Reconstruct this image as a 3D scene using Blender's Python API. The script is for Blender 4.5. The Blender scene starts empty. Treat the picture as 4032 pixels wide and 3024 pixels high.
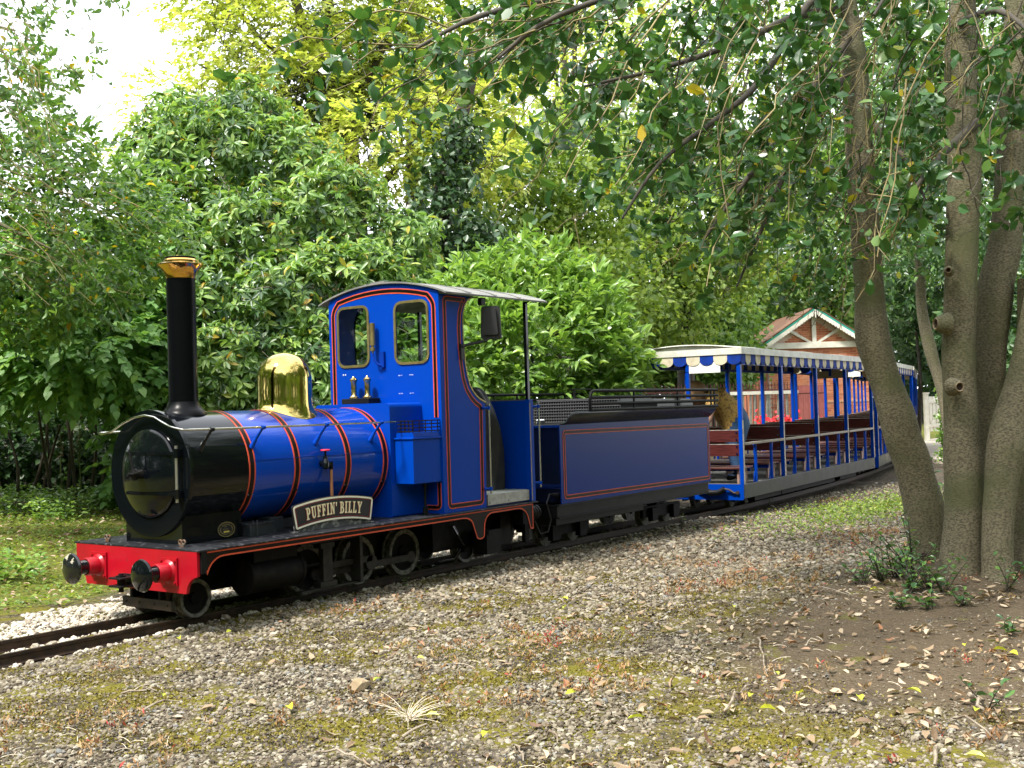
import bpy, math, random
import numpy as np
from mathutils import Vector, Matrix
from mathutils.geometry import tessellate_polygon

rng = np.random.default_rng(7)
random.seed(7)
PI = math.pi
scene = bpy.context.scene
COL = scene.collection

# ------------------------------------------------------------------ camera
CAM = np.array([-4.6434, -6.4876, 1.3259])
FPX, YAW, PITCH, ROLL = 4503.2, -0.9417, 0.0212, 0.0302
_fw = np.array([-math.sin(YAW) * math.cos(PITCH), math.cos(YAW) * math.cos(PITCH), math.sin(PITCH)])
_r0 = np.array([math.cos(YAW), math.sin(YAW), 0.0])
_u0 = np.cross(_r0, _fw)
RIGHT = math.cos(ROLL) * _r0 - math.sin(ROLL) * _u0
UP = math.sin(ROLL) * _r0 + math.cos(ROLL) * _u0
cam = bpy.data.cameras.new('camera')
cam.sensor_width = 36.0
cam.lens = FPX / 4032 * 36.0
cam.clip_start = 0.1
cam.clip_end = 2000
co = bpy.data.objects.new('camera', cam)
COL.objects.link(co)
m = Matrix.Identity(4)
for i in range(3):
    m[i][0], m[i][1], m[i][2], m[i][3] = RIGHT[i], UP[i], -_fw[i], CAM[i]
co.matrix_world = m
scene.camera = co

# ------------------------------------------------------------------ daylight
SUN = np.array([-0.52, 0.10, 0.85]); SUN = SUN / np.linalg.norm(SUN)
elev = math.asin(SUN[2]); azim = math.atan2(SUN[0], SUN[1])
w = bpy.data.worlds.new('World'); scene.world = w
w.use_nodes = True
nt = w.node_tree
for n in list(nt.nodes): nt.nodes.remove(n)
out = nt.nodes.new('ShaderNodeOutputWorld'); bg = nt.nodes.new('ShaderNodeBackground')
sky = nt.nodes.new('ShaderNodeTexSky'); sky.sky_type = 'NISHITA'; sky.sun_disc = False
sky.sun_elevation = elev; sky.sun_rotation = azim
sky.air_density = 1.0; sky.dust_density = 3.0; sky.ozone_density = 1.0
mix = nt.nodes.new('ShaderNodeMix'); mix.data_type = 'RGBA'
tc = nt.nodes.new('ShaderNodeTexCoord'); ns = nt.nodes.new('ShaderNodeTexNoise')
ns.inputs['Scale'].default_value = 2.2; ns.inputs['Detail'].default_value = 5
mr = nt.nodes.new('ShaderNodeMapRange')
mr.inputs['From Min'].default_value = 0.3; mr.inputs['From Max'].default_value = 0.7
mr.inputs['To Min'].default_value = 0.80; mr.inputs['To Max'].default_value = 0.98
nt.links.new(tc.outputs['Generated'], ns.inputs['Vector'])
nt.links.new(ns.outputs['Fac'], mr.inputs['Value'])
nt.links.new(mr.outputs['Result'], mix.inputs['Factor'])
nt.links.new(sky.outputs['Color'], mix.inputs[6])
mix.inputs[7].default_value = (8.6, 8.9, 9.3, 1)      # thin bright cloud over the blue
nt.links.new(mix.outputs[2], bg.inputs['Color'])
bg.inputs['Strength'].default_value = 0.14
nt.links.new(bg.outputs['Background'], out.inputs['Surface'])

sl = bpy.data.lights.new('sun', 'SUN'); sl.energy = 3.3; sl.angle = math.radians(8); sl.color = (1, .95, .86)
so = bpy.data.objects.new('sun', sl); COL.objects.link(so)
so.rotation_euler = Vector(-SUN).to_track_quat('-Z', 'Y').to_euler()

scene.view_settings.view_transform = 'Standard'
scene.view_settings.look = 'None'
scene.view_settings.exposure = 1.27
scene.view_settings.gamma = 1
scene.view_settings.use_curve_mapping = False
scene.render.engine = 'CYCLES'
scene.cycles.max_bounces = 7
scene.cycles.diffuse_bounces = 3
scene.cycles.glossy_bounces = 3
scene.cycles.transmission_bounces = 5
scene.cycles.transparent_max_bounces = 6
scene.cycles.caustics_reflective = False
scene.cycles.caustics_refractive = False

# ------------------------------------------------------------------ survey helpers (photo bearing + distance -> place in the world)
def at(px, py, depth):
    return CAM + depth * (_fw + RIGHT * (px - 2016) / FPX - UP * (py - 1512) / FPX)
def project(P):
    d = np.atleast_2d(P) - CAM
    z = d @ _fw
    zz = np.where(z > .1, z, .1)
    return 2016 + FPX * (d @ RIGHT) / zz, 1512 - FPX * (d @ UP) / zz, z
def unit(a):
    a = np.asarray(a, float)
    return a / (np.linalg.norm(a, axis=-1, keepdims=True) + 1e-12)
def vnoise(p, s):
    p = np.asarray(p) * s
    return (np.sin(p[..., 0] * 1.7 + 1.3 * np.sin(p[..., 1] * 1.1)) + np.sin(p[..., 1] * 1.9 + 1.7 * np.sin(p[..., 2 if p.shape[-1] > 2 else 0] * 1.3 + 2)) + np.sin((p[..., 0] + p[..., 1]) * 2.7 + .5)) / 3

# ------------------------------------------------------------------ materials
def lin(r, g, b):
    f = lambda c: (c / 255 / 12.92) if c / 255 <= .04045 else ((c / 255 + .055) / 1.055) ** 2.4
    return (f(r), f(g), f(b), 1)
MATS = {}
def mat(name, col, rough=.5, metal=0., coat=0., col2=None, vs=6., lo=.42, hi=.62, bump=0., bs=60., stretch=None,
        rvar=0., spec=.5, col3=None, vs3=1.2, lo3=.55, hi3=.75, detail=5):
    if name in MATS: return MATS[name]
    ma = bpy.data.materials.new(name); MATS[name] = ma
    ma.use_nodes = True
    t = ma.node_tree; b = t.nodes['Principled BSDF']
    b.inputs['Roughness'].default_value = rough; b.inputs['Metallic'].default_value = metal
    b.inputs['Coat Weight'].default_value = coat; b.inputs['Coat Roughness'].default_value = .06
    b.inputs['Specular IOR Level'].default_value = spec
    c = tuple(col[:3]) + (1,)
    b.inputs['Base Color'].default_value = c
    tcx = t.nodes.new('ShaderNodeTexCoord'); src = tcx.outputs['Object']
    if stretch:
        mp = t.nodes.new('ShaderNodeMapping'); mp.inputs['Scale'].default_value = stretch
        t.links.new(src, mp.inputs['Vector']); src = mp.outputs['Vector']
    def noise(s, det=5):
        n = t.nodes.new('ShaderNodeTexNoise'); n.inputs['Scale'].default_value = s; n.inputs['Detail'].default_value = det
        t.links.new(src, n.inputs['Vector']); return n.outputs['Fac']
    last = None
    def blend(prev, newc, fac, l, h):
        r = t.nodes.new('ShaderNodeMapRange'); r.inputs['From Min'].default_value = l; r.inputs['From Max'].default_value = h
        t.links.new(fac, r.inputs['Value'])
        x = t.nodes.new('ShaderNodeMix'); x.data_type = 'RGBA'
        t.links.new(r.outputs['Result'], x.inputs['Factor'])
        if prev is None: x.inputs[6].default_value = c
        else: t.links.new(prev, x.inputs[6])
        x.inputs[7].default_value = tuple(newc[:3]) + (1,)
        return x.outputs[2]
    if col2: last = blend(None, col2, noise(vs, detail), lo, hi)
    if col3: last = blend(last, col3, noise(vs3, 6), lo3, hi3)
    if last is not None: t.links.new(last, b.inputs['Base Color'])
    if rvar:
        r = t.nodes.new('ShaderNodeMapRange'); r.inputs['From Min'].default_value = .3; r.inputs['From Max'].default_value = .7
        r.inputs['To Min'].default_value = max(.02, rough - rvar); r.inputs['To Max'].default_value = rough + rvar
        t.links.new(noise(3.1, 6), r.inputs['Value']); t.links.new(r.outputs['Result'], b.inputs['Roughness'])
    if bump:
        bp = t.nodes.new('ShaderNodeBump'); bp.inputs['Strength'].default_value = bump; bp.inputs['Distance'].default_value = .01
        t.links.new(noise(bs, 4), bp.inputs['Height']); t.links.new(bp.outputs['Normal'], b.inputs['Normal'])
    return ma

def ramp_mat(name, stops, src='attr', rough=.45, trans=.28, spec=.5, metal=0, bump=0, bs=40, trans_gain=1.7):
    """colour picked per piece: from the stored tint, from the object's own random value or from the scattered piece"""
    if name in MATS: return MATS[name]
    ma = bpy.data.materials.new(name); MATS[name] = ma; ma.use_nodes = True
    t = ma.node_tree; b = t.nodes['Principled BSDF']; o = t.nodes['Material Output']
    b.inputs['Roughness'].default_value = rough; b.inputs['Specular IOR Level'].default_value = spec
    if src == 'attr':
        a = t.nodes.new('ShaderNodeAttribute'); a.attribute_name = 'tint'; fac = a.outputs['Fac']
    elif src == 'inst':
        a = t.nodes.new('ShaderNodeAttribute'); a.attribute_type = 'INSTANCER'; a.attribute_name = 'tint'; fac = a.outputs['Fac']
    else:
        a = t.nodes.new('ShaderNodeObjectInfo'); fac = a.outputs['Random']
    r = t.nodes.new('ShaderNodeValToRGB'); el = r.color_ramp.elements
    while len(el) > 1: el.remove(el[-1])
    el[0].position = stops[0][0]; el[0].color = tuple(stops[0][1]) + (1,)
    for p, c in stops[1:]:
        e = el.new(p); e.color = tuple(c) + (1,)
    t.links.new(fac, r.inputs['Fac'])
    cs = r.outputs['Color']
    if bump:
        tcx = t.nodes.new('ShaderNodeTexCoord'); n = t.nodes.new('ShaderNodeTexNoise'); n.inputs['Scale'].default_value = bs
        t.links.new(tcx.outputs['Object'], n.inputs['Vector'])
        x = t.nodes.new('ShaderNodeMix'); x.data_type = 'RGBA'; x.blend_type = 'MULTIPLY'; x.inputs['Factor'].default_value = bump
        t.links.new(cs, x.inputs[6]); t.links.new(n.outputs['Color'], x.inputs[7]); cs = x.outputs[2]
    t.links.new(cs, b.inputs['Base Color'])
    if trans > 0:
        tr = t.nodes.new('ShaderNodeBsdfTranslucent'); ms = t.nodes.new('ShaderNodeMixShader'); ms.inputs['Fac'].default_value = trans
        g = t.nodes.new('ShaderNodeMix'); g.data_type = 'RGBA'; g.blend_type = 'MULTIPLY'; g.inputs['Factor'].default_value = 1
        g.inputs[7].default_value = (trans_gain, trans_gain, trans_gain * .5, 1); t.links.new(cs, g.inputs[6])
        t.links.new(g.outputs[2], tr.inputs['Color'])
        t.links.new(b.outputs['BSDF'], ms.inputs[1]); t.links.new(tr.outputs['BSDF'], ms.inputs[2])
        t.links.new(ms.outputs['Shader'], o.inputs['Surface'])
    return ma

BLUE = mat('blue_paint', (.0003, .042, .34), .30, spec=.14)
BOILERB = mat('boiler_blue_paint', (.0003, .042, .35), .20, coat=.5, rvar=.04, spec=.15)
BLUE_DULL = mat('dull_blue_paint', (.0006, .030, .28), .42, col2=(.001, .027, .23), vs=3, rvar=.05, spec=.15)
BLACK = mat('gloss_black', (.0022, .0032, .0045), .12, coat=.38, rvar=.04, spec=.2)
BLACKM = mat('matt_black', (.006, .006, .007), .5, col2=(.012, .0115, .0115), vs=9, spec=.15)
SOOT = mat('sooty_black', (.004, .004, .005), .6, col2=(.013, .011, .010), vs=14, lo=.5, hi=.7, spec=.12)
DECK = mat('dusty_black_deck', (.009, .010, .013), .42, spec=.25, col2=(.10, .10, .11), vs=26, lo=.56, hi=.68, col3=(.035, .036, .042), vs3=3, detail=9)
LINED = mat('lined_black', (.005, .003, .003), .35, col2=(.009, .006, .005), vs=5, spec=.18)
ORANGE = mat('orange_lining', (.60, .085, .035), .45, col2=(.48, .07, .035), vs=9, spec=.2)
RED = mat('beam_red', (.36, .004, .014), .33, col2=(.29, .005, .013), vs=4, col3=(.20, .03, .025), vs3=30, lo3=.68, hi3=.76, spec=.3)
BRASS = mat('polished_brass', (.70, .54, .19), .11, 1., col2=(.56, .42, .13), vs=7, rvar=.05)
COPPER_CAP = mat('copper_brass', (.87, .52, .16), .13, 1., col2=(.78, .44, .12), vs=8, rvar=.04)
BRASSD = mat('dull_brass', (.42, .34, .14), .35, .8, col2=(.30, .24, .10), vs=12)
STEEL = mat('bright_steel', (.62, .60, .56), .2, 1., rvar=.07)
TYRE = mat('worn_tyre', (.15, .145, .13), .55, .2, col2=(.06, .057, .05), vs=30, lo=.45, hi=.6, spec=.3)
RODS = mat('grimy_rod', (.030, .027, .025), .55, .1, col2=(.016, .015, .014), vs=16, spec=.25)
COPPER = mat('copper_pipe', (.55, .25, .14), .35, .9)
CREAMP = mat('cream_paint', (.78, .68, .43), .45)
CREAM_BORDER = mat('pale_border_paint', (.78, .73, .58), .45)
DRED = mat('dark_red_paint', (.20, .012, .015), .45)
PLATE = mat('name_plate_black', (.010, .010, .013), .45)
CHIP = mat('chipped_paint', (.006, .007, .008), .22, coat=.3, col2=(.42, .39, .30), vs=11, lo=.61, hi=.63, detail=4)
ALU = mat('chequer_plate', (.36, .36, .34), .45, .5, col2=(.28, .28, .26), vs=20)
CLOTH = mat('black_cloth', (.012, .012, .014), .65, col2=(.02, .02, .023), vs=12)
RUBBER = mat('black_plastic', (.014, .014, .016), .42, bump=.15, bs=220)
GREYROOF = mat('grey_felt_roof', (.14, .14, .135), .6, col2=(.22, .215, .20), vs=9)
WHITE_ROOF = mat('white_roof_paint', (.62, .61, .55), .5, col2=(.50, .49, .43), vs=6, col3=(.30, .31, .25), vs3=3.5, lo3=.60, hi3=.85)
SCAL_C = mat('cream_canvas', (.56, .50, .37), .75, col2=(.42, .37, .26), vs=11, spec=.2)
SCAL_B = mat('blue_canvas', (.003, .032, .26), .7, col2=(.004, .024, .17), vs=9, spec=.15)
WOOD = mat('red_brown_wood', (.085, .018, .015), .42, coat=.05, spec=.25, col2=(.045, .010, .009), vs=5, stretch=(18, 1.2, 18))
WOODX = mat('red_brown_wood_long', (.12, .045, .035), .42, coat=.15, col2=(.07, .024, .02), vs=5, stretch=(18, 1.2, 18))
EDGE = mat('worn_pale_edge', (.42, .38, .33), .5, col2=(.25, .22, .19), vs=14)
SOLE = mat('grey_green_steel', (.013, .017, .019), .35, 0, col2=(.024, .029, .027), vs=2.5, rvar=.08, spec=.3)
TAN = mat('tan_ply', (.30, .19, .155), .65, col2=(.24, .145, .12), vs=7)
GREYWOOD = mat('weathered_grey_wood', (.28, .245, .20), .7, col2=(.19, .16, .13), vs=8, stretch=(1, 14, 14))
SIGNW = mat('white_board', (.78, .78, .75), .5)
SIGNG = mat('taupe_board', (.24, .20, .165), .6)
BARK = None

def glass(name, tint=(.9, .95, .93), rough=.02, mixf=.06):
    ma = bpy.data.materials.new(name); ma.use_nodes = True; t = ma.node_tree
    for n in list(t.nodes): t.nodes.remove(n)
    o = t.nodes.new('ShaderNodeOutputMaterial'); ms = t.nodes.new('ShaderNodeMixShader')
    tr = t.nodes.new('ShaderNodeBsdfTransparent'); gl = t.nodes.new('ShaderNodeBsdfGlossy')
    tr.inputs['Color'].default_value = tint + (1,); gl.inputs['Roughness'].default_value = rough
    ms.inputs['Fac'].default_value = mixf
    t.links.new(tr.outputs[0], ms.inputs[1]); t.links.new(gl.outputs[0], ms.inputs[2]); t.links.new(ms.outputs[0], o.inputs['Surface'])
    return ma
PANE = glass('window_glass', (.74, .80, .79), .02, .012)

# ------------------------------------------------------------------ mesh builder
class MB:
    def __init__(s): s.v = []; s.f = []; s.m = []; s.s = []
    def add(s, vs, fs, mi=0, sm=False):
        b = len(s.v); s.v += [tuple(map(float, p)) for p in vs]
        for f in fs:
            s.f.append(tuple(i + b for i in f)); s.m.append(mi); s.s.append(sm)
        return s
    def box(s, x0, x1, y0, y1, z0, z1, mi=0, M=None):
        P = [(x0, y0, z0), (x1, y0, z0), (x1, y1, z0), (x0, y1, z0), (x0, y0, z1), (x1, y0, z1), (x1, y1, z1), (x0, y1, z1)]
        if M is not None: P = [tuple(M @ Vector(p)) for p in P]
        return s.add(P, [(0, 3, 2, 1), (4, 5, 6, 7), (0, 1, 5, 4), (1, 2, 6, 5), (2, 3, 7, 6), (3, 0, 4, 7)], mi)
    def lathe(s, prof, org, axis, n=32, mi=0, sm=True, cap0=False, cap1=False, a0=0., a1=2 * PI):
        """prof: (radius, distance along axis)"""
        ax = Vector(axis).normalized(); t = Vector((0, 0, 1)) if abs(ax.z) < .9 else Vector((1, 0, 0))
        u = ax.cross(t).normalized(); v = ax.cross(u); org = Vector(org); full = abs(a1 - a0 - 2 * PI) < 1e-6
        vs = []; fs = []; k = n if full else n + 1
        for (r, h) in prof:
            for i in range(k):
                a = a0 + (a1 - a0) * i / n
                vs.append(org + ax * h + (u * math.cos(a) + v * math.sin(a)) * r)
        for j in range(len(prof) - 1):
            for i in range(n):
                i2 = (i + 1) % k
                fs.append((j * k + i, j * k + i2, (j + 1) * k + i2, (j + 1) * k + i))
        s.add(vs, fs, mi, sm)
        if cap0: s.add(vs[:k], [tuple(reversed(range(k)))], mi)
        if cap1: s.add(vs[-k:], [tuple(range(k))], mi)
        return s
    def cyl(s, p0, p1, r0, r1=None, n=12, mi=0, caps=True):
        p0 = Vector(p0); p1 = Vector(p1); d = p1 - p0
        return s.lathe([(r0, 0), (r0 if r1 is None else r1, d.length)], p0, d, n, mi, True, caps, caps)
    def tube(s, pts, r, n=8, mi=0, caps=True):
        P = [Vector(p) for p in pts]; k = len(P)
        R = r if hasattr(r, '__len__') else [r] * k
        d0 = (P[1] - P[0]).normalized(); t = Vector((0, 0, 1)) if abs(d0.z) < .9 else Vector((1, 0, 0))
        u = d0.cross(t).normalized(); vs = []; fs = []
        for i in range(k):
            d = (P[min(i + 1, k - 1)] - P[max(i - 1, 0)]).normalized()
            u = (u - d * u.dot(d)).normalized(); v = d.cross(u)
            for j in range(n):
                a = 2 * PI * j / n; vs.append(P[i] + (u * math.cos(a) + v * math.sin(a)) * R[i])
        for i in range(k - 1):
            for j in range(n):
                j2 = (j + 1) % n; fs.append((i * n + j, i * n + j2, (i + 1) * n + j2, (i + 1) * n + j))
        s.add(vs, fs, mi, True)
        if caps:
            s.add(vs[:n], [tuple(reversed(range(n)))], mi); s.add(vs[-n:], [tuple(range(n))], mi)
        return s
    def plate(s, loops, fn, t0, t1, mi=0, mi_side=None):
        """flat plate cut from outline + holes; fn(u,v,t) -> point"""
        flat = [p for l in loops for p in l]
        tris = tessellate_polygon([[Vector((p[0], p[1], 0)) for p in l] for l in loops])
        n = len(flat)
        vs = [fn(p[0], p[1], t0) for p in flat] + [fn(p[0], p[1], t1) for p in flat]
        fs = [tuple(a) for a in tris] + [tuple(i + n for i in reversed(a)) for a in tris]
        s.add(vs, fs, mi)
        b = 0; sf = []
        for l in loops:
            k = len(l)
            for i in range(k):
                a, c = b + i, b + (i + 1) % k; sf.append((a, c, c + n, a + n))
            b += k
        s.add(vs, sf, mi if mi_side is None else mi_side)
        return s
    def strip(s, path, w, fn, t0, t1, closed=False, mi=0, off=0.):
        """painted line of width w along a plane path, standing t1-t0 proud"""
        P = [np.array(p, float) for p in path]; k = len(P); L = []; R = []
        for i in range(k):
            a = P[i - 1] if (i or closed) else None; c = P[(i + 1) % k] if (i < k - 1 or closed) else None
            d1 = unit(P[i] - a) if a is not None else unit(c - P[i]); d2 = unit(c - P[i]) if c is not None else d1
            n1 = np.array([-d1[1], d1[0]]); n2 = np.array([-d2[1], d2[0]]); mm = unit(n1 + n2); q = 1 / max(.45, mm @ n1)
            L.append(P[i] + mm * q * (off + w / 2)); R.append(P[i] + mm * q * (off - w / 2))
        vs = [fn(p[0], p[1], t1) for p in L] + [fn(p[0], p[1], t1) for p in R] + [fn(p[0], p[1], t0) for p in L] + [fn(p[0], p[1], t0) for p in R]
        fs = []
        for i in range(k if closed else k - 1):
            j = (i + 1) % k
            fs += [(i, j, k + j, k + i), (i, 2 * k + i, 2 * k + j, j), (k + i, k + j, 3 * k + j, 3 * k + i)]
        return s.add(vs, fs, mi)

def make_mesh(name, mb, mats, sharp=38):
    me = bpy.data.meshes.new(name)
    me.from_pydata(mb.v, [], mb.f)
    for ma in (mats if isinstance(mats, (list, tuple)) else [mats]): me.materials.append(ma)
    me.polygons.foreach_set('material_index', mb.m)
    me.polygons.foreach_set('use_smooth', mb.s)
    me.update()
    if any(mb.s): me.set_sharp_from_angle(angle=math.radians(sharp))
    return me
def obj(name, mb, mats, parent=None, bevel=0, label=None, kind=None, sharp=38):
    me = mb if isinstance(mb, bpy.types.Mesh) else make_mesh(name, mb, mats, sharp)
    o = bpy.data.objects.new(name, me); COL.objects.link(o)
    if parent is not None: o.parent = parent
    if bevel:
        b = o.modifiers.new('edge', 'BEVEL'); b.width = bevel; b.segments = 2; b.limit_method = 'ANGLE'; b.angle_limit = math.radians(50)
    if label: o['label'] = label
    if kind: o['kind'] = kind
    return o
def thing(name, label, cat, loc=(0, 0, 0), rotz=0, group=None):
    o = bpy.data.objects.new(name, None); COL.objects.link(o)
    o.location = loc; o.rotation_euler = (0, 0, rotz); o.empty_display_size = .2
    o['label'] = label; o['category'] = cat
    if group: o['group'] = group
    return o
def tag(o, label=None, cat=None, group=None, kind=None):
    if label: o['label'] = label
    if cat: o['category'] = cat
    if group: o['group'] = group
    if kind: o['kind'] = kind
    return o
KIDS = {}
def copy_tree(o, parent=None):
    c = o.copy(); COL.objects.link(c); c.parent = parent
    for ch in list(o.children): copy_tree(ch, c)
    return c
def arc(cx, cy, rx, ry, a0, a1, n=8):
    return [(cx + rx * math.cos(math.radians(a0 + (a1 - a0) * i / n)), cy + ry * math.sin(math.radians(a0 + (a1 - a0) * i / n))) for i in range(n + 1)]
def rounded(pts, r, n=5):
    out = []; k = len(pts)
    for i in range(k):
        rr = r[i] if hasattr(r, '__len__') else r
        p = np.array(pts[i], float); a = np.array(pts[i - 1], float); c = np.array(pts[(i + 1) % k], float)
        if rr <= 0: out.append(tuple(p)); continue
        d1 = unit(a - p); d2 = unit(c - p); rr = min(rr, np.linalg.norm(a - p) * .49, np.linalg.norm(c - p) * .49)
        s0 = p + d1 * rr; s1 = p + d2 * rr
        for j in range(n + 1):
            t = j / n; out.append(tuple((1 - t) ** 2 * s0 + 2 * t * (1 - t) * p + t * t * s1))
    return out
XZ = lambda y, sgn=-1: (lambda u, v, t: (u, y + sgn * t, v))      # plate in x-z standing at y, thickness towards the near side
YZ = lambda x, sgn=-1: (lambda u, v, t: (x + sgn * t, u, v))
def lining(name, path, fn, parent, closed=True, w=.030, line=.0075, lift=.0, flip=1):
    """black band between two orange lines"""
    mb = MB()
    mb.strip(path, w - 2 * line, fn, lift + .0005, lift + .0022, closed, 0)
    mb.strip(path, line, fn, lift + .0005, lift + .003, closed, 1, off=(w - line) / 2)
    mb.strip(path, line, fn, lift + .0005, lift + .003, closed, 1, off=-(w - line) / 2)
    return obj(name, mb, [LINED, ORANGE], parent)

# ================================================================== GROUND
def ground_h(x, y):
    x = np.asarray(x, float); y = np.asarray(y, float)
    h = -.055 + .055 * np.clip(y - 2.0, 0, 9) + .02 * vnoise(np.stack([x, y, x * .3], -1), .7)
    h = h - .02 * np.exp(-(y / .5) ** 2)
    h = h + .16 * np.exp(-((x - 3.8) ** 2 + (y + 4.3) ** 2) / 1.1) * (y < 0)
    return h
def build_ground():
    def axis(parts):
        a = []
        for lo, hi, st in parts: a += list(np.arange(lo, hi, st))
        return np.array(a + [parts[-1][1]])
    gx = axis([(-900, -60, 120), (-60, -6, 6), (-6, 16, .16), (16, 60, 2), (60, 900, 120)])
    gy = axis([(-900, -60, 120), (-60, -8, 6), (-8, 12, .16), (12, 60, 3), (60, 900, 120)])
    X, Y = np.meshgrid(gx, gy, indexing='ij')
    Z = ground_h(X, Y)
    near = (X > -6) & (X < 16) & (Y > -8) & (Y < 12)
    Z = Z + np.where(near, rng.normal(0, .004, X.shape), 0)
    nx, ny = X.shape
    v = np.stack([X.ravel(), Y.ravel(), Z.ravel()], 1)
    i, j = np.meshgrid(np.arange(nx - 1), np.arange(ny - 1), indexing='ij')
    a = (i * ny + j).ravel(); f = np.stack([a, a + ny, a + ny + 1, a + 1], 1)
    me = bpy.data.meshes.new('ground'); raw_mesh(me, v, f)
    me.polygons.foreach_set('use_smooth', np.ones(len(f), bool))
    o = bpy.data.objects.new('ground', me); COL.objects.link(o); o['kind'] = 'structure'
    ma = bpy.data.materials.new('ground'); ma.use_nodes = True; me.materials.append(ma)
    t = ma.node_tree; b = t.nodes['Principled BSDF']; b.inputs['Roughness'].default_value = .95; b.inputs['Specular IOR Level'].default_value = .15
    tcx = t.nodes.new('ShaderNodeTexCoord'); P = tcx.outputs['Object']
    sep = t.nodes.new('ShaderNodeSeparateXYZ'); t.links.new(P, sep.inputs[0])
    def noise(s, det=6, rough=.6):
        n = t.nodes.new('ShaderNodeTexNoise'); n.inputs['Scale'].default_value = s; n.inputs['Detail'].default_value = det; n.inputs['Roughness'].default_value = rough
        t.links.new(P, n.inputs['Vector']); return n.outputs['Fac']
    def mth(op, a, c=None, clamp=False):
        n = t.nodes.new('ShaderNodeMath'); n.operation = op; n.use_clamp = clamp
        for k, q in enumerate((a, c)):
            if q is None: continue
            if isinstance(q, (int, float)): n.inputs[k].default_value = q
            else: t.links.new(q, n.inputs[k])
        return n.outputs[0]
    def mrg(val, l, h):
        r = t.nodes.new('ShaderNodeMapRange'); r.inputs['From Min'].default_value = l; r.inputs['From Max'].default_value = h
        r.interpolation_type = 'SMOOTHSTEP'; t.links.new(val, r.inputs['Value']); return r.outputs['Result']
    def mx(a, c, fac):
        x = t.nodes.new('ShaderNodeMix'); x.data_type = 'RGBA'
        for k, q in ((6, a), (7, c)):
            if isinstance(q, tuple): x.inputs[k].default_value = q + (1,)
            else: t.links.new(q, x.inputs[k])
        t.links.new(fac, x.inputs['Factor']); return x.outputs[2]
    vo = t.nodes.new('ShaderNodeTexVoronoi'); vo.inputs['Scale'].default_value = 34; t.links.new(P, vo.inputs['Vector'])
    grav = mx((.060, .048, .034), (.155, .130, .098), mrg(vo.outputs['Color'], .25, .8))
    grav = mx(grav, (.045, .038, .03), mrg(vo.outputs['Distance'], .35, .7))
    grav = mx(grav, (.16, .10, .055), mrg(noise(5.5), .56, .75))
    moss = mx((.17, .145, .018), (.10, .095, .014), noise(14))
    mossm = mrg(noise(1.15, 9, .72), .44, .56)
    leftm = mrg(sep.outputs['X'], 5.0, 1.5)
    ground = mx(grav, moss, mth('MULTIPLY', mossm, leftm))
    # bare soil round the foot of the trees
    dx = mth('SUBTRACT', sep.outputs['X'], 2.6); dy = mth('ADD', sep.outputs['Y'], 5.0)
    rr = mth('ADD', mth('MULTIPLY', mth('MULTIPLY', dx, dx), .55), mth('MULTIPLY', dy, dy))
    rr = mth('ADD', mth('SQRT', rr), mth('MULTIPLY', mth('SUBTRACT', noise(1.6), .5), 1.5))
    soilm = mrg(rr, 2.15, 1.35)
    soil = mx((.135, .102, .066), (.068, .051, .034), noise(9, 9, .75)); soil = mx(soil, (.12, .11, .03), mrg(noise(4.2, 8), .58, .68))
    soil = mx(soil, (.20, .165, .125), mrg(noise(60, 3), .60, .72))
    ground = mx(ground, soil, soilm)
    # lawn behind the line
    lawn = mx((.085, .105, .014), (.16, .15, .035), noise(3.5)); lawn = mx(lawn, (.06, .09, .02), mrg(noise(22), .5, .65))
    lawnm = mrg(mth('ADD', sep.outputs['Y'], mth('MULTIPLY', mth('SUBTRACT', noise(2.5), .5), 1.2)), 1.25, 1.75)
    ground = mx(ground, lawn, lawnm)
    shade = mx((.035, .028, .018), (.06, .05, .03), noise(6))  # deep shade under the bushes, put into the ground colour
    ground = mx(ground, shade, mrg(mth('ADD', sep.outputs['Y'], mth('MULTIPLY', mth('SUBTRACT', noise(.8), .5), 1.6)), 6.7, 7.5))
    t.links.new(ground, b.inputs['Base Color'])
    bp = t.nodes.new('ShaderNodeBump'); bp.inputs['Strength'].default_value = .9; bp.inputs['Distance'].default_value = .02
    t.links.new(mth('ADD', noise(55, 4), vo.outputs['Distance']), bp.inputs['Height']); t.links.new(bp.outputs['Normal'], b.inputs['Normal'])
    return o

def raw_mesh(me, v, f, tint=None):
    """fast mesh from arrays; f: list of equal-size face arrays or one array"""
    fl = f if isinstance(f, list) else [f]
    v = np.asarray(v, np.float32)
    me.vertices.add(len(v)); me.vertices.foreach_set('co', v.ravel())
    tot = sum(a.size for a in fl); cnt = sum(len(a) for a in fl)
    me.loops.add(tot); me.loops.foreach_set('vertex_index', np.concatenate([a.ravel() for a in fl]).astype(np.int32))
    me.polygons.add(cnt)
    st = []; b = 0
    for a in fl:
        st.append(b + np.arange(len(a)) * a.shape[1]); b += a.size
    me.polygons.foreach_set('loop_start', np.concatenate(st).astype(np.int32))
    me.update(calc_edges=True)
    if tint is not None:
        at_ = me.attributes.new('tint', 'FLOAT', 'FACE'); at_.data.foreach_set('value', np.asarray(tint, np.float32))
build_ground()

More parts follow.
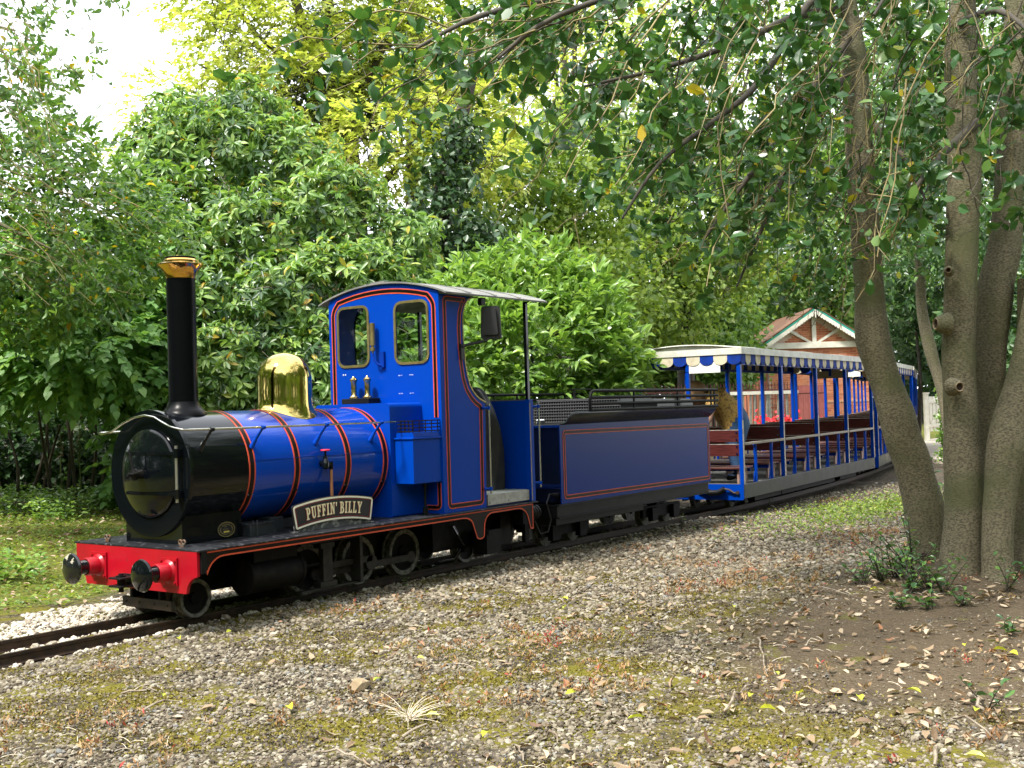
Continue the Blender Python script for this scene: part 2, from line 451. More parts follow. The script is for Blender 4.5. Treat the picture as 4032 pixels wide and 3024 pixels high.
def track_path(n=80):
    """centre line: straight under the engine and tender, then curving away to the left"""
    pts = []; x, y, a = 7.2, 0., 0.
    pts.append((-30., 0., 0.)); pts.append((0., 0., 0.)); pts.append((5., 0., 0.)); pts.append((x, y, 0.))
    for i in range(80):
        a = min(.60, .0 + .0150 * i * .5 + (.02 if i > 3 else 0)); x += .5 * math.cos(a); y += .5 * math.sin(a); pts.append((x, y, a))
    return pts
TRK = track_path()
tr = thing('railway_track', 'narrow gauge railway track with rusty rails running under the blue train', 'railway track')
for s in (-1, 1):
    mb = MB(); prof = [(-.014, 0), (.014, 0), (.014, -.018), (.006, -.024), (.006, -.055), (.03, -.066), (.03, -.07), (-.03, -.07), (-.03, -.066), (-.006, -.055), (-.006, -.024), (-.014, -.018)]
    vs = []; fs = []; k = len(prof)
    for (x, y, a) in TRK:
        nx, ny = -math.sin(a), math.cos(a)
        for (u, z) in prof: vs.append((x + nx * (s * .197 + u), y + ny * (s * .197 + u), z))
    for i in range(len(TRK) - 1):
        for j in range(k):
            j2 = (j + 1) % k; fs.append((i * k + j, (i + 1) * k + j, (i + 1) * k + j2, i * k + j2))
    mb.add(vs, fs)
    obj('rail', mb, mat('rusty_rail', (.022, .015, .011), .5, .2, col2=(.045, .026, .016), vs=18, spec=.3), tr)
mbs = MB().box(-.09, .09, -.42, .42, -.16, -.075); sleeper_me = make_mesh('sleeper', mbs, mat('old_sleeper', (.07, .055, .042), .85, col2=(.04, .032, .026), vs=9, stretch=(12, 1.5, 12), bump=.4))
sx = -5.
while sx < 8:
    o = obj('sleeper', sleeper_me, None, tr); o.location = (sx, 0, 0); sx += .55

# ================================================================== LOCOMOTIVE (x runs back along the train, y towards the far side)
L = thing('steam_locomotive', 'blue and black miniature steam locomotive with tall chimney and brass dome', 'locomotive', (0, 0, 0))
ZC, RB = .963, .405
# --- underframe and footplate
fp = obj('footplate', MB().box(-.022, 3.70, -.668, .668, .484, .496), DECK, L, bevel=.003)
fr = MB()
for s in (-1, 1): fr.box(.06, 3.62, s * .15 - .012, s * .15 + .012, .14, .483)
fr.box(.5, .56, -.14, .14, .2, .48).box(2.55, 2.62, -.14, .14, .16, .48).box(3.55, 3.62, -.6, .6, .30, .48).box(.3, 3.5, -.10, .10, .22, .34)
obj('main_frame', fr, SOOT, L)
# --- valances with the curved lower edge and its lining
low = [(.045, .355)] + arc(.185, .30, .14, .135, 165, 90, 6) + [(2.60, .436)] + arc(2.64, .366, .13, .07, 90, 20, 5) + arc(2.865, .272, .05, .026, 200, 340, 8) + \
      arc(3.035, .335, .115, .112, 180, 90, 6) + [(3.38, .449)] + arc(3.41, .30, .155, .149, 80, 12, 6) + [(3.585, .262), (3.632, .256)]
for s in (-1, 1):
    outl = low + [(3.632, .483), (.045, .483)]
    v = obj('valance', MB().plate([outl], XZ(s * .655, s), -.012, 0), [LINED], L)
    mb = MB(); fn = XZ(s * .655, s)
    mb.strip([(p[0], p[1] + .008) for p in low[:-1]] + [(3.622, .262), (3.622, .476)], .0095, fn, .0004, .003)
    mb.strip([(.05, .476), (3.622, .476)], .009, fn, .0004, .003)
    obj('lining', mb, ORANGE, v)
# --- buffer beam
half = [(0, .484), (-.645, .484), (-.645, .338)] + arc(-.665, .215, .13, .115, 80, 5, 6) + [(-.53, .215)]
bmp = half[1:] + [(-p[0], p[1]) for p in reversed(half[1:])]
beam = obj('buffer_beam', MB().plate([bmp], YZ(-.02, -1), 0, -.022), [RED], L)
obj('beam_end_block', MB().box(.004, .043, -.660, -.58, .345, .4835).box(.004, .043, .58, .660, .345, .4835), BLACKM, L)
for s in (-1, 1):
    y = s * .375; fb = MB().box(-.034, -.0205, y - .085, y + .085, .262, .438)
    for a in (-1, 1):
        for c in (-1, 1): fb.cyl((-.046, y + a * .068, .35 + c * .068), (-.034, y + a * .068, .35 + c * .068), .010, n=6)
    fb.lathe([(.076, -.034), (.062, -.05), (.060, -.128), (.057, -.132), (.05, -.132)], (0, y, .35), (1, 0, 0), 24)
    bf = obj('buffer', fb, RED, L)
    obj('buffer_head', MB().lathe([(.048, -.128), (.048, -.20), (.060, -.215), (.100, -.222), (.104, -.229), (.098, -.243), (.07, -.256), (.03, -.263), (0.0005, -.265)], (0, y, .35), (1, 0, 0), 28), CHIP if s > 0 else BLACK, bf,
        label='black buffer head with chipped paint' if s > 0 else None)
cp = MB().box(-.15, -.0205, -.035, .095, .288, .300).box(-.15, -.0205, -.035, .095, .236, .248).cyl((-.10, .03, .20), (-.10, .03, .322), .017, n=10).cyl((-.10, .03, .300), (-.10, .03, .310), .032, n=8)
cp.cyl((-.10, .03, .252), (-.10, .03, .284), .026, n=8).box(-.03, -.0203, -.05, .11, .225, .31)
obj('coupling', cp, BLACKM, L, bevel=.002)
gi = MB().box(.07, .10, -.26, .26, .072, .135).box(.10, .115, -.27, .27, .060, .074)
for yy in (-.22, -.08, .08, .22): gi.cyl((.062, yy, .105), (.07, yy, .105), .008, n=6)
for s in (-1, 1): gi.box(.10, .17, s * .17 - .012, s * .17 + .012, .10, .40)
obj('guard_iron', gi, mat('rusty_black', (.022, .018, .016), .6, col2=(.05, .032, .022), vs=12), L)
for s, x in ((-1, .05), (1, .05)):
    le = MB()
    for d in (-.018, .018):
        le.lathe([(.014 + .006 * math.cos(a), .006 * math.sin(a)) for a in np.linspace(0, 2 * PI, 9)], (x + .01, s * .40 + d, .527), (1, 0, 0), 12)
    le.box(x + .004, x + .016, s * .40 - .02, s * .40 + .02, .4965, .515)
    obj('lifting_eye', le, mat('rusty_iron', (.13, .10, .08), .6, .4, col2=(.16, .07, .03), vs=40), L)
# --- smokebox, boiler
sb = MB().lathe([(.425, .118), (.428, .128), (.428, .150), (.410, .152)], (0, 0, ZC), (1, 0, 0), 64)
sb.lathe([(.30, .124), (.425, .118)], (0, 0, ZC), (1, 0, 0), 64)
sb.lathe([(.407, .150), (.407, .645)], (0, 0, ZC), (1, 0, 0), 64)
smoke = obj('smokebox', sb, BLACK, L, sharp=30)
dr = MB().lathe([(.296, .125), (.296, .112), (.286, .104), (.276, .100), (.24, .086), (.19, .070), (.12, .056), (.05, .050), (.0005, .049)], (0, 0, ZC), (1, 0, 0), 56)
door = obj('smokebox_door', dr, BLACK, smoke)
for z, zz in ((ZC + .135, 1), (ZC - .130, 1)):
    # strap follows the dish of the door
    pts = []
    for y in np.linspace(-.33, .20, 12):
        rr = min(.285, math.hypot(y, z - ZC)); x = .049 + .045 * (rr / .285) ** 2 - .006
        if y < -.28: x = .088
        pts.append((y, x))
    vs = []; fs = []
    for (y, x) in pts: vs += [(x, y, z - .011), (x, y, z + .011), (x + .012, y, z - .011), (x + .012, y, z + .011)]
    for i in range(len(pts) - 1):
        a = 4 * i; fs += [(a, a + 4, a + 5, a + 1), (a + 1, a + 5, a + 7, a + 3), (a, a + 2, a + 6, a + 4)]
    obj('hinge_strap', MB().add(vs, fs), BLACK, smoke)
hg = MB().cyl((.088, -.325, ZC - .185), (.088, -.325, ZC + .185), .011, n=10)
obj('hinge_pin', hg, mat('dull_steel', (.42, .41, .38), .35, .9), smoke)
hk = MB()
for z in (ZC + .135, ZC - .130): hk.cyl((.088, -.325, z - .03), (.088, -.325, z + .03), .02, n=10).box(.09, .125, -.355, -.30, z - .022, z + .022)
obj('hinge_lug', hk, BLACK, smoke)
dt = MB().cyl((.06, 0, ZC), (-.02, 0, ZC), .032, .026, 14).cyl((-.02, 0, ZC), (-.055, 0, ZC), .012, n=8).cyl((.005, 0, ZC), (-.012, 0, ZC), .040, n=14)
dt.cyl((-.002, .0, ZC), (-.012, .035, ZC + .165), .009, .007, 8).cyl((-.022, 0, ZC), (-.03, -.14, ZC + .028), .009, .007, 8)
obj('door_dart', dt, BLACKM, smoke)
sd = MB()
front = [(-.30, .4965), (-.30, .60)] + [(-.407 * math.sin(math.radians(a)), ZC - .407 * math.cos(math.radians(a))) for a in (46, 30, 15, 0, -15, -30, -46)] + [(.30, .60), (.30, .4965)]
sd.plate([front], YZ(.14, 1), 0, .50)
saddle = obj('saddle', sd, BLACK, L, bevel=.003)
rv = MB()
for i in range(8): rv.cyl((.18 + i * .06, -.300, .615), (.18 + i * .06, -.306, .615), .007, n=6)
for i in range(8): rv.cyl((.18 + i * .06, .300, .615), (.18 + i * .06, .306, .615), .007, n=6)
obj('rivet', rv, BLACK, saddle)
mp = MB(); fn = lambda u, v, t: (.50 + u, -.300 - t, .562 + v)
el = lambda a, b, n=32: [(a * math.cos(2 * PI * i / n), b * math.sin(2 * PI * i / n)) for i in range(n)]
mp.plate([el(.075, .052)], fn, .0, .006, 0)
mp.strip(el(.071, .048), .0055, fn, .006, .009, True, 1)
for k in range(26):
    a = PI * (1.12 - k / 25 * 1.24) if k < 26 else 0
    if 5 < k < 8 or 16 < k < 18: continue
    c, s_ = math.cos(a), math.sin(a); mp.strip([(.047 * c, .028 * s_), (.058 * c, .0375 * s_)], .0035, fn, .006, .0075, False, 1)
for k in range(14):
    a = PI * (1.2 + k / 13 * .6); c, s_ = math.cos(a), math.sin(a); mp.strip([(.048 * c, .029 * s_), (.057 * c, .0365 * s_)], .0035, fn, .006, .0075, False, 1)
for zz, ww in ((.018, .014), (.002, .026)):
    for k in range(int(ww / .004)): mp.strip([(-ww + k * .008, zz - .0035), (-ww + k * .008, zz + .0035)], .0035, fn, .006, .0075, False, 1)
mp.strip([(-.024, -.016), (.024, -.016)], .011, fn, .006, .0078, False, 2)
obj('maker_plate', mp, [PLATE, BRASSD, mat('plate_gold', (.5, .38, .08), .4)], saddle)
bo = MB().lathe([(RB, .645), (RB, 2.06)], (0, 0, ZC), (1, 0, 0), 72)
boiler = obj('boiler', bo, BOILERB, L)
for x in (.655, 1.072, 1.592, 2.003):
    b_ = MB().lathe([(RB + .001, x - .019), (RB + .0035, x - .018), (RB + .0035, x + .018), (RB + .001, x + .019)], (0, 0, ZC), (1, 0, 0), 72, 0)
    for s in (-1, 1): b_.lathe([(RB + .001, x + s * .0235 - .0055), (RB + .0045, x + s * .0235 - .005), (RB + .0045, x + s * .0235 + .005), (RB + .001, x + s * .0235 + .0055)], (0, 0, ZC), (1, 0, 0), 72, 1)
    bd = obj('boiler_band', b_, [LINED, ORANGE], boiler)
    bl = MB()
    for s in (-1, 1):
        for sy in (-1, 1):
            a = math.radians(205); bl.cyl((x + s * .018, sy * -RB * math.cos(a) * -1, ZC + RB * math.sin(a) * 1.0), (x + s * .018, sy * RB * math.cos(a) * 1.03, ZC + RB * math.sin(a) * 1.03), .006, n=6)
    obj('band_bolt', bl, STEEL, bd)
# mid line along the smokebox and boiler: lagging seam
sm = MB().box(.66, 1.98, -.4065, -.4035, ZC + .055, ZC + .058)
obj('lagging_seam', sm, BLUE_DULL, boiler)
# --- chimney
ch = MB().lathe([(.165, -.035), (.158, -.015), (.135, .008), (.116, .030), (.106, .055), (.103, .063), (.100, .064), (.0985, .10), (.0985, .925)], (.41, 0, 1.375), (0, 0, 1), 44)
chim = obj('chimney', ch, mat('chimney_black', (.0018, .0022, .003), .30, spec=.10), L)
obj('chimney_cap', MB().lathe([(.0995, .915), (.102, .935), (.115, .965), (.140, .993), (.157, 1.006), (.158, 1.014), (.150, 1.018), (.112, 1.022), (.110, 1.030), (.113, 1.040), (.106, 1.050), (.100, 1.050)], (.41, 0, 1.375), (0, 0, 1), 44), COPPER_CAP, chim)
obj('chimney_rim', MB().lathe([(.100, 1.050), (.104, 1.056), (.104, 1.064), (.094, 1.066), (.080, 1.066), (.080, .98), (.0005, .97)], (.41, 0, 1.375), (0, 0, 1), 40), BLACKM, chim)
# --- dome: flare fitted to the boiler
dm = MB(); n = 56; vs = []; fs = []
prof = [(.240, 0.0), (.234, .003), (.224, .012), (.214, .028), (.208, .048), (.205, .08), (.204, .13), (.204, .235)] + [(.204 * math.cos(math.radians(a)), .235 + .195 * math.sin(math.radians(a))) for a in (12, 24, 36, 48, 60, 70, 79, 86)] + [(.0008, .43)]
for (r, h) in prof:
    for i in range(n):
        a = 2 * PI * i / n; y = r * math.sin(a); x = r * math.cos(a); f_ = max(0, 1 - h / .12)
        drop = ZC + math.sqrt(RB ** 2 - min(abs(y), .39) ** 2) - (ZC + RB)
        vs.append((1.345 + x, y, 1.37 + h + drop * f_))
for j in range(len(prof) - 1):
    for i in range(n): fs.append((j * n + i, j * n + (i + 1) % n, (j + 1) * n + (i + 1) % n, (j + 1) * n + i))
dm.add(vs, fs, 0, True)
obj('steam_dome', dm, BRASS, L)
# --- handrail round the boiler, with its pillars
path = [(2.06, -.47, 1.247), (1.5, -.47, 1.247), (.6, -.47, 1.247), (.10, -.47, 1.250), (.045, -.455, 1.252), (.035, -.40, 1.262), (.05, -.32, 1.273), (.07, -.22, 1.300), (.085, -.11, 1.338), (.09, 0, 1.353),
        (.085, .11, 1.340), (.07, .22, 1.300), (.05, .31, 1.250), (.035, .38, 1.236), (.04, .44, 1.240), (.08, .47, 1.243), (.6, .47, 1.247), (2.06, .47, 1.247)]
hr = obj('handrail', MB().tube(path, .0075, 8), STEEL, L)
for x in (.265, .705, 1.31, 1.895):
    for s in (-1, 1):
        a = math.radians(21); y0 = s * RB * math.cos(a); z0 = ZC + RB * math.sin(a)
        kb = MB().cyl((x - .03, y0 * .99, z0 - .0), (x - .012, y0 * 1.07, z0 + .06), .019, .014, 10).cyl((x - .012, y0 * 1.07, z0 + .06), (x, s * .47, 1.247), .011, .009, 10).cyl((x - .014, s * .47, 1.247), (x + .014, s * .47, 1.247), .015, n=10)
        obj('handrail_pillar', kb, BLACK if x < .5 else BLUE, L)
# --- low boxes beside the saddle
lb = MB().box(.66, .88, -.36, -.18, .4968, .575).box(.655, .885, -.365, -.178, .575, .583).box(.90, 1.02, -.30, -.16, .4968, .60).cyl((.70, -.345, .583), (.70, -.345, .60), .01, n=6)
for i in range(5): lb.cyl((.68 + i * .045, -.365, .579), (.68 + i * .045, -.371, .579), .006, n=6)
lb.cyl((.69, -.40, .4965), (.69, -.40, .61), .006, n=6).box(.67, 2.04, -.14, .14, .4968, .57)
obj('footplate_box', lb, mat('dark_grey_box', (.018, .021, .025), .4, col2=(.05, .055, .06), vs=10, lo=.55), L, bevel=.002)
# --- tap with red hand wheel and copper drain
tp = obj('drain_tap', MB().cyl((1.31, -.39, ZC + .0), (1.31, -.455, ZC + .0), .022, n=12).lathe([(.012, -.04), (.026, -.03), (.026, .02), (.018, .03), (.018, .05), (.008, .055), (.008, .095)], (1.31, -.45, ZC), (0, 0, 1), 12).cyl((1.31, -.452, ZC - .005), (1.362, -.452, ZC - .005), .015, n=10).cyl((1.362, -.452, ZC + .012), (1.362, -.452, ZC - .045), .016, n=10), BLACK, L, sharp=50)
obj('hand_wheel', MB().lathe([(.030 + .006 * math.cos(a), .006 * math.sin(a)) for a in np.linspace(0, 2 * PI, 9)], (1.31, -.45, ZC + .098), (0, 0, 1), 18).lathe([(.0005, .003), (.03, .003)], (1.31, -.45, ZC + .096), (0, 0, 1), 12), mat('bright_red', (.65, .01, .04), .4), tp)
obj('drain_pipe', MB().cyl((1.362, -.452, ZC - .04), (1.362, -.452, .52), .0115, n=10), COPPER, tp)
# --- firebox
fbx = rounded([(-.412, .4967), (-.412, 1.398), (.412, 1.398), (.412, .4967)], [0, .045, .045, 0], 6)
firebox = obj('firebox', MB().plate([fbx], YZ(2.058, 1), 0, .388), [BLUE], L, bevel=.010)
sv = MB().box(2.30, 2.44, .035, .345, 1.3985, 1.446)
obj('valve_base', sv, BLACKM, L, bevel=.004)
for y in (.267, .112):
    obj('safety_valve', MB().lathe([(.040, 0), (.040, .012), (.028, .022), (.024, .03), (.024, .135), (.028, .142), (.033, .15), (.033, .162), (.024, .17), (.012, .178), (.008, .188), (.0005, .19)], (2.37, y, 1.4465), (0, 0, 1), 20), mat('aged_brass', (.62, .47, .22), .2, 1., col2=(.5, .36, .15), vs=12), L)
wh = MB().lathe([(.008, -.05), (.008, -.03), (.020, -.028), (.022, -.02), (.022, .0), (.014, .004), (.014, .018), (.024, .02), (.024, .205), (.0005, .21)], (2.40, .067, 1.866), (0, 0, 1), 18)
whistle = obj('whistle', wh, BRASSD, L)
obj('whistle_bracket', MB().tube([(2.40, .067, 1.82), (2.40, .055, 1.76), (2.41, .02, 1.725), (2.43, .0, 1.715)], .009, 8).box(2.425, 2.4482, -.03, .02, 1.70, 1.83), BLUE_DULL, whistle)
# --- air box with grille on the near side
ab = obj('air_box', MB().box(2.105, 2.4480, -.605, -.416, .757, 1.105).box(2.095, 2.4480, -.615, -.414, 1.105, 1.120).plate([[(-.605, 1.120), (-.600, 1.158), (-.43, 1.158), (-.42, 1.120)]], YZ(2.115, 1), 0, .33), BLUE, L, bevel=.004)
gr = MB()
for z in (1.168, 1.196, 1.224, 1.250): gr.box(2.12, 2.4475, -.603, -.595, z - .005, z + .005).box(2.112, 2.120, -.603, -.44, z - .005, z + .005)
for x in (2.125, 2.20, 2.275, 2.35, 2.425): gr.box(x - .004, x + .004, -.595, -.590, 1.158, 1.255)
for y in (-.59, -.55, -.51, -.47): gr.box(2.120, 2.126, y - .004, y + .004, 1.158, 1.255)
obj('grille', gr, BLACKM, ab)
obj('drain_leg', MB().cyl((2.32, -.53, .757), (2.32, -.53, .54), .010, n=8).cyl((2.32, -.53, .56), (2.32, -.53, .4965), .022, n=8).cyl((2.32, -.53, .72), (2.32, -.53, .757), .016, n=8), BLACKM, ab)
# --- cab
cab = obj('cab', MB().box(2.47, 3.70, -.60, .60, .4966, .60).box(2.47, 2.478, -.60, .60, .60, 1.40), BLUE_DULL, L)
RA = 2.05                                                      # roof radius
roofz = lambda y: 2.395 - (RA - math.sqrt(RA ** 2 - y * y))
outer = [(-.618, .4968), (-.618, 2.268)] + [(y, roofz(y) - .004) for y in np.linspace(-.605, .605, 17)] + [(.618, 2.268), (.618, .4968)]
def win(y0, y1, z0, z1, sgn):
    # top edge follows the roof slightly
    p = [(y0, z0), (y1, z0), (y1, z1), (y0, z1)]
    return rounded(p, .075, 6)
wl = win(.160, .503, 1.728, 2.220, 1); wr = win(-.496, -.152, 1.728, 2.220, -1)
cf = obj('cab_front', MB().plate([outer, wl, wr], YZ(2.449, 1), 0, .012), [BLUE], L)
for hole in (wl, wr):
    f_ = MB(); f_.strip(hole, .022, YZ(2.449, -1), .0006, .009, True, 0, off=-.006)
    c = np.mean(hole, 0)
    for p in hole[::4]:
        q = c + (np.array(p) - c) * 1.025; f_.cyl((2.440, q[0], q[1]), (2.4375, q[0], q[1]), .004, n=6)
    fw_ = obj('window_frame', f_, BRASSD, cf)
    obj('pane', MB().plate([hole], YZ(2.455, 1), 0, .004), [PANE], fw_)
inn = .045
lp = [(-.592 + .012, 1.12), (-.580, 2.19)] + [(y, roofz(y) - .075 - .02 * (abs(y) / .56) ** 2) for y in np.linspace(-.52, .52, 13)] + [(.580, 2.19), (.580, 1.405), (.580, .56)]
lp = [(-.565, 1.27)] + rounded([(-.565, 1.27), (-.565, 2.20)] + [(y, roofz(y) - .062) for y in np.linspace(-.50, .50, 11)] + [(.565, 2.20), (.565, 1.40)], [0, .06] + [0] * 11 + [.06, 0], 5)[1:-1] + [(.565, .58)]
lining('lining', lp, YZ(2.449, -1), cf, False, .044, .0085)
lining('lining', rounded([(-.44, .545), (-.575, .545), (-.575, .745)], [0, .03, 0], 5), YZ(2.449, -1), cf, False, .040, .008)
for (z, ys) in ((1.625, (-.19, -.31)), (1.475, (-.19, -.31))):
    mk = MB()
    for y in ys: mk.box(2.4475, 2.4488, y - .022, y + .022, z - .004, z + .004)
    obj('paint_mark', mk, mat('scuffed_paint', (.35, .40, .62), .6, col2=(.02, .05, .4), vs=70), cf)
mk = MB().cyl((2.4465, .46, 1.655), (2.449, .46, 1.655), .007, n=8).cyl((2.4465, .435, 1.655), (2.449, .435, 1.655), .007, n=8)
obj('bolt', mk, mat('white_bolt', (.6, .6, .6), .4), cf)
cut = [(2.462, .4968), (3.008, .4968), (3.030, 1.385), (3.004, 1.394), (2.955, 1.412), (2.905, 1.442), (2.862, 1.480), (2.825, 1.530), (2.797, 1.60), (2.776, 1.69), (2.760, 1.80), (2.752, 1.93), (2.752, 2.06), (2.762, 2.13), (2.785, 2.19), (2.825, 2.235), (2.88, 2.258), (2.965, 2.268), (2.462, 2.268)]
lin_out = rounded([(2.520, .548), (2.952, .548), (2.965, 1.345)] + [(2.895, 1.383), (2.838, 1.425), (2.782, 1.49), (2.742, 1.58), (2.716, 1.70), (2.702, 1.84), (2.698, 2.0), (2.712, 2.12), (2.745, 2.20), (2.775, 2.232)] + [(2.520, 2.236)], [.03, .03, .015] + [0] * 9 + [.004, .03], 4)
for s in (-1, 1):
    sd_ = obj('cab_side', MB().plate([cut], XZ(s * .618, s), -.010, 0), [BLUE], L)
    lining('lining', lin_out, XZ(s * .618, s), sd_, True, .042, .0075)
    bdg = MB(); bdg.strip(cut[2:18], .012, XZ(s * .618, s), -.016, .006, False)
    obj('edge_beading', bdg, BRASSD, sd_)
    pst = obj('cab_post', MB().box(3.640, 3.702, s * .618 - .022, s * .618 + .022, .4968, 1.40), BLUE, L, bevel=.003)
    obj('post_strip', MB().box(3.642, 3.654, s * .6405, s * .6435, .50, 1.37) if s > 0 else MB().box(3.640, 3.652, -.6435, -.6405, .50, 1.37), GREYWOOD, pst)
    obj('roof_post', MB().box(3.638, 3.668, s * .618 - .015, s * .618 + .015, 1.4002, 2.268), BLACK, L)
    for (xx, off) in ((3.028, 0), (3.762, 0)):
        st = MB().cyl((xx, s * .655, .615), (xx, s * .655, 1.372), .0085, n=10)
        grb = obj('grab_rail', st, STEEL, L)
        br_ = MB()
        for z in (.655, 1.335): br_.cyl((xx - .055, s * .625, z), (xx, s * .655, z), .013, .010, 10).cyl((xx, s * .655, z - .015), (xx, s * .655, z + .015), .014, n=10)
        obj('rail_bracket', br_, BLUE, grb)
obj('rear_bulkhead', MB().box(3.672, 3.690, -.594, .594, .6005, 1.392), BLUE, L)
obj('cab_side_lower', MB().box(3.032, 3.638, .606, .616, .60, 1.395), BLUE_DULL, L)
obj('step_plate', MB().box(3.020, 3.625, -.625, -.602, .512, .6035).box(3.02, 3.625, -.60, -.30, .6005, .606), ALU, L, bevel=.002)
spb = MB()
for x in (3.04, 3.31, 3.60): spb.cyl((x, -.625, .535), (x, -.629, .535), .008, n=8)
obj('bolt', spb, STEEL, L)
rf = MB(); vs = []; fs = []; ys = np.linspace(-.715, .715, 25)
for x in (2.425, 3.865):
    for t in (0, .014):
        for y in ys: vs.append((x, y, roofz(y) + t + (.0 if abs(y) < .7 else -.004)))
k = len(ys)
for i in range(k - 1): fs += [(i, i + 1, 2 * k + i + 1, 2 * k + i), (k + i, 3 * k + i, 3 * k + i + 1, k + i + 1), (i, k + i, k + i + 1, i + 1), (2 * k + i, 2 * k + i + 1, 3 * k + i + 1, 3 * k + i)]
fs += [(0, 2 * k, 3 * k, k), (k - 1, 2 * k - 1, 4 * k - 1, 3 * k - 1)]
rf.add(vs, fs, 0, True)
roof = obj('cab_roof', rf, GREYROOF, L, sharp=30)
rb = MB()
for x in (2.75, 3.10, 3.45): rb.add([(x + dx, y, roofz(y) + .0145 + dz) for y in ys for (dx, dz) in ((-.012, 0), (-.012, .006), (.012, .006), (.012, 0))], [(4 * i + a, 4 * i + 4 + a, 4 * i + 5 + a, 4 * i + 1 + a) for i in range(k - 1) for a in range(3)])
obj('roof_seam', rb, GREYROOF, roof)
obj('roof_hatch', MB().box(2.46, 2.75, -.03, .13, 2.409, 2.422), GREYROOF, roof)
# --- mirror on its bracket
mi = MB().plate([rounded([(-.088, -.14), (.088, -.14), (.078, .14), (-.078, .14)], .03, 5)], lambda u, v, t: (3.035 + u * .47 + t * .88, -.70 - u * .88 + t * .47, 2.052 + v), -.02, .018)
mi.plate([rounded([(-.066, -.105), (.066, -.105), (.050, .118), (-.050, .118)], .02, 5)], lambda u, v, t: (3.035 + u * .47 + t * .88, -.70 - u * .88 + t * .47, 2.052 + v), -.046, -.0205)
mirror = obj('mirror', mi, RUBBER, L, bevel=.006)
obj('mirror_arm', MB().tube([(2.715, -.635, 1.845), (2.80, -.66, 1.868), (2.98, -.69, 1.900), (3.0, -.705, 1.925)], [.014, .013, .011, .011], 8).box(2.70, 2.745, -.640, -.6195, 1.74, 1.865).box(2.965, 3.02, -.66, -.62, 2.20, 2.262), RUBBER, mirror)
# --- wheels and motion
def wheel(x, r, s, spokes=0):
    y0, y1 = s * .205, s * .272
    t_ = MB().lathe([(r * .80, 0), (r * .80, .062), (r * .985, .067), (r, .062), (r * 1.0, .014), (r * 1.10, .008), (r * 1.10, -.004), (r * .9, -.008)], (x, y0, r), (0, s, 0), 36)
    wt = obj('wheel', MB().lathe([(r * .80, .004), (r * .80, .048), (r * .30, .042), (r * .28, .062), (r * .12, .066), (.0005, .066)], (x, y0, r), (0, s, 0), 30).lathe([(r * .85, .002), (.0005, .002)], (x, y0, r), (0, s, 0), 24), SOOT, L)
    obj('tyre', t_, TYRE, wt)
    return wt
for s in (-1, 1):
    wheel(.262, .128, s)
    for x in (1.265, 1.812, 2.348): wheel(x, .186, s)
    y = s * .315
    rz = .150
    rod = MB()
    rod.box(1.30, 2.36, min(y, y + s * .02), max(y, y + s * .02), rz - .028, rz + .022)
    for x in (1.30, 1.83, 2.36): rod.lathe([(.0005, .0), (.045, 0), (.045, .026), (.0005, .026)], (x, s * .306, rz), (0, s, 0), 16)
    obj('coupling_rod', rod, RODS, L)
    cn = MB().box(1.33, 1.87, min(s * .345, s * .365), max(s * .345, s * .365), rz + .03, rz + .075).lathe([(.0005, .0), (.06, 0), (.06, .03), (.0005, .03)], (1.86, s * .335, rz + .02), (0, s, 0), 18)
    obj('connecting_rod', cn, RODS, L)
    cx = MB().box(1.29, 1.385, min(s * .37, s * .42), max(s * .37, s * .42), .10, .345).box(1.26, 1.40, min(s * .35, s * .43), max(s * .35, s * .43), .345, .385).box(1.25, 1.42, min(s * .35, s * .43), max(s * .35, s * .43), .062, .102)
    obj('crosshead', cx, RODS, L, bevel=.003)
    sl_ = MB().box(1.07, 1.70, min(s * .36, s * .42), max(s * .36, s * .42), .388, .402).box(1.07, 1.70, min(s * .36, s * .42), max(s * .36, s * .42), .046, .060)
    sl_.box(1.655, 1.685, min(s * .34, s * .44), max(s * .34, s * .44), .05, .44)
    obj('slide_bar', sl_, RODS, L)
    cyl_ = MB().lathe([(.0005, 0), (.10, 0), (.125, .01), (.125, .03), (.118, .035), (.118, .47), (.125, .475), (.125, .495), (.03, .50), (.03, .54)], (.54, s * .39, .235), (1, 0, 0), 28).box(.60, 1.0, min(s * .20, s * .46), max(s * .20, s * .46), .33, .43).cyl((1.05, s * .39, .235), (1.30, s * .39, .235), .014, n=8)
    obj('cylinder', cyl_, SOOT, L)
obj('ash_pan', MB().box(2.55, 3.5, -.40, .40, .16, .42).box(2.0, 2.55, -.14, .14, .12, .40), SOOT, L)
obj('axle_box', MB().box(3.02, 3.22, -.60, -.45, .10, .30).cyl((3.05, -.61, .28), (3.05, -.60, .28), .02, n=8).box(3.35, 3.5, -.5, -.3, .14, .42), SOOT, L)
for s in (-1, 1): wheel(3.15, .13, s)
pp = MB().tube([(2.75, -.45, .36), (2.85, -.47, .20), (2.70, -.50, .10), (2.55, -.45, .09)], .010, 8).tube([(2.80, -.42, .36), (2.91, -.44, .18), (2.74, -.47, .07), (2.5, -.42, .06)], .010, 8)
obj('sand_pipe', pp, BLACK, L)

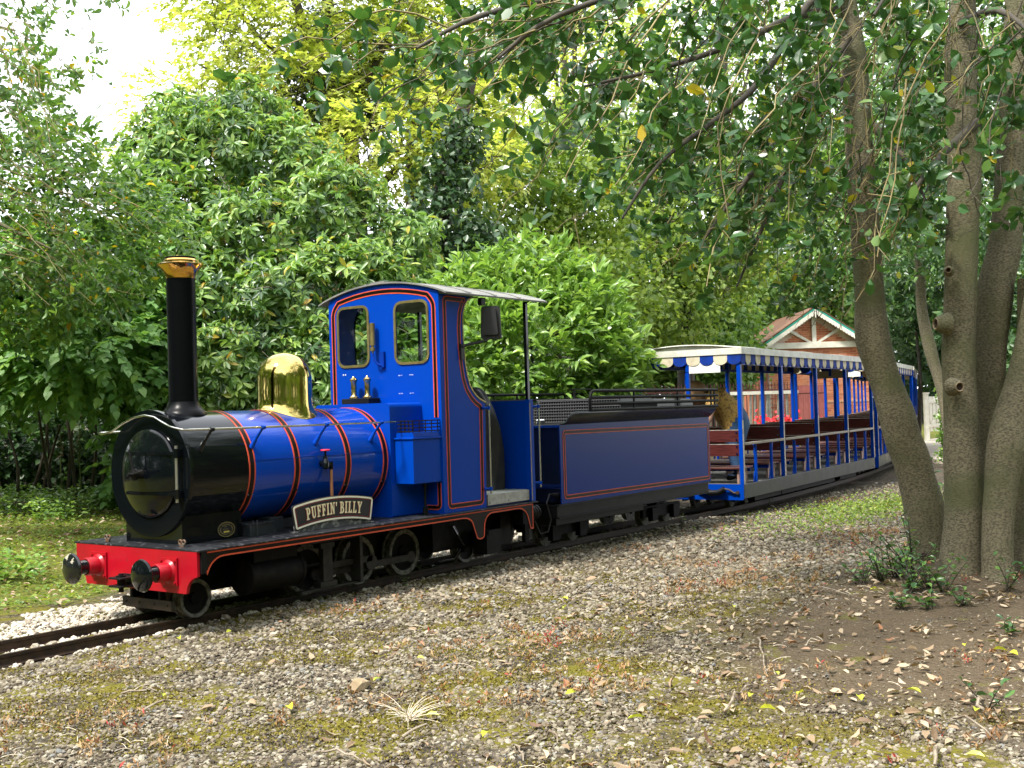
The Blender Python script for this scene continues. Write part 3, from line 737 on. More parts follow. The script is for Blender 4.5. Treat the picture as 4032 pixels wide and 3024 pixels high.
# --- name plate with its lettering
def LET(c):
    A = arc
    if c == 'I': return .40, [[[(0, 0), (.4, 0), (.4, .07), (.29, .14), (.29, .86), (.4, .93), (.4, 1), (0, 1), (0, .93), (.11, .86), (.11, .14), (0, .07)]]]
    if c == 'L': return .60, [[[(0, 0), (.6, 0), (.6, .28), (.53, .28), (.45, .12), (.29, .12), (.29, .86), (.4, .93), (.4, 1), (0, 1), (0, .93), (.11, .86), (.11, .14), (0, .07)]]]
    if c == 'F': return .60, [[[(0, 0), (.4, 0), (.4, .07), (.29, .14), (.29, .45), (.39, .45), (.43, .36), (.49, .36), (.49, .66), (.43, .66), (.39, .57), (.29, .57), (.29, .88), (.45, .88), (.53, .72), (.6, .72), (.6, 1), (0, 1), (0, .93), (.11, .86), (.11, .14), (0, .07)]]]
    if c == 'P': return .64, [[[(0, 0), (.4, 0), (.4, .07), (.29, .14), (.29, .40), (.36, .40)] + A(.36, .70, .28, .30, -85, 85, 8) + [(.36, 1), (0, 1), (0, .93), (.11, .86), (.11, .14), (0, .07)], [(.29, .52)] + A(.34, .70, .12, .18, -80, 80, 6) + [(.29, .88)]]]
    if c == 'B': return .68, [[[(0, 0), (.36, 0)] + A(.37, .27, .31, .27, -85, 60, 8) + A(.34, .75, .28, .25, -50, 85, 7) + [(.34, 1), (0, 1), (0, .93), (.11, .86), (.11, .14), (0, .07)], [(.29, .12)] + A(.35, .28, .14, .16, -80, 80, 6) + [(.29, .44)], [(.29, .56)] + A(.34, .72, .11, .16, -80, 80, 6) + [(.29, .88)]]]
    if c == 'U': return .74, [[[(0, 1), (0, .93), (.1, .87), (.1, .3)] + A(.37, .3, .27, .31, 185, 355, 10) + [(.64, .3), (.64, .87), (.74, .93), (.74, 1), (.42, 1), (.42, .93), (.52, .87), (.52, .3)] + A(.4, .3, .12, .18, -5, -175, 7) + [(.28, .3), (.28, .87), (.38, .93), (.38, 1)]]]
    if c == 'N': return .76, [[[(0, 0), (.32, 0), (.32, .07), (.22, .14), (.22, .66), (.53, 0), (.66, 0), (.66, .86), (.76, .93), (.76, 1), (.46, 1), (.46, .93), (.55, .86), (.55, .40), (.27, 1), (0, 1), (0, .93), (.11, .86), (.11, .14), (0, .07)]]]
    if c == 'Y': return .74, [[[(.19, 0), (.55, 0), (.55, .07), (.46, .14), (.46, .42), (.69, .88), (.75, .93), (.75, 1), (.49, 1), (.49, .93), (.55, .89), (.41, .58), (.27, .89), (.33, .93), (.33, 1), (0, 1), (0, .93), (.06, .88), (.28, .42), (.28, .14), (.19, .07)]]]
    return .18, [[[(.02, 1), (.18, 1), (.12, .64), (.06, .64)]]]
NPY = -.500
cxp, czp, Rn = 1.337, -1.335, 2.062            # centre of the arc
def pol(r, a): return (cxp + r * math.sin(a), czp + r * math.cos(a))
def archshape(r0, r1, a, rad):
    top = [pol(r1, t) for t in np.linspace(-a, a, 17)]; bot = [pol(r0, t) for t in np.linspace(a, -a, 17)]
    pts = top + bot; R_ = [rad] + [0] * 15 + [rad] + [rad * .25] + [0] * 15 + [rad * .25]
    return rounded(pts, R_, 5)
fnp = XZ(NPY, -1)
npb = obj('name_plate', MB().plate([archshape(Rn - .178, Rn, .2035, .03)], fnp, -.012, 0), [PLATE], L)
bdr = MB(); bdr.strip(archshape(Rn - .166, Rn - .0125, .1975, .025), .0125, fnp, .0006, .003, True, 0); bdr.strip(archshape(Rn - .152, Rn - .0255, .1905, .018), .0042, fnp, .0006, .0026, True, 1)
obj('plate_border', bdr, [CREAM_BORDER, DRED], npb)
h = .086; rbase = Rn - .132; text = "PUFFIN' BILLY"
adv = []; xx = 0
for c in text:
    wd = .30 if c == ' ' else LET(c)[0]; adv.append((c, xx, wd)); xx += wd + (.15 if c not in " " else .02)
tot = xx - .15; sc_ = h * .80
for c, x0, wd in adv:
    if c == ' ': continue
    am = (x0 + wd / 2 - tot / 2) * sc_ / rbase * .905
    ca, sa = math.cos(am), math.sin(am); o_ = pol(rbase, am)
    def fl(dx, dz):
        def f_(u, v, t):
            lu = (u - wd / 2) * sc_ * .92; lv = v * h
            return (o_[0] + lu * ca + lv * sa + dx, NPY - t, o_[1] - lu * sa + lv * ca + dz)
        return f_
    lt = MB()
    for poly in LET(c)[1]:
        lt.plate(poly, fl(-.0045, -.0048), .0006, .0022, 1); lt.plate(poly, fl(0, 0), .0024, .0050, 0)
    obj('letter', lt, [CREAMP, DRED], npb)
nb = MB().box(.96, 1.72, NPY + .013, NPY + .03, .4966, .545).box(.93, .97, NPY - .02, NPY + .03, .4966, .505).box(1.69, 1.73, NPY - .02, NPY + .03, .4966, .505)
obj('plate_bracket', nb, mat('grey_bracket', (.05, .052, .055), .5, col2=(.22, .22, .2), vs=25, lo=.5, hi=.6), npb)

# --- black cover draped over the driver's seat
cv = MB(); vs = []; fs = []; n = 40
rows = [(.605, .17, .20), (.70, .17, .20), (.85, .175, .205), (1.0, .18, .21), (1.12, .18, .21), (1.22, .17, .20), (1.30, .155, .18), (1.40, .13, .15), (1.48, .10, .12), (1.512, .07, .085), (1.518, .02, .03)]
for j, (z, rx, ry) in enumerate(rows):
    for i in range(n):
        a = 2 * PI * i / n; fo = 1 + .07 * math.sin(5 * a + 2.2 * j * .3) + .05 * math.sin(9 * a - j * .9) + .04 * math.sin(14 * a + z * 17)
        if j > 8: fo = 1
        vs.append((3.47 - .26 * max(0, (z - 1.05)) + rx * fo * math.cos(a), -.22 + ry * fo * math.sin(a), z + .012 * math.sin(6 * a + j)))
for j in range(len(rows) - 1):
    for i in range(n): fs.append((j * n + i, j * n + (i + 1) % n, (j + 1) * n + (i + 1) % n, (j + 1) * n + i))
fs.append(tuple((len(rows) - 1) * n + i for i in range(n)))
cv.add(vs, fs, 0, True)
cvo = obj('fabric_cover', cv, CLOTH, None, sharp=60); ssd = cvo.modifiers.new('soft', 'SUBSURF'); ssd.levels = 1; ssd.render_levels = 1
tag(cvo, 'black fabric cover draped over the seat inside the open cab', 'cover')

# ================================================================== TENDER
T = thing('tender', 'blue lined tender with black top rails coupled behind the locomotive', 'tender', (4.1, 0, 0))
X0 = 4.1
TBLK = mat('tender_black', (.0025, .0028, .0035), .5, spec=.12)
def TX(f): return lambda u, v, t: (f(u, v, t)[0] - X0, f(u, v, t)[1], f(u, v, t)[2])
for s in (-1, 1):
    fn = TX(XZ(s * .647, s))
    side = [(4.103, .432), (7.155, .432), (7.155, 1.160), (4.103, 1.160)]
    ts = obj('side_panel', MB().plate([side], fn, -.012, 0), [mat('shaded_blue_paint', (.0006, .026, .20), .26, spec=.2)], T)  # train blue, darkened to stand for the weaker light on the tender side
    lining('lining', rounded([(4.168, .492), (7.118, .478), (7.118, 1.068), (4.168, 1.090)], [.03, .03, .03, .03], 4), fn, ts, True, .040, .0075)
    # flared coping with rounded front end
    cp_ = MB(); prof = [(0, 0), (.02, .015), (.05, .05), (.072, .085), (.085, .118)]
    xs = [(4.103, .0), (4.112, .25), (4.14, .55), (4.19, .82), (4.26, .97), (4.33, 1.0), (7.155, 1.0)]
    vs = []; fs = []
    for (x, k_) in xs:
        for (o_, z) in prof: vs.append((x - X0 + (.10 * z / .118 if x > 7 else 0) * .6, s * (.647 + o_ * .95), 1.160 + z * k_))
    for i in range(len(xs) - 1):
        for j in range(4): fs.append((5 * i + j, 5 * i + 5 + j, 5 * i + 6 + j, 5 * i + 1 + j))
    cp_.add(vs, fs, 0, True)
    cpo = obj('coping', cp_, mat('black_coping', (.007, .011, .020), .24, col2=(.012, .018, .026), vs=4, spec=.22), ts)
    so_ = cpo.modifiers.new('thick', 'SOLIDIFY'); so_.thickness = .008
    for z in (1.285, 1.345, 1.405, 1.468):
        yy = s * (.722 - .0)
        x0 = 4.505 if z < 1.46 else 4.56
        pts = [(x0 + .02, yy, z), (7.235, yy, z)]
        if z > 1.46: pts = [(4.522, yy, 1.275), (4.522, yy, 1.37), (4.532, yy, 1.43), (4.56, yy, 1.46), (4.60, yy, 1.468), (7.235, yy, 1.468)]
        obj('top_rail', MB().tube([(p[0] - X0, p[1], p[2]) for p in pts], .0155, 8), TBLK, T)
    for x in (5.35, 6.28, 7.07, 7.16):
        obj('rail_stanchion', MB().box(x - .010 - X0, x + .010 - X0, s * .722 - .007, s * .722 + .007, 1.265, 1.468), TBLK, T)
fb_ = MB().box(4.20 - X0, 4.215 - X0, -.634, .634, .436, 1.158); obj('front_bulkhead', fb_, mat('dark_navy', (.004, .008, .022), .4, col2=(.006, .010, .028), vs=4), T)
obj('bulkhead_strip', MB().box(4.17 - X0, 4.199 - X0, -.634, .634, 1.135, 1.157), STEEL, T)
obj('bulkhead_strip', MB().box(4.17 - X0, 4.199 - X0, -.634, .634, .585, .606).box(4.185 - X0, 4.199 - X0, -.634, .634, .565, .580), STEEL, T)
obj('rear_bulkhead', MB().box(7.13 - X0, 7.145 - X0, -.634, .634, .436, 1.158), BLUE_DULL, T)
obj('top_plate', MB().box(4.216 - X0, 7.129 - X0, -.634, .634, 1.145, 1.157), SOOT, T)
fm = MB()
for s in (-1, 1): fm.box(4.02 - X0, 7.08 - X0, s * .63 - .02, s * .63 + .02, .308, .4315).box(4.02 - X0, 7.08 - X0, s * .655 - .02, s * .655 + .02, .420, .431).box(4.02 - X0, 7.08 - X0, s * .655 - .02, s * .655 + .02, .308, .318)
fm.box(4.02 - X0, 4.06 - X0, -.61, .61, .308, .431).box(7.04 - X0, 7.08 - X0, -.61, .61, .308, .431)
obj('frame', fm, mat('dark_grey_frame', (.005, .0055, .006), .5, col2=(.011, .0105, .010), vs=5, spec=.15), T)
obj('under_tank', MB().box(4.07 - X0, 5.68 - X0, -.60, .60, .236, .306), mat('dark_grey_frame'  , (.02, .021, .021)), T, bevel=.004)
for xb in (4.62, 6.55):
    bg_ = MB()
    for s in (-1, 1): bg_.box(xb - .42 - X0, xb + .42 - X0, s * .32 - .02, s * .32 + .02, .10, .22).box(xb - .30 - X0, xb - .18 - X0, s * .36 - .03, s * .36 + .03, .06, .20).box(xb + .18 - X0, xb + .30 - X0, s * .36 - .03, s * .36 + .03, .06, .20)
    bg_.box(xb - .08 - X0, xb + .08 - X0, -.32, .32, .14, .30)
    bgo = obj('bogie', bg_, SOOT, T)
    for dx in (-.24, .24):
        for s in (-1, 1):
            obj('wheel', MB().lathe([(.0005, .07), (.08, .07), (.115, .065), (.117, .01), (.13, 0), (.05, 0)], (xb + dx - X0, s * .20, .117), (0, s, 0), 24), TYRE, bgo)
# engine cover with open mesh front, glassy lid
ec = MB().plate([[(-.60, 1.158), (-.60, 1.345), (-.52, 1.392), (.40, 1.392), (.52, 1.158)]], lambda u, v, t: (5.30 - X0 + t, u, v), 0, .75)
eco = obj('engine_cover', ec, TBLK, T)
mg = MB()
for k in range(8):
    z = 1.168 + k * .031; yr = .52 - (z - 1.158) * .5; mg.box(5.268 - X0, 5.276 - X0, -.60, yr, z - .005, z + .005)
for k in range(36):
    y = -.60 + k * .031
    if y < .52: mg.box(5.276 - X0, 5.284 - X0, y - .005, y + .005, 1.160, min(1.392, 1.158 + (.53 - y) / .5))
mg.box(5.266 - X0, 5.286 - X0, -.61, .41, 1.392, 1.404)
obj('mesh_grille', mg, mat('grey_mesh', (.075, .075, .08), .5), eco, kind='stuff')
obj('glossy_lid', MB().plate([rounded([(6.08, 1.158), (6.08, 1.385), (7.05, 1.375), (7.10, 1.158)], [0, .04, .08, 0], 4)], TX(XZ(0, -1)), -.50, .50), mat('green_black_gloss', (.012, .022, .018), .10, spec=.4), T)
obj('filler_cap', MB().lathe([(.05, 0), (.05, .04), (.04, .05), (.0005, .055)], (4.70 - X0, -.02, 1.158), (0, 0, 1), 16), STEEL, T)
obj('loading_lamp', MB().box(5.66 - X0, 5.95 - X0, .16, .24, 1.505, 1.515).box(5.67 - X0, 5.68 - X0, .19, .21, 1.40, 1.505), BLACKM, T)
coil = [(3.72 + .29 * i / 96 - X0, -.42 + .055 * math.sin(2 * PI * i / 12), .37 + .055 * math.cos(2 * PI * i / 12) + .01 * math.sin(i * .06)) for i in range(97)]
obj('coiled_hose', MB().tube(coil, .011, 6), RUBBER, T)
obj('control_cable', MB().tube([(4.19 - X0, -.56, .50), (4.02 - X0, -.57, .53), (3.97 - X0, -.57, .45), (4.02 - X0, -.58, .30), (3.98 - X0, -.57, .19), (3.90 - X0, -.54, .18), (3.87 - X0, -.5, .30)], .007, 8), mat('grey_cable', (.018, .018, .02), .5), T)
obj('socket', MB().cyl((4.198 - X0, -.56, .50), (4.12 - X0, -.57, .515), .032, .026, 14).cyl((4.12 - X0, -.57, .515), (4.05 - X0, -.57, .525), .02, .014, 10), RUBBER, T)
obj('drawbar', MB().box(3.63 - X0, 4.03 - X0, -.03, .03, .25, .28).box(3.72 - X0, 3.78 - X0, -.50, -.46, .12, .30), SOOT, T)

# ================================================================== COACHES
LC = 6.06; BAY = 1.515
def build_coach(loc, rz):
    c = thing('open_coach', 'open sided blue coach with scalloped white roof coupled behind the tender, woman bending inside', 'coach', (loc[0], loc[1], 0), rz, 'open coaches of the miniature train')
    roofp = lambda y: 1.972 + .062 * (1 - (y / .70) ** 2)
    ys = np.linspace(-.70, .70, 13); vs = []; fs = []
    xs = np.linspace(-.038, LC + .038, 9)
    for x in xs:
        for y in ys: vs.append((x, y, roofp(y) + .004 * math.sin(x * 5 + y * 3)))
    k = len(ys)
    for i in range(len(xs) - 1):
        for j in range(k - 1): fs.append((i * k + j, i * k + k + j, i * k + k + j + 1, i * k + j + 1))
    ro = obj('roof', MB().add(vs, fs, 0, True), WHITE_ROOF, c)
    sm_ = ro.modifiers.new('thick', 'SOLIDIFY'); sm_.thickness = .014; sm_.offset = -1
    for (a, b, s) in ((-.05, LC + .05, -1), (-.05, LC + .05, 1)):
        obj('fascia', MB().box(a, b, min(s * .700, s * .712), max(s * .700, s * .712), 1.893, 1.974), WHITE_ROOF, ro)
    for x in (-.05, LC + .04):
        obj('fascia', MB().box(x, x + .010, -.6995, .6995, 1.893, 1.970), WHITE_ROOF, ro)
    sw = .175; sc_pts = lambda u0: [(u0, 1.900), (u0, 1.83)] + arc(u0 + sw / 2, 1.83, sw / 2, .062, 180, 360, 7) + [(u0 + sw, 1.900)]
    for s in (-1, 1):
        n_ = int(LC / sw) + 1
        for kk in range(n_):
            u0 = -.045 + kk * (LC + .09) / n_
            o = MB().plate([[(p[0], p[1]) for p in sc_pts(u0)]], XZ(s * .694, -s), 0, .004)
            obj('scallop', o, SCAL_C if kk % 2 else SCAL_B, ro)
    for x in (-.040, LC + .036):
        for kk in range(8):
            u0 = -.70 + kk * .175
            obj('scallop', MB().plate([sc_pts(u0)], YZ(x, 1), 0, .004), SCAL_B if kk % 2 == 0 else SCAL_C, ro)
    for (x, d) in ((.0, 1), (LC - .0, -1)):
        obj('roof_end', MB().plate([[(-.69, 1.90), (.69, 1.90)] + [(y, roofp(y) - .016) for y in np.linspace(.69, -.69, 9)]], YZ(x, d), 0, .012), WHITE_ROOF, ro)
    # posts
    for i in range(5):
        for s in (-1, 1):
            x = i * BAY
            obj('post', MB().box(x - .028, x + .028, s * .655 - .024, s * .655 + .024, .337, 1.90), BLUE, c, bevel=.003)
            if s < 0: obj('post_edge', MB().box(x - .020, x + .020, -.6825, -.6795, .34, 1.10), EDGE, c)
    for x in (0., LC): obj('post', MB().box(x - .022, x + .022, -.022, .022, 1.70, 1.90), BLUE, c)
    obj('post', MB().box(-.022, .022, -.02, .025, .985, 1.69), BLUE, c)
    for s in (-1, 1): obj('cant_rail', MB().box(-.03, LC + .03, s * .66 - .018, s * .66 + .018, 1.765, 1.80), BLUE, c)
    # bench ends, seats, backs
    for i in range(5):
        x = i * BAY
        for (z0, z1) in ((.672, .818), (.842, .988)):
            b_ = obj('back_plank', MB().box(x - .012, x + .012, -.625, .625, z0, z1 - .006), WOOD, c, bevel=.003)
            obj('plank_edge', MB().box(x - .013, x + .013, -.627, .627, z1 - .0055, z1), EDGE, b_)
            for z in (z0 + .03, z1 - .03):
                bb = MB()
                for y in (-.618, .618):
                    pass
                obj('bolt', MB().cyl((x - .022, -.600, z), (x - .0125, -.600, z), .011, n=8), STEEL, b_)
        for d in (-1, 1):
            if (i == 0 and d < 0) or (i == 4 and d > 0): continue
            for j in range(4):
                xa = x + d * (.06 + j * .105); xb = xa + d * .088
                obj('seat_slat', MB().box(min(xa, xb), max(xa, xb), -.62, .62, .512, .535), WOODX, c, bevel=.003)
            xe = x + d * .43
            obj('seat_rail', MB().box(min(xe, xe - d * .02), max(xe, xe - d * .02), -.60, .60, .468, .511), BLUE_DULL, c)
            for y in (-.56, -.02, .56):
                obj('seat_box', MB().box(min(x + d * .10, x + d * .38), max(x + d * .10, x + d * .38), y - .012, y + .012, .338, .511), TAN, c)
            xs_ = x + d * .47
            st = MB().tube([(xs_, -.655, .34), (xs_, -.655, .72), (xs_ - d * .01, -.655, .775), (xs_ - d * .04, -.655, .800)], .021, 8)
            obj('bench_end', st, BLUE, c)
            obj('bench_end', MB().tube([(xs_, .655, .34), (xs_, .655, .72), (xs_ - d * .01, .655, .775), (xs_ - d * .04, .655, .800)], .021, 8), BLUE, c)
            obj('bench_foot', MB().plate([[(xs_ - .07, .338), (xs_ + .07, .338), (xs_ + .03, .46), (xs_ - .03, .46)]], XZ(-.640, -1), 0, .012), BLUE, c)
    for i in range(4):
        obj('arm_rail', MB().box(i * BAY + .03, (i + 1) * BAY - .03, -.692, -.650, .800, .832), GREYWOOD, c, bevel=.006)
        obj('arm_rail', MB().box(i * BAY + .03, (i + 1) * BAY - .03, .650, .692, .800, .832), GREYWOOD, c, bevel=.006)
    obj('floor', MB().box(-.02, LC + .02, -.655, .655, .300, .336), mat('coach_floor', (.06, .058, .055), .7, col2=(.09, .085, .08), vs=8), c)
    for s in (-1, 1): obj('solebar', MB().box(-.022, LC + .022, s * .655 - .022, s * .655 + .022, .165, .3355), SOLE, c, bevel=.004)
    for x in (-.03, LC + .022): obj('headstock', MB().box(x, x + .008, -.674, .674, .160, .338).box(x - .002, x + .012, -.66, .66, .150, .159), BLUE, c)
    obj('draw_bar', MB().box(-.28, -.031, -.04, .04, .19, .23), SOOT, c)
    hp = [(-.045, -.10, .285), (-.06, -.17, .275), (-.075, -.28, .235), (-.08, -.38, .242), (-.07, -.45, .285)]
    obj('brake_hose', MB().tube(hp, .036, 10), mat('ribbed_rubber', (.007, .0075, .009), .5, spec=.2), c)
    obj('hose_pipe', MB().tube([(-.07, -.45, .285), (-.06, -.50, .275), (-.05, -.56, .235), (-.035, -.60, .24)], .012, 8).cyl((-.055, -.60, .24), (-.031, -.60, .24), .022, n=10), mat('brown_iron', (.06, .04, .03), .5, .4), c)
    obj('sign_board', MB().box(-.034, -.030, -.43, -.03, 1.683, 1.808), SIGNW, c)
    obj('sign_board', MB().box(LC - .02, LC - .012, -.30, .22, 1.665, 1.79), SIGNG, c)
    for (a, b) in ((.55, 1.55), (1.58, 4.0), (4.3, 5.2)): obj('step_box', MB().box(a, b, -.60, -.50, .095, .164), SOOT, c)
    for xb in (.9, LC - .9):
        bg_ = MB()
        for s in (-1, 1): bg_.box(xb - .40, xb + .40, s * .33 - .02, s * .33 + .02, .08, .16)
        bg_.box(xb - .06, xb + .06, -.33, .33, .10, .29)
        bgo = obj('bogie', bg_, SOOT, c)
        for dx in (-.26, .26):
            for s in (-1, 1): obj('wheel', MB().lathe([(.0005, .07), (.08, .07), (.10, .065), (.102, .01), (.115, 0), (.05, 0)], (xb + dx, s * .20, .102), (0, s, 0), 20), TYRE, bgo)
    return c
coach = build_coach((7.943, .004), .077)
FB = thing('board_fence', 'low fence of cream boards with blue posts along the far side of the coach', 'fence', (7.943 - 1.25 * math.sin(.077), .004 + 1.25 * math.cos(.077), 0), .077)
bdm = make_mesh('board', MB().box(0, .25, 0, .016, .22, .70), mat('cream_board', (.72, .60, .36), .6, col2=(.58, .46, .26), vs=9)); psm = make_mesh('post', MB().box(0, .045, -.012, .03, 0, .74), BLUE)
for i in range(26):
    o = obj('board', bdm, None, FB); o.location = (.02 + i * .30, 0, 0); o = obj('post', psm, None, FB); o.location = (.272 + i * .30, 0, 0)
obj('rail', MB().box(0, 7.85, .031, .055, .58, .64), BLUE, FB)
Y2, Y3 = .20, .275
def chain(p, ya, yb): 
    e = (p[0] + (LC + .16) * math.cos(ya) + .14 * math.cos(yb), p[1] + (LC + .16) * math.sin(ya) + .14 * math.sin(yb)); return e
p2 = chain((7.943, .004), .077, Y2); p3 = chain(p2, Y2, Y3)
for (p, ya, lab) in ((p2, Y2, 'second open coach, mostly hidden behind the leaning tree trunk'), (p3, Y3, 'rearmost open coach, seen past the leaning trunk with passengers on board')):
    c = copy_tree(coach); c.location = (p[0], p[1], 0); c.rotation_euler = (0, 0, ya); c['label'] = lab

# ================================================================== PEOPLE
def skin_figure(name, J, edges, root, mats, pick, parent=None, levels=2):
    """one continuous body grown from a jointed skeleton; J: name -> (pos, radius)"""
    names = list(J); idx = {n_: i for i, n_ in enumerate(names)}
    me = bpy.data.meshes.new(name)
    me.from_pydata([J[n_][0] for n_ in names], [(idx[a], idx[b]) for a, b in edges], [])
    o = bpy.data.objects.new(name, me); COL.objects.link(o)
    sk = o.modifiers.new('skin', 'SKIN'); sk.use_smooth_shade = True
    lay = me.skin_vertices[0] if me.skin_vertices else None
    if lay is None:
        me.attributes.new('skin', 'FLOAT', 'POINT')
    for i, n_ in enumerate(names):
        r = J[n_][1]; r = r if isinstance(r, tuple) else (r, r)
        me.skin_vertices[0].data[i].radius = r; me.skin_vertices[0].data[i].use_root = (n_ == root)
    sb_ = o.modifiers.new('sub', 'SUBSURF'); sb_.levels = levels; sb_.render_levels = levels
    dg = bpy.context.evaluated_depsgraph_get(); dg.update()
    ev = o.evaluated_get(dg); m2 = bpy.data.meshes.new_from_object(ev)
    o.modifiers.clear(); o.data = m2
    m2.materials.clear()
    for q in mats: m2.materials.append(q)
    for p in m2.polygons:
        p.use_smooth = True; p.material_index = pick(p.center)
    o.parent = parent
    return o
SKIN = mat('skin', (.50, .27, .19), .5); JEANS = mat('denim', (.018, .062, .15), .8, col2=(.03, .085, .19), vs=14, bump=.3, bs=160); 
MUST = mat('mustard_print', (.36, .22, .05), .8, col2=(.16, .09, .03), vs=34, lo=.52, hi=.58); HAIR = mat('fair_hair', (.30, .18, .08), .6, col2=(.20, .11, .05), vs=30, stretch=(8, 8, 1))
SHOE = mat('dark_shoe', (.02, .02, .02), .5)
# woman bending over between the first two benches; local frame: x along the coach, y across
def wloc(x, y, z): 
    a = .077; return (7.943 + x * math.cos(a) - y * math.sin(a), .004 + x * math.sin(a) + y * math.cos(a), z)
W = thing('person', 'woman in mustard top and blue jeans bending over inside the coach', 'person', wloc(.62, -.36, .337), .077)
J = {'pel': ((0, 0, .77), (.235, .225)), 'hipL': ((.11, .03, .69), (.175, .18)), 'hipR': ((-.11, -.04, .69), (.175, .18)), 'waist': ((-.09, .11, .93), (.205, .18)), 'chest': ((-.18, .21, 1.03), (.21, .165)), 'shc': ((-.22, .26, 1.07), (.16, .12)), 'neck': ((-.26, .31, 1.10), (.062, .062)), 'head': ((-.30, .36, 1.12), (.088, .10)), 'crown': ((-.35, .42, 1.10), (.078, .088)),
     'kneeL': ((.12, .05, .40), (.10, .10)), 'kneeR': ((-.12, .0, .40), (.10, .10)), 'ankL': ((.12, -.01, .08), (.052, .055)), 'ankR': ((-.12, -.05, .08), (.052, .055)), 'toeL': ((.05, .13, .04), (.04, .03)), 'toeR': ((-.20, .08, .04), (.04, .03)),
     'shL': ((-.07, .38, 1.04), (.085, .085)), 'elL': ((-.06, .47, .74), (.055, .055)), 'wrL': ((-.16, .54, .52), (.034, .034)), 'haL': ((-.20, .58, .45), (.034, .02)),
     'shR': ((-.38, .14, 1.04), (.085, .085)), 'elR': ((-.54, .18, .74), (.055, .055)), 'wrR': ((-.58, .30, .53), (.034, .034)), 'haR': ((-.60, .35, .46), (.034, .02))}
Ed = [('pel', 'hipL'), ('pel', 'hipR'), ('pel', 'waist'), ('waist', 'chest'), ('chest', 'shc'), ('shc', 'neck'), ('neck', 'head'), ('head', 'crown'), ('hipL', 'kneeL'), ('hipR', 'kneeR'), ('kneeL', 'ankL'), ('kneeR', 'ankR'), ('ankL', 'toeL'), ('ankR', 'toeR'), ('shc', 'shL'), ('shL', 'elL'), ('elL', 'wrL'), ('wrL', 'haL'), ('shc', 'shR'), ('shR', 'elR'), ('elR', 'wrR'), ('wrR', 'haR')]
def pickw(c):
    if c.z < .075: return 3
    if (c - Vector((-.33, .39, 1.11))).length < .165: return 0
    if c.z < .88 and math.hypot(c.x, c.y) > .37 and c.z > .2: return 0
    if -.6 * c.x + .75 * c.y + .62 * (c.z - .77) > .075 and c.z > .62: return 2
    return 1
body = skin_figure('body', J, Ed, 'pel', [SKIN, JEANS, MUST, SHOE], pickw, W, 3)
hm = MB(); vs = []; fs = []; n = 18
for j, t in enumerate(np.linspace(0, 1, 11)):
    a = t * PI * .98; r = .128 * math.sin(a) + .004; al = -.155 * math.cos(a)
    for i in range(n):
        b_ = 2 * PI * i / n; u = r * math.cos(b_) * 1.02; vs.append((-.335 - .6 * al + .78 * u, .39 + .75 * al + .62 * u, 1.135 + r * .95 * math.sin(b_) - (.06 * math.sin(a) if math.sin(b_) < 0 else 0) + .01 * math.sin(5 * b_ + j)))
for j in range(10):
    for i in range(n): fs.append((j * n + i, j * n + (i + 1) % n, (j + 1) * n + (i + 1) % n, (j + 1) * n + i))
obj('hair', hm.add(vs, fs, 0, True), HAIR, W)
for sx_ in (-1, 1):
    fg = MB(); hx, hy, hz = (-.20, .58, .45) if sx_ > 0 else (-.60, .35, .46)
    for kf in range(4):
        ox = (kf - 1.5) * .019; ln = (.062, .072, .068, .052)[kf]
        fg.tube([(hx + ox * .8, hy + .005, hz - .005), (hx + ox, hy + .03, hz - ln * .5), (hx + ox, hy + .025, hz - ln)], [.010, .009, .006], 6)
    fg.tube([(hx - sx_ * .03, hy - .01, hz + .02), (hx - sx_ * .052, hy + .02, hz - .005), (hx - sx_ * .05, hy + .035, hz - .03)], [.011, .010, .007], 6)
    obj('hand', fg, SKIN, W)
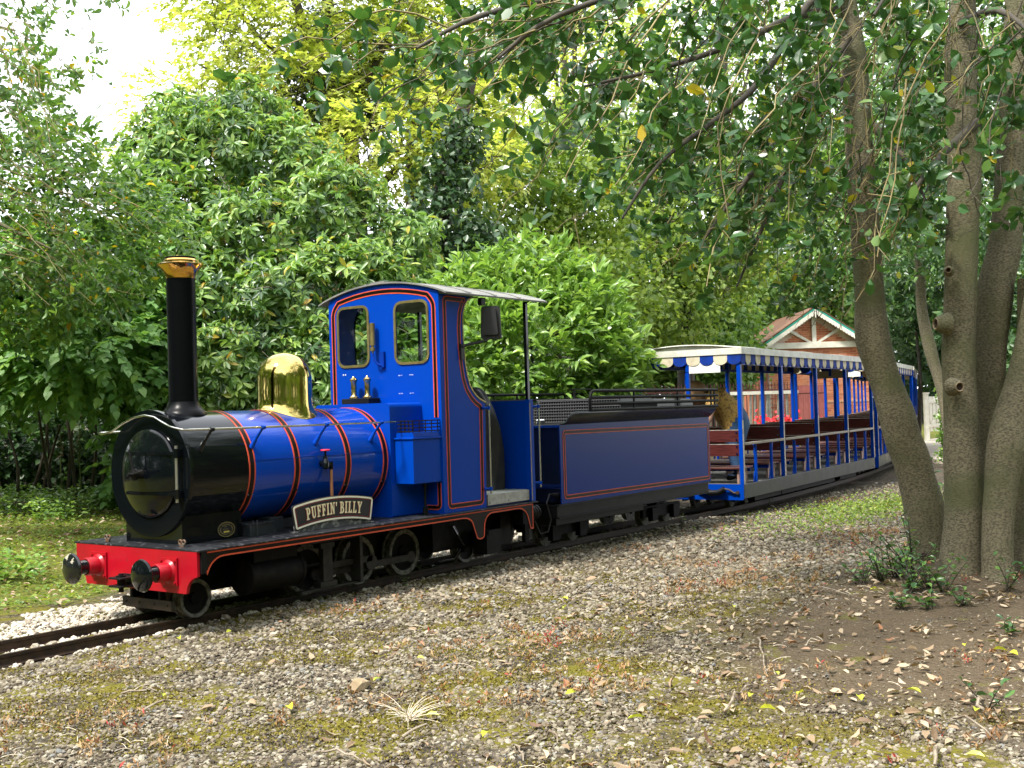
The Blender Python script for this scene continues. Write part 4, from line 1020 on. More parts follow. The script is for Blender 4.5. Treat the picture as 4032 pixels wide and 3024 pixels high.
# seated passengers in the rear coach
def seated(loc, rz, label, top, hairm, legs, lean=0.):
    P = thing('person', label, 'person', loc, rz)
    J = {'pel': ((0, 0, .10), (.13, .12)), 'waist': ((0 + lean * .2, 0, .26), (.13, .10)), 'chest': ((lean * .4, 0, .45), (.16, .11)), 'shc': ((lean * .5, 0, .55), (.12, .09)), 'neck': ((lean * .55, 0, .63), (.05, .05)), 'head': ((lean * .6 + .01, 0, .73), (.078, .09)), 'crown': ((lean * .6, 0, .82), (.07, .075)),
         'kL': ((.40, .10, .13), (.07, .07)), 'kR': ((.40, -.10, .13), (.07, .07)), 'aL': ((.40, .10, -.10), (.045, .045)), 'aR': ((.40, -.10, -.10), (.045, .045)), 'hL': ((.05, .09, .08), (.10, .10)), 'hR': ((.05, -.09, .08), (.10, .10)),
         'sL': ((lean * .5, .18, .53), (.06, .06)), 'eL': ((.10, .24, .33), (.042, .042)), 'wL': ((.30, .22, .34), (.028, .028)), 'haL': ((.37, .20, .34), (.03, .02)), 'sR': ((lean * .5, -.18, .53), (.06, .06)), 'eR': ((.10, -.24, .33), (.042, .042)), 'wR': ((.30, -.22, .34), (.028, .028)), 'haR': ((.37, -.20, .34), (.03, .02))}
    E_ = [('pel', 'waist'), ('waist', 'chest'), ('chest', 'shc'), ('shc', 'neck'), ('neck', 'head'), ('head', 'crown'), ('pel', 'hL'), ('pel', 'hR'), ('hL', 'kL'), ('hR', 'kR'), ('kL', 'aL'), ('kR', 'aR'), ('shc', 'sL'), ('sL', 'eL'), ('eL', 'wL'), ('wL', 'haL'), ('shc', 'sR'), ('sR', 'eR'), ('eR', 'wR'), ('wR', 'haR')]
    def pick(c):
        if c.z > .60: return 0
        if abs(c.y) > .16 and c.z < .44 and c.x > -.02: return 0
        if c.z < .19 : return 2
        return 1
    skin_figure('body', J, E_, 'pel', [SKIN, top, legs], pick, P)
    hb = MB(); vs = []; fs = []
    for j, t in enumerate(np.linspace(.02, .62, 7)):
        a = t * PI; r = .098 * math.sin(a)
        for i in range(14):
            b_ = 2 * PI * i / 14; vs.append((lean * .6 - .008 + r * math.cos(b_), r * math.sin(b_) * .95, .765 + .115 * math.cos(a) - (.05 * t if math.cos(b_) < .2 else 0)))
    for j in range(6):
        for i in range(14): fs.append((j * 14 + i, j * 14 + (i + 1) % 14, (j + 1) * 14 + (i + 1) % 14, (j + 1) * 14 + i))
    obj('hair', hb.add(vs, fs, 0, True), hairm, P)
def cloc(p, a, x, y, z): return (p[0] + x * math.cos(a) - y * math.sin(a), p[1] + x * math.sin(a) + y * math.cos(a), z)
seated(cloc(p3, Y3, .95, -.36, .51), Y3 + PI, 'passenger in teal top and dark trousers at the front of the rear coach', mat('teal_cloth', (.08, .35, .30), .8), mat('grey_hair', (.25, .23, .21), .7), mat('dark_trousers', (.015, .017, .022), .8))
seated(cloc(p3, Y3, 2.55, -.34, .51), Y3 + PI, 'passenger in dark grey top behind the one in teal', mat('grey_cloth', (.07, .07, .09), .8), mat('brown_hair', (.06, .035, .02), .7), mat('dark_trousers2', (.015, .017, .022), .8), .1)
seated(cloc(p2, Y2, LC - .55, -.38, .51), Y2 + PI, 'passenger in navy top with bare arms at the back of the second coach', mat('navy_cloth', (.02, .025, .05), .8), mat('brown_hair', (.06, .035, .02), .7), mat('dark_trousers', (.015, .017, .022), .8))

# ================================================================== STATION BUILDING AND FENCES (beyond the coaches)
FH = np.array([_fw[0], _fw[1], 0]) / np.hypot(_fw[0], _fw[1])
def ground_at(px, depth):
    """point on level ground in the direction of photo column px"""
    p = at(px, 1560, depth); return (float(p[0]), float(p[1]), 0.)
ROTV = YAW
MORTAR = mat('mortar', (.62, .48, .37), .9)
BRICKM = ramp_mat('brick', [(0, (.42, .13, .06)), (.4, (.54, .19, .09)), (.75, (.64, .26, .13)), (1, (.48, .20, .12))], 'random', .85, 0)
BRICKS = ramp_mat('brick_far', [(0, (.42, .13, .06)), (.4, (.54, .19, .09)), (.75, (.64, .26, .13)), (1, (.48, .20, .12))], 'attr', .85, 0)
WHITEP = mat('white_gloss_paint', (.80, .77, .68), .5, col2=(.70, .66, .56), vs=6)
TEAL = mat('teal_paint', (.03, .30, .23), .5)
B = thing('brick_building', 'red brick gabled station building with white timber truss behind the coach', 'building', ground_at(3212, 38), ROTV)
pent = [(-1.52, -.1), (1.80, -.1), (1.80, 3.05), (.06, 4.14), (-.06, 4.14), (-1.52, 3.15)]
obj('wall', MB().plate([pent], lambda u, v, t: (u, t, v), .012, .22), MORTAR, B)
obj('wall', MB().box(-1.52, -1.30, .221, 5., -.1, 3.05).box(1.58, 1.80, .221, 5., -.1, 3.05).box(-1.299, 1.579, 4.8, 5., -.1, 3.05), BRICKM, B)
bw, bh, gp = .215, .065, .010
bme = make_mesh('brick', MB().box(0, bw, 0, .03, 0, bh), BRICKM)
cand = []
for r in range(56):
    z = .0 + r * (bh + gp); off = (r % 2) * (bw + gp) / 2
    u = -1.52 + off
    while u < 1.79:
        lim = 4.10 if True else 0
        x1 = min(u + bw, 1.80); top = 3.10 + (1.52 - max(abs(u), abs(x1))) * .66
        if z + bh < (4.10 - .70 * max(abs(u), abs(x1))) or z + bh < 3.05:
            if x1 - u > .05 and not (1.20 < z + .03 < 1.27): cand.append((u, z, x1 - u))
        u += bw + gp
cam_l = []
for (u, z, l) in cand:
    wx, wy = B.location[0] + u * math.cos(ROTV), B.location[1] + u * math.sin(ROTV)
    a, b, _ = project(np.array([wx, wy, z])); cam_l.append((0 if (3020 < a[0] < 3430 and b[0] < 1620) else 1, -z))
order = sorted(range(len(cand)), key=lambda i: cam_l[i])
for i in order[:300]:
    u, z, l = cand[i]; o = obj('brick', bme, None, B); o.location = (u, -.004 * random.random(), z); o.scale = (l / bw, 1, 1)
mb = MB(); tnt = []
for i in order[300:]:
    u, z, l = cand[i]; mb.box(u, u + l, -.003 * random.random(), .03, z, z + bh); tnt += [random.random()] * 6
o = obj('brickwork', mb, BRICKS, B, kind='stuff'); at_ = o.data.attributes.new('tint', 'FLOAT', 'FACE'); at_.data.foreach_set('value', tnt)
obj('string_course', MB().box(-1.54, 1.82, -.022, .011, 1.205, 1.275), mat('pale_brick', (.55, .30, .17), .8), B)
obj('tie_beam', MB().box(-1.92, 1.92, -.10, -.006, 3.02, 3.22), WHITEP, B, bevel=.006)
obj('king_post', MB().box(-.07, .07, -.09, -.006, 3.222, 4.08), WHITEP, B)
for s in (-1, 1): obj('strut', MB().plate([[(s * .075, 3.223), (s * .21, 3.223), (s * .98, 3.66), (s * .90, 3.74)]], lambda u, v, t: (u, t, v), -.085, -.007), WHITEP, B)
tilem = ramp_mat('roof_tile', [(0, (.16, .075, .045)), (.5, (.22, .11, .065)), (1, (.28, .16, .10))], 'random', .85, 0)
tme = make_mesh('tile', MB().box(0, .24, 0, .30, 0, .018), tilem)
for s in (-1, 1):
    ang = math.atan2(1.36, 2.05)
    vs_ = lambda d, y, t: (s * (2.05 - d * math.cos(ang)) - s * t * math.sin(ang) * -1, y, 2.96 + d * math.sin(ang) + t * math.cos(ang))
    P = [vs_(0, -.32, 0), vs_(2.47, -.32, 0), vs_(2.47, 5.2, 0), vs_(0, 5.2, 0), vs_(0, -.32, .05), vs_(2.47, -.32, .05), vs_(2.47, 5.2, .05), vs_(0, 5.2, .05)]
    rfo = obj('roof', MB().add(P, [(0, 1, 2, 3), (4, 7, 6, 5), (0, 4, 5, 1), (1, 5, 6, 2), (2, 6, 7, 3), (3, 7, 4, 0)]), tilem, B)
    for r in range(9):
        for q in range(5):
            o = obj('tile', tme, None, rfo)
            d = r * .27
            p0 = Vector(vs_(d, -.35 + q * .25, .052 + .004 * (r % 2)))
            ux = Vector((0, 1, 0)); uy = Vector((-s * math.cos(ang), 0, math.sin(ang))); uz = ux.cross(uy) * (1 if s < 0 else 1)
            if uz.z < 0: uz = -uz
            M = Matrix((ux, uy, uz)).transposed().to_4x4(); M.translation = p0; o.matrix_local = M
    bg2 = MB(); bg2.plate([[(0, .02), (2.47, .02), (2.47, .09), (0, .09)]], lambda u, v, t: (vs_(u, 0, 0)[0], -.345 + t, vs_(u, 0, 0)[2] + v - .055), 0, .03)
    obj('barge_board', bg2, TEAL, rfo)
    nsc = 22; sb2 = MB()
    for k in range(nsc):
        u0 = .04 + k * (2.36 / nsc); wdt = 2.36 / nsc
        pts = [(u0, .02), (u0, -.09)] + arc(u0 + wdt / 2, -.09, wdt / 2, .055, 180, 360, 5) + [(u0 + wdt, .02)]
        sb2 = MB().plate([pts], lambda u, v, t: (vs_(u, 0, 0)[0], -.352 + t, vs_(u, 0, 0)[2] + v - .06), 0, .022)
        obj('scallop', sb2, WHITEP, rfo)
obj('finial', MB().lathe([(.02, -.35), (.03, -.1), (.03, .0), (.05, .03), (.02, .07), (.025, .2), (.06, .28), (.045, .36), (.015, .40), (.015, .5), (.035, .54), (.0005, .58)], (0, -.34, 4.36), (0, 0, 1), 12), WHITEP, B)
# red brown railings with spikes
def rel(th, p0, p1):
    d = np.array(p1[:2]) - np.array(p0[:2]); return float(np.linalg.norm(d)), math.atan2(d[1], d[0])
RAILM = mat('red_brown_railing', (.17, .055, .045), .6, col2=(.12, .04, .035), vs=9)
g0, g1 = ground_at(2380, 31), ground_at(3150, 32.5)
ln, az = rel(None, g0, g1)
Fn = thing('railing_fence', 'red brown spiked iron railings in front of the hedge and brick building', 'fence', g0, az)
pm = make_mesh('picket', MB().box(-.010, .010, -.010, .010, .1, 1.72).lathe([(.012, 1.72), (.022, 1.75), (.0005, 1.86)], (0, 0, 0), (0, 0, 1), 5), RAILM)
k = int(ln / .098)
for i in range(k):
    o = obj('picket', pm, None, Fn); o.location = (i * .098, 0, 0)
for z in (.22, 1.60): obj('rail', MB().box(0, ln, -.018, .018, z, z + .045), RAILM, Fn)
# pale picket fence standing before the railings
g0, g1 = ground_at(2860, 27.5), ground_at(3140, 28.5); ln, az = rel(None, g0, g1)
Fp = thing('picket_fence', 'pale picket fence with white top rail in front of the railings', 'fence', g0, az)
pm = make_mesh('picket', MB().box(-.028, .028, -.012, .012, .08, 1.48), mat('pale_grey_paint', (.26, .25, .22), .7, col2=(.17, .17, .15), vs=8))
for i in range(int(ln / .17)):
    o = obj('picket', pm, None, Fp); o.location = (i * .17, 0, 0); o.rotation_euler = (0, random.uniform(-.05, .05), 0)
obj('rail', MB().box(-.05, ln, -.035, .035, 1.48, 1.56), WHITEP, Fp); obj('rail', MB().box(-.05, ln, .013, .045, .40, .46), WHITEP, Fp)
# red brown boarded gate
G = thing('wooden_gate', 'red brown boarded gate between the railings and the brick wall', 'gate', ground_at(3142, 30.5), ROTV)
GW = mat('faded_red_gate', (.28, .085, .075), .6, col2=(.22, .06, .055), vs=4, stretch=(6, 1, 1))
wg = .70
bm_ = make_mesh('board', MB().box(.003, .137, 0, .022, .08, 1.50), GW)
for i in range(5):
    o = obj('board', bm_, None, G); o.location = (i * .14, 0, 0)
obj('frame', MB().box(-.06, .0, -.02, .06, 0, 1.72), GW, G); obj('frame', MB().box(.705, .77, -.02, .06, 0, 1.66), GW, G); obj('frame', MB().box(.0, .705, -.015, .04, 1.502, 1.58), GW, G)
obj('top_panel', MB().box(.0, .705, .0, .022, 1.581, 1.70), GW, G)
# planters with red flowers
PETAL = ramp_mat('red_petal', [(0, (.55, .01, .02)), (.6, (.75, .03, .05)), (1, (.85, .10, .14))], 'attr', .6, .2, trans_gain=1.2)
def planter(px, depth, wd, zt, label, box):
    P = thing('flower_planter', label, 'planter', ground_at(px, depth), ROTV, 'planters of red flowers on the platform')
    obj('trough', MB().box(0, wd, 0, .34, zt - .36, zt).box(-.02, wd + .02, -.02, .36, zt - .03, zt + .01), box, P, bevel=.01)
    for xx in (.12, wd - .18): obj('leg', MB().box(xx, xx + .08, .05, .29, 0, zt - .361), box, P)
    n_ = int(240 * wd); pts = np.stack([rng.uniform(-.03, wd + .03, n_), rng.uniform(-.06, .38, n_), zt + np.abs(rng.normal(0, .10, n_)) + .02], 1)
    add_leaves('blossom', pts, unit(rng.normal(0, 1, (n_, 3)) + [0, 0, .8]), unit(rng.normal(0, 1, (n_, 3)) + [0, -.6, 1]), rng.uniform(.05, .10, n_), .8, PETAL, rng.random(n_), P, 'far', kind='stuff')
    pts[:, 2] -= .07
    add_leaves('foliage', pts[: n_ // 2], unit(rng.normal(0, 1, (n_ // 2, 3))), unit(rng.normal(0, 1, (n_ // 2, 3)) + [0, 0, 1]), rng.uniform(.06, .10, n_ // 2), .7, LEAFM['bush'], rng.random(n_ // 2), P, 'far', kind='stuff')

# ================================================================== FOLIAGE TOOLS
TPL = {}
def tpl(kind):
    """leaf shapes: unit length along t, half width in s, height in h; returns verts (t,s,h), faces"""
    if kind in TPL: return TPL[kind]
    if kind == 'far':
        v = [(0, 0, 0), (.45, .5, .10), (1, 0, -.06), (.45, -.5, .10)]; f = [(0, 2, 1), (0, 3, 2)]
    elif kind == 'oval':
        v = [(0, 0, 0), (.32, .40, .09), (.70, .44, .05), (1, 0, -.10), (.70, -.44, .05), (.32, -.40, .09), (.5, 0, 0)]
        f = [(0, 6, 1), (1, 6, 2), (2, 6, 3), (3, 6, 4), (4, 6, 5), (5, 6, 0)]
    elif kind == 'lance':
        v = [(0, 0, 0), (.3, .42, .10), (.66, .46, .04), (1, 0, -.16), (.66, -.46, .04), (.3, -.42, .10), (.5, 0, -.01)]
        f = [(0, 6, 1), (1, 6, 2), (2, 6, 3), (3, 6, 4), (4, 6, 5), (5, 6, 0)]
    elif kind == 'heart':
        v = [(0, 0, 0), (-.04, .34, .05), (.30, .52, .03), (.66, .34, -.03), (1.05, 0, -.18), (.66, -.34, -.03), (.30, -.52, .03), (-.04, -.34, .05), (.42, 0, -.02)]
        f = [(0, 8, 1), (1, 8, 2), (2, 8, 3), (3, 8, 4), (4, 8, 5), (5, 8, 6), (6, 8, 7), (7, 8, 0)]
    elif kind == 'palm':      # five lobed maple leaf
        v = [(0, 0, 0), (.10, .42, .0), (.38, .20, .03), (.62, .52, .0), (.66, .16, .02), (1, 0, -.1), (.66, -.16, .02), (.62, -.52, 0), (.38, -.20, .03), (.10, -.42, 0)]
        f = [(0, 2, 1), (0, 4, 2), (2, 4, 3), (0, 5, 4), (0, 6, 5), (0, 8, 6), (6, 8, 7), (0, 9, 8)]
    elif kind == 'blade':
        v = [(0, .5, 0), (0, -.5, 0), (.5, .4, .05), (.5, -.4, .05), (1, 0, -.12)]; f = [(0, 1, 3), (0, 3, 2), (2, 3, 4)]
    TPL[kind] = (np.array(v, float), np.array(f)); return TPL[kind]
def leaf_arrays(org, dr, nm, ln, wf, kind):
    v, f = tpl(kind); n = len(org)
    dr = unit(np.asarray(dr, float)); nm = unit(nm - (nm * dr).sum(1, keepdims=True) * dr); sd = np.cross(dr, nm)
    ln = np.asarray(ln)[:, None, None]; w_ = (np.asarray(wf) * rng.uniform(.78, 1.18, n))[:, None, None]; cu = rng.normal(1.1, .9, n)[:, None, None]
    V = org[:, None, :] + ln * (v[None, :, 0:1] * dr[:, None, :] + w_ * v[None, :, 1:2] * sd[:, None, :] + cu * v[None, :, 2:3] * nm[:, None, :])
    Fa = f[None] + (np.arange(n) * len(v))[:, None, None]
    return V.reshape(-1, 3), Fa.reshape(-1, f.shape[1]), len(f)
def add_leaves(name, org, dr, nm, ln, wf, ma, tint, parent=None, kind_='oval', kind=None, label=None):
    V, Fa, k = leaf_arrays(np.asarray(org), np.asarray(dr), np.asarray(nm), ln, wf, kind_)
    me = bpy.data.meshes.new(name); raw_mesh(me, V, Fa, np.repeat(tint, k)); me.materials.append(ma)
    o = bpy.data.objects.new(name, me); COL.objects.link(o); o.parent = parent
    if kind: o['kind'] = kind
    if label: o['label'] = label
    return o
SINGLE = {}
def single_leaves(org, dr, nm, ln, wf, mas, parent, kind_, idx, name='leaf'):
    key = (kind_, mas.name)
    if key not in SINGLE:
        v, f = tpl(kind_); me = bpy.data.meshes.new('leaf')
        me.from_pydata([(s, t, h) for t, s, h in v], [], [tuple(reversed(a)) for a in f]); me.materials.append(mas); SINGLE[key] = me
    me = SINGLE[key]; wf = np.asarray(wf) * np.ones(len(org))
    for i in idx:
        d = unit(dr[i]); n_ = unit(nm[i] - (nm[i] @ d) * d); s = np.cross(d, n_)
        M = Matrix.Identity(4); l = float(ln[i])
        for r in range(3):
            M[r][0] = s[r] * l * wf[i]; M[r][1] = d[r] * l; M[r][2] = n_[r] * l; M[r][3] = org[i][r]
        o = bpy.data.objects.new(name, me); COL.objects.link(o); o.parent = parent; o.matrix_local = M
def crown(parent, org, dr, nm, ln, wf, shape, key, singles=0, far=False, name='foliage'):
    """leaves of one plant: the ones showing largest become parts, the rest one part"""
    n = len(org); sel = np.zeros(n, bool)
    if singles:
        px, py, z = project(org); sz = np.where((px > 0) & (px < 4032) & (py > 0) & (py < 3024) & (z > .5), ln / np.maximum(z, .5), 0)
        # nearest to the eye and not behind neighbours: prefer the front of each cell
        cell = (np.floor(px / 46).astype(int) * 100 + np.floor(py / 46).astype(int)); front = np.zeros(n, bool); best = {}
        for i in np.argsort(z):
            if sz[i] > 0 and cell[i] not in best: best[cell[i]] = i; front[i] = True
        sc = sz * np.where(front, 1, .2); sel[np.argsort(-sc)[:singles]] = True
        single_leaves(org, dr, nm, ln, wf, LEAFS[key], parent, shape, np.where(sel)[0])
    r = ~sel; wv = np.asarray(wf) * np.ones(n)
    add_leaves(name, org[r], dr[r], nm[r], np.asarray(ln)[r], wv[r], LEAFM[key], rng.random(r.sum()), parent, 'far' if far else shape, kind='stuff')
PAL = {
 'holly': ([(0, (.026, .075, .022)), (.45, (.042, .115, .030)), (.85, (.075, .165, .040)), (.984, (.13, .22, .05)), (.992, (.40, .36, .02)), (1, (.42, .30, .03))], .30, .28),
 'leftev': ([(0, (.060, .130, .036)), (.5, (.105, .205, .050)), (.92, (.17, .28, .06)), (.975, (.25, .33, .05)), (.985, (.48, .36, .02)), (1, (.45, .26, .02))], .34, .38),
 'rhodo': ([(0, (.095, .190, .048)), (.45, (.155, .275, .064)), (.8, (.225, .345, .085)), (.95, (.29, .40, .09)), (.97, (.40, .36, .06)), (1, (.42, .27, .04))], .36, .32),
 'dogwood': ([(0, (.100, .220, .060)), (.5, (.150, .290, .085)), (.85, (.20, .35, .12)), (1, (.26, .41, .08))], .5, .36),
 'laurel': ([(0, (.105, .205, .040)), (.5, (.165, .290, .062)), (.85, (.24, .37, .095)), (1, (.32, .44, .12))], .30, .34),
 'maple': ([(0, (.22, .28, .060)), (.4, (.33, .39, .085)), (.8, (.45, .49, .13)), (1, (.56, .58, .18))], .5, .44),
 'lime': ([(0, (.125, .205, .042)), (.5, (.195, .285, .060)), (.85, (.27, .36, .08)), (1, (.36, .42, .10))], .45, .42),
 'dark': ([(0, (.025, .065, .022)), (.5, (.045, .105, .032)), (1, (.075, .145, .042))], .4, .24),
 'ivy': ([(0, (.022, .058, .022)), (.6, (.045, .095, .034)), (1, (.085, .15, .045))], .4, .2),
 'bush': ([(0, (.085, .165, .040)), (.5, (.135, .240, .055)), (1, (.21, .32, .075))], .45, .36),
 'cover': ([(0, (.09, .15, .028)), (.5, (.15, .23, .040)), (.85, (.22, .29, .05)), (1, (.30, .33, .07))], .5, .34),
 'sapling': ([(0, (.035, .095, .030)), (.6, (.070, .155, .045)), (1, (.16, .30, .06))], .28, .26),
}
LEAFM = {}; LEAFS = {}
for k_, (st, ro_, tr_) in PAL.items():
    LEAFM[k_] = ramp_mat(k_ + '_leaf', st, 'attr', ro_, tr_); LEAFS[k_] = ramp_mat(k_ + '_leaf_single', st, 'random', ro_, tr_)
BARKM = mat('grey_bark', (.235, .205, .130), .85, col2=(.105, .09, .057), vs=55, lo=.42, hi=.60, stretch=(1, 1, 1.8), bump=1.0, bs=85, col3=(.115, .125, .052), vs3=1.8, lo3=.44, hi3=.74, detail=8)
BARKD = mat('dark_bark', (.055, .047, .036), .9, col2=(.035, .03, .024), vs=14, bump=.5, bs=40)
TWIG = mat('yellow_twig', (.27, .215, .095), .75, col2=(.17, .14, .07), vs=5)
TWIGD = mat('dark_twig', (.075, .062, .045), .8, col2=(.045, .038, .03), vs=5)
def tubes_mesh(name, curves, radii, ma, parent, n=4, kind=None):
    """many thin stems as one mesh: curves (m,k,3), radii (m,k)"""
    C_ = np.asarray(curves, float); m_, k, _ = C_.shape; R_ = np.asarray(radii, float)
    d = unit(np.gradient(C_, axis=1)); t = np.where(np.abs(d[..., 2:3]) < .9, np.array([0, 0, 1.]), np.array([1., 0, 0]))
    u = unit(np.cross(d, t)); v = np.cross(d, u); ang = 2 * PI * np.arange(n) / n
    V = C_[:, :, None, :] + R_[:, :, None, None] * (np.cos(ang)[None, None, :, None] * u[:, :, None, :] + np.sin(ang)[None, None, :, None] * v[:, :, None, :])
    base = (np.arange(m_) * k * n)[:, None, None]; i = np.arange(k - 1)[None, :, None] * n; j = np.arange(n)[None, None, :]; j2 = (j + 1) % n
    Fa = np.stack([base + i + j, base + i + j2, base + i + n + j2, base + i + n + j], -1).reshape(-1, 4)
    me = bpy.data.meshes.new(name); raw_mesh(me, V.reshape(-1, 3), Fa); me.materials.append(ma)
    me.polygons.foreach_set('use_smooth', np.ones(len(Fa), bool))
    o = bpy.data.objects.new(name, me); COL.objects.link(o); o.parent = parent
    if kind: o['kind'] = kind
    return o
def blob_points(blobs, n, shell=.30, lump=.22, ls=1.6, facing=.25):
    """points spread through the outer part of a union of ellipsoids, with an outward direction; thinner on the side away from the lens"""
    B_ = np.array(blobs, float); c = B_[:, :3]; r = B_[:, 3:6]
    area = (r[:, 0] * r[:, 1] + r[:, 0] * r[:, 2] + r[:, 1] * r[:, 2]); pr = area / area.sum(); P = []; N = []
    got = 0
    while got < n:
        k = max(2000, (n - got) * 3); b = rng.choice(len(B_), k, p=pr); d = unit(rng.normal(0, 1, (k, 3)))
        s = 1 - np.abs(rng.normal(0, shell, k)) ; s = np.clip(s, .05, 1.02)
        q = d * s[:, None]; p = c[b] + q * r[b]
        p = p + d * r[b] * (lump * vnoise(p, ls) + lump * .5 * vnoise(p, ls * 2.7))[:, None]
        nn = unit(d / r[b])
        ok = np.ones(k, bool)
        for i in range(len(B_)):
            e = (((p - c[i]) / (r[i] * .80)) ** 2).sum(1) < 1; ok &= ~(e & (b != i))
        tc_ = unit(CAM - p); fc = (nn * tc_).sum(1)
        ok &= (rng.random(k) < np.where(fc > -.15, 1, facing)) & (p[:, 2] > -.02)
        P.append(p[ok]); N.append(nn[ok]); got += ok.sum()
    return np.concatenate(P)[:n], np.concatenate(N)[:n]
def whorls(P, N, k, ln, wf, droop=.25, upb=.35):
    n = len(P); ax = unit(N + [0, 0, upb] + rng.normal(0, .35, (n, 3)))
    t = np.where(np.abs(ax[:, 2:3]) < .9, np.array([0, 0, 1.]), np.array([1., 0, 0])); u = unit(np.cross(ax, t)); v = np.cross(ax, u)
    a = (np.arange(k)[None] * 2 * PI / k + rng.uniform(0, 6, (n, 1)) + rng.normal(0, .25, (n, k)))[..., None]
    el = rng.normal(.22, .35, (n, k))[..., None]
    rad = np.cos(a) * u[:, None] + np.sin(a) * v[:, None]
    d = unit(rad * np.cos(el) + ax[:, None] * np.sin(el) + np.array([0, 0, -droop]))
    nm = unit(ax[:, None] - .25 * rad + rng.normal(0, .15, (n, k, 3)))
    org = P[:, None] + rad * .01
    L_ = rng.uniform(.72, 1.12, (n, k)) * ln
    return org.reshape(-1, 3) + 0 * d.reshape(-1, 3), d.reshape(-1, 3), nm.reshape(-1, 3), L_.ravel(), wf
def sprays(P, N, k, ln, wf, slen=.4, droop=.35, flat=.8, up=0.):
    """leafy shoots: leaves alternate along a short arching twig, blades lying flat"""
    n = len(P); ax = unit(N * np.array([1, 1, .6]) + rng.normal(0, .45, (n, 3)) + [0, 0, up])
    t = np.linspace(.15, 1, k)[None, :, None]
    pos = P[:, None] + ax[:, None] * t * slen + np.array([0, 0, -1.]) * (droop * slen * t ** 2)
    nrm = unit(np.array([0, 0, 1.]) * flat + ax * .25 + rng.normal(0, .22, (n, 3)))
    side = unit(np.cross(ax, nrm)); sg = np.where(np.arange(k) % 2 == 0, 1, -1)[None, :, None]
    d = unit(ax[:, None] * .65 + side[:, None] * sg * .8 + np.array([0, 0, -1.]) * droop * .8 + rng.normal(0, .2, (n, k, 3)))
    d[:, -1] = unit(ax + np.array([0, 0, -droop]))
    nm = nrm[:, None] + rng.normal(0, .25, (n, k, 3))
    L_ = rng.uniform(.7, 1.15, (n, k)) * ln
    return pos.reshape(-1, 3), d.reshape(-1, 3), nm.reshape(-1, 3), L_.ravel(), wf
def clumps(P, N, k, ln, wf, spread=.25, up=.7):
    n = len(P); pos = P[:, None] + rng.normal(0, spread, (n, k, 3)) * np.array([1, 1, .6])
    d = unit(N[:, None] * .6 + rng.normal(0, .8, (n, k, 3)) + [0, 0, -.25]); nm = unit(np.array([0, 0, 1.]) * up + N[:, None] * .5 + rng.normal(0, .45, (n, k, 3)))
    return pos.reshape(-1, 3), d.reshape(-1, 3), nm.reshape(-1, 3), (rng.uniform(.7, 1.2, (n, k)) * ln).ravel(), wf
def limb(name, pts, rad, ma, parent, n=10, lumps=0.):
    """a stem through points with varying girth, smoothed"""
    P = np.array(pts, float); R_ = np.array(rad, float); k = len(P); T_ = np.linspace(0, k - 1, (k - 1) * 4 + 1)
    def cr(A):
        A = np.asarray(A, float); o_ = []
        for t in T_:
            i = min(int(t), k - 2); f = t - i; p0, p1, p2, p3 = A[max(i - 1, 0)], A[i], A[i + 1], A[min(i + 2, k - 1)]
            o_.append(.5 * (2 * p1 + (p2 - p0) * f + (2 * p0 - 5 * p1 + 4 * p2 - p3) * f * f + (3 * p1 - p0 - 3 * p2 + p3) * f ** 3))
        return np.array(o_)
    Q = cr(P); RR = np.maximum(cr(R_), .003); mb = MB().tube([tuple(q) for q in Q], list(RR), n, caps=True)
    if lumps:
        V = np.array(mb.v); d = vnoise(V, 5.5) * .5 + vnoise(V, 13) * .3
        cidx = np.minimum(np.arange(len(V)) // n, len(Q) - 1); V = V + unit(V - Q[cidx]) * (d * lumps * RR[cidx])[:, None]; mb.v = [tuple(p) for p in V]
    return obj(name, mb, ma, parent, sharp=80)
def pt(px, py, d): return tuple(at(px, py, d))

planter(2985, 24.0, .88, .78, 'dark planter of red flowers nearer the railings', mat('dark_planter', (.03, .035, .03), .6))
planter(3240, 24.5, .62, .66, 'smaller planter of red flowers in front of the brick wall', mat('red_planter', (.45, .02, .02), .6))

# ================================================================== TREES AND BUSHES
def sph(px, py, d, r, q=1., v=1.): p = at(px, py, d); return (p[0], p[1], p[2], r, r * q, r * v)
def base_of(blobs):
    b = np.array(blobs); return (float(b[:, 0].mean()), float(b[:, 1].mean()), 0.)
def plant_thing(name, label, cat, group=None):
    t = thing(name, label, cat, (0, 0, 0), 0, group); return t
def stems(parent, pts_from, tops, rad, ma, name='trunk'):
    for i, (a, b) in enumerate(zip(pts_from, tops)):
        a = np.array(a, float); b = np.array(b, float); mid = (a + b) / 2 + rng.normal(0, .06 * np.linalg.norm(b - a), 3)
        limb(name, [a, mid, b], [rad, rad * .75, rad * .35], ma, parent, 7)

# rhododendron bank behind the engine
R_ = plant_thing('rhododendron_bush', 'huge rhododendron bush with pale whorled leaves rising behind the chimney and dome', 'bush')
bl = [sph(880, 620, 16.6, .95, 1, .85), sph(640, 700, 16.2, .75), sph(1120, 700, 16.8, .85), sph(720, 950, 15.6, .9), sph(1000, 980, 15.6, .9), sph(1300, 900, 16.2, .95), sph(1530, 1010, 16.2, .75),
      sph(800, 1250, 15.0, .85), sph(1100, 1250, 14.9, .9), sph(1400, 1200, 15.3, .9), sph(1600, 1240, 15.6, .62), sph(700, 1500, 14.8, .75), sph(960, 1520, 14.5, .85), sph(1250, 1500, 14.6, .9), sph(1560, 1480, 15.2, .75), sph(900, 1780, 14.6, .8), sph(1300, 1750, 14.8, .9), sph(660, 1800, 14.9, .6),
      sph(700, 520, 17.2, .6), sph(980, 470, 17.4, .6)]
P, N = blob_points(bl, 3600, .22, .24, 2.1)
crown(R_, *whorls(P, N, 8, .155, .36, .30, .45), 'lance', 'rhodo', 300)
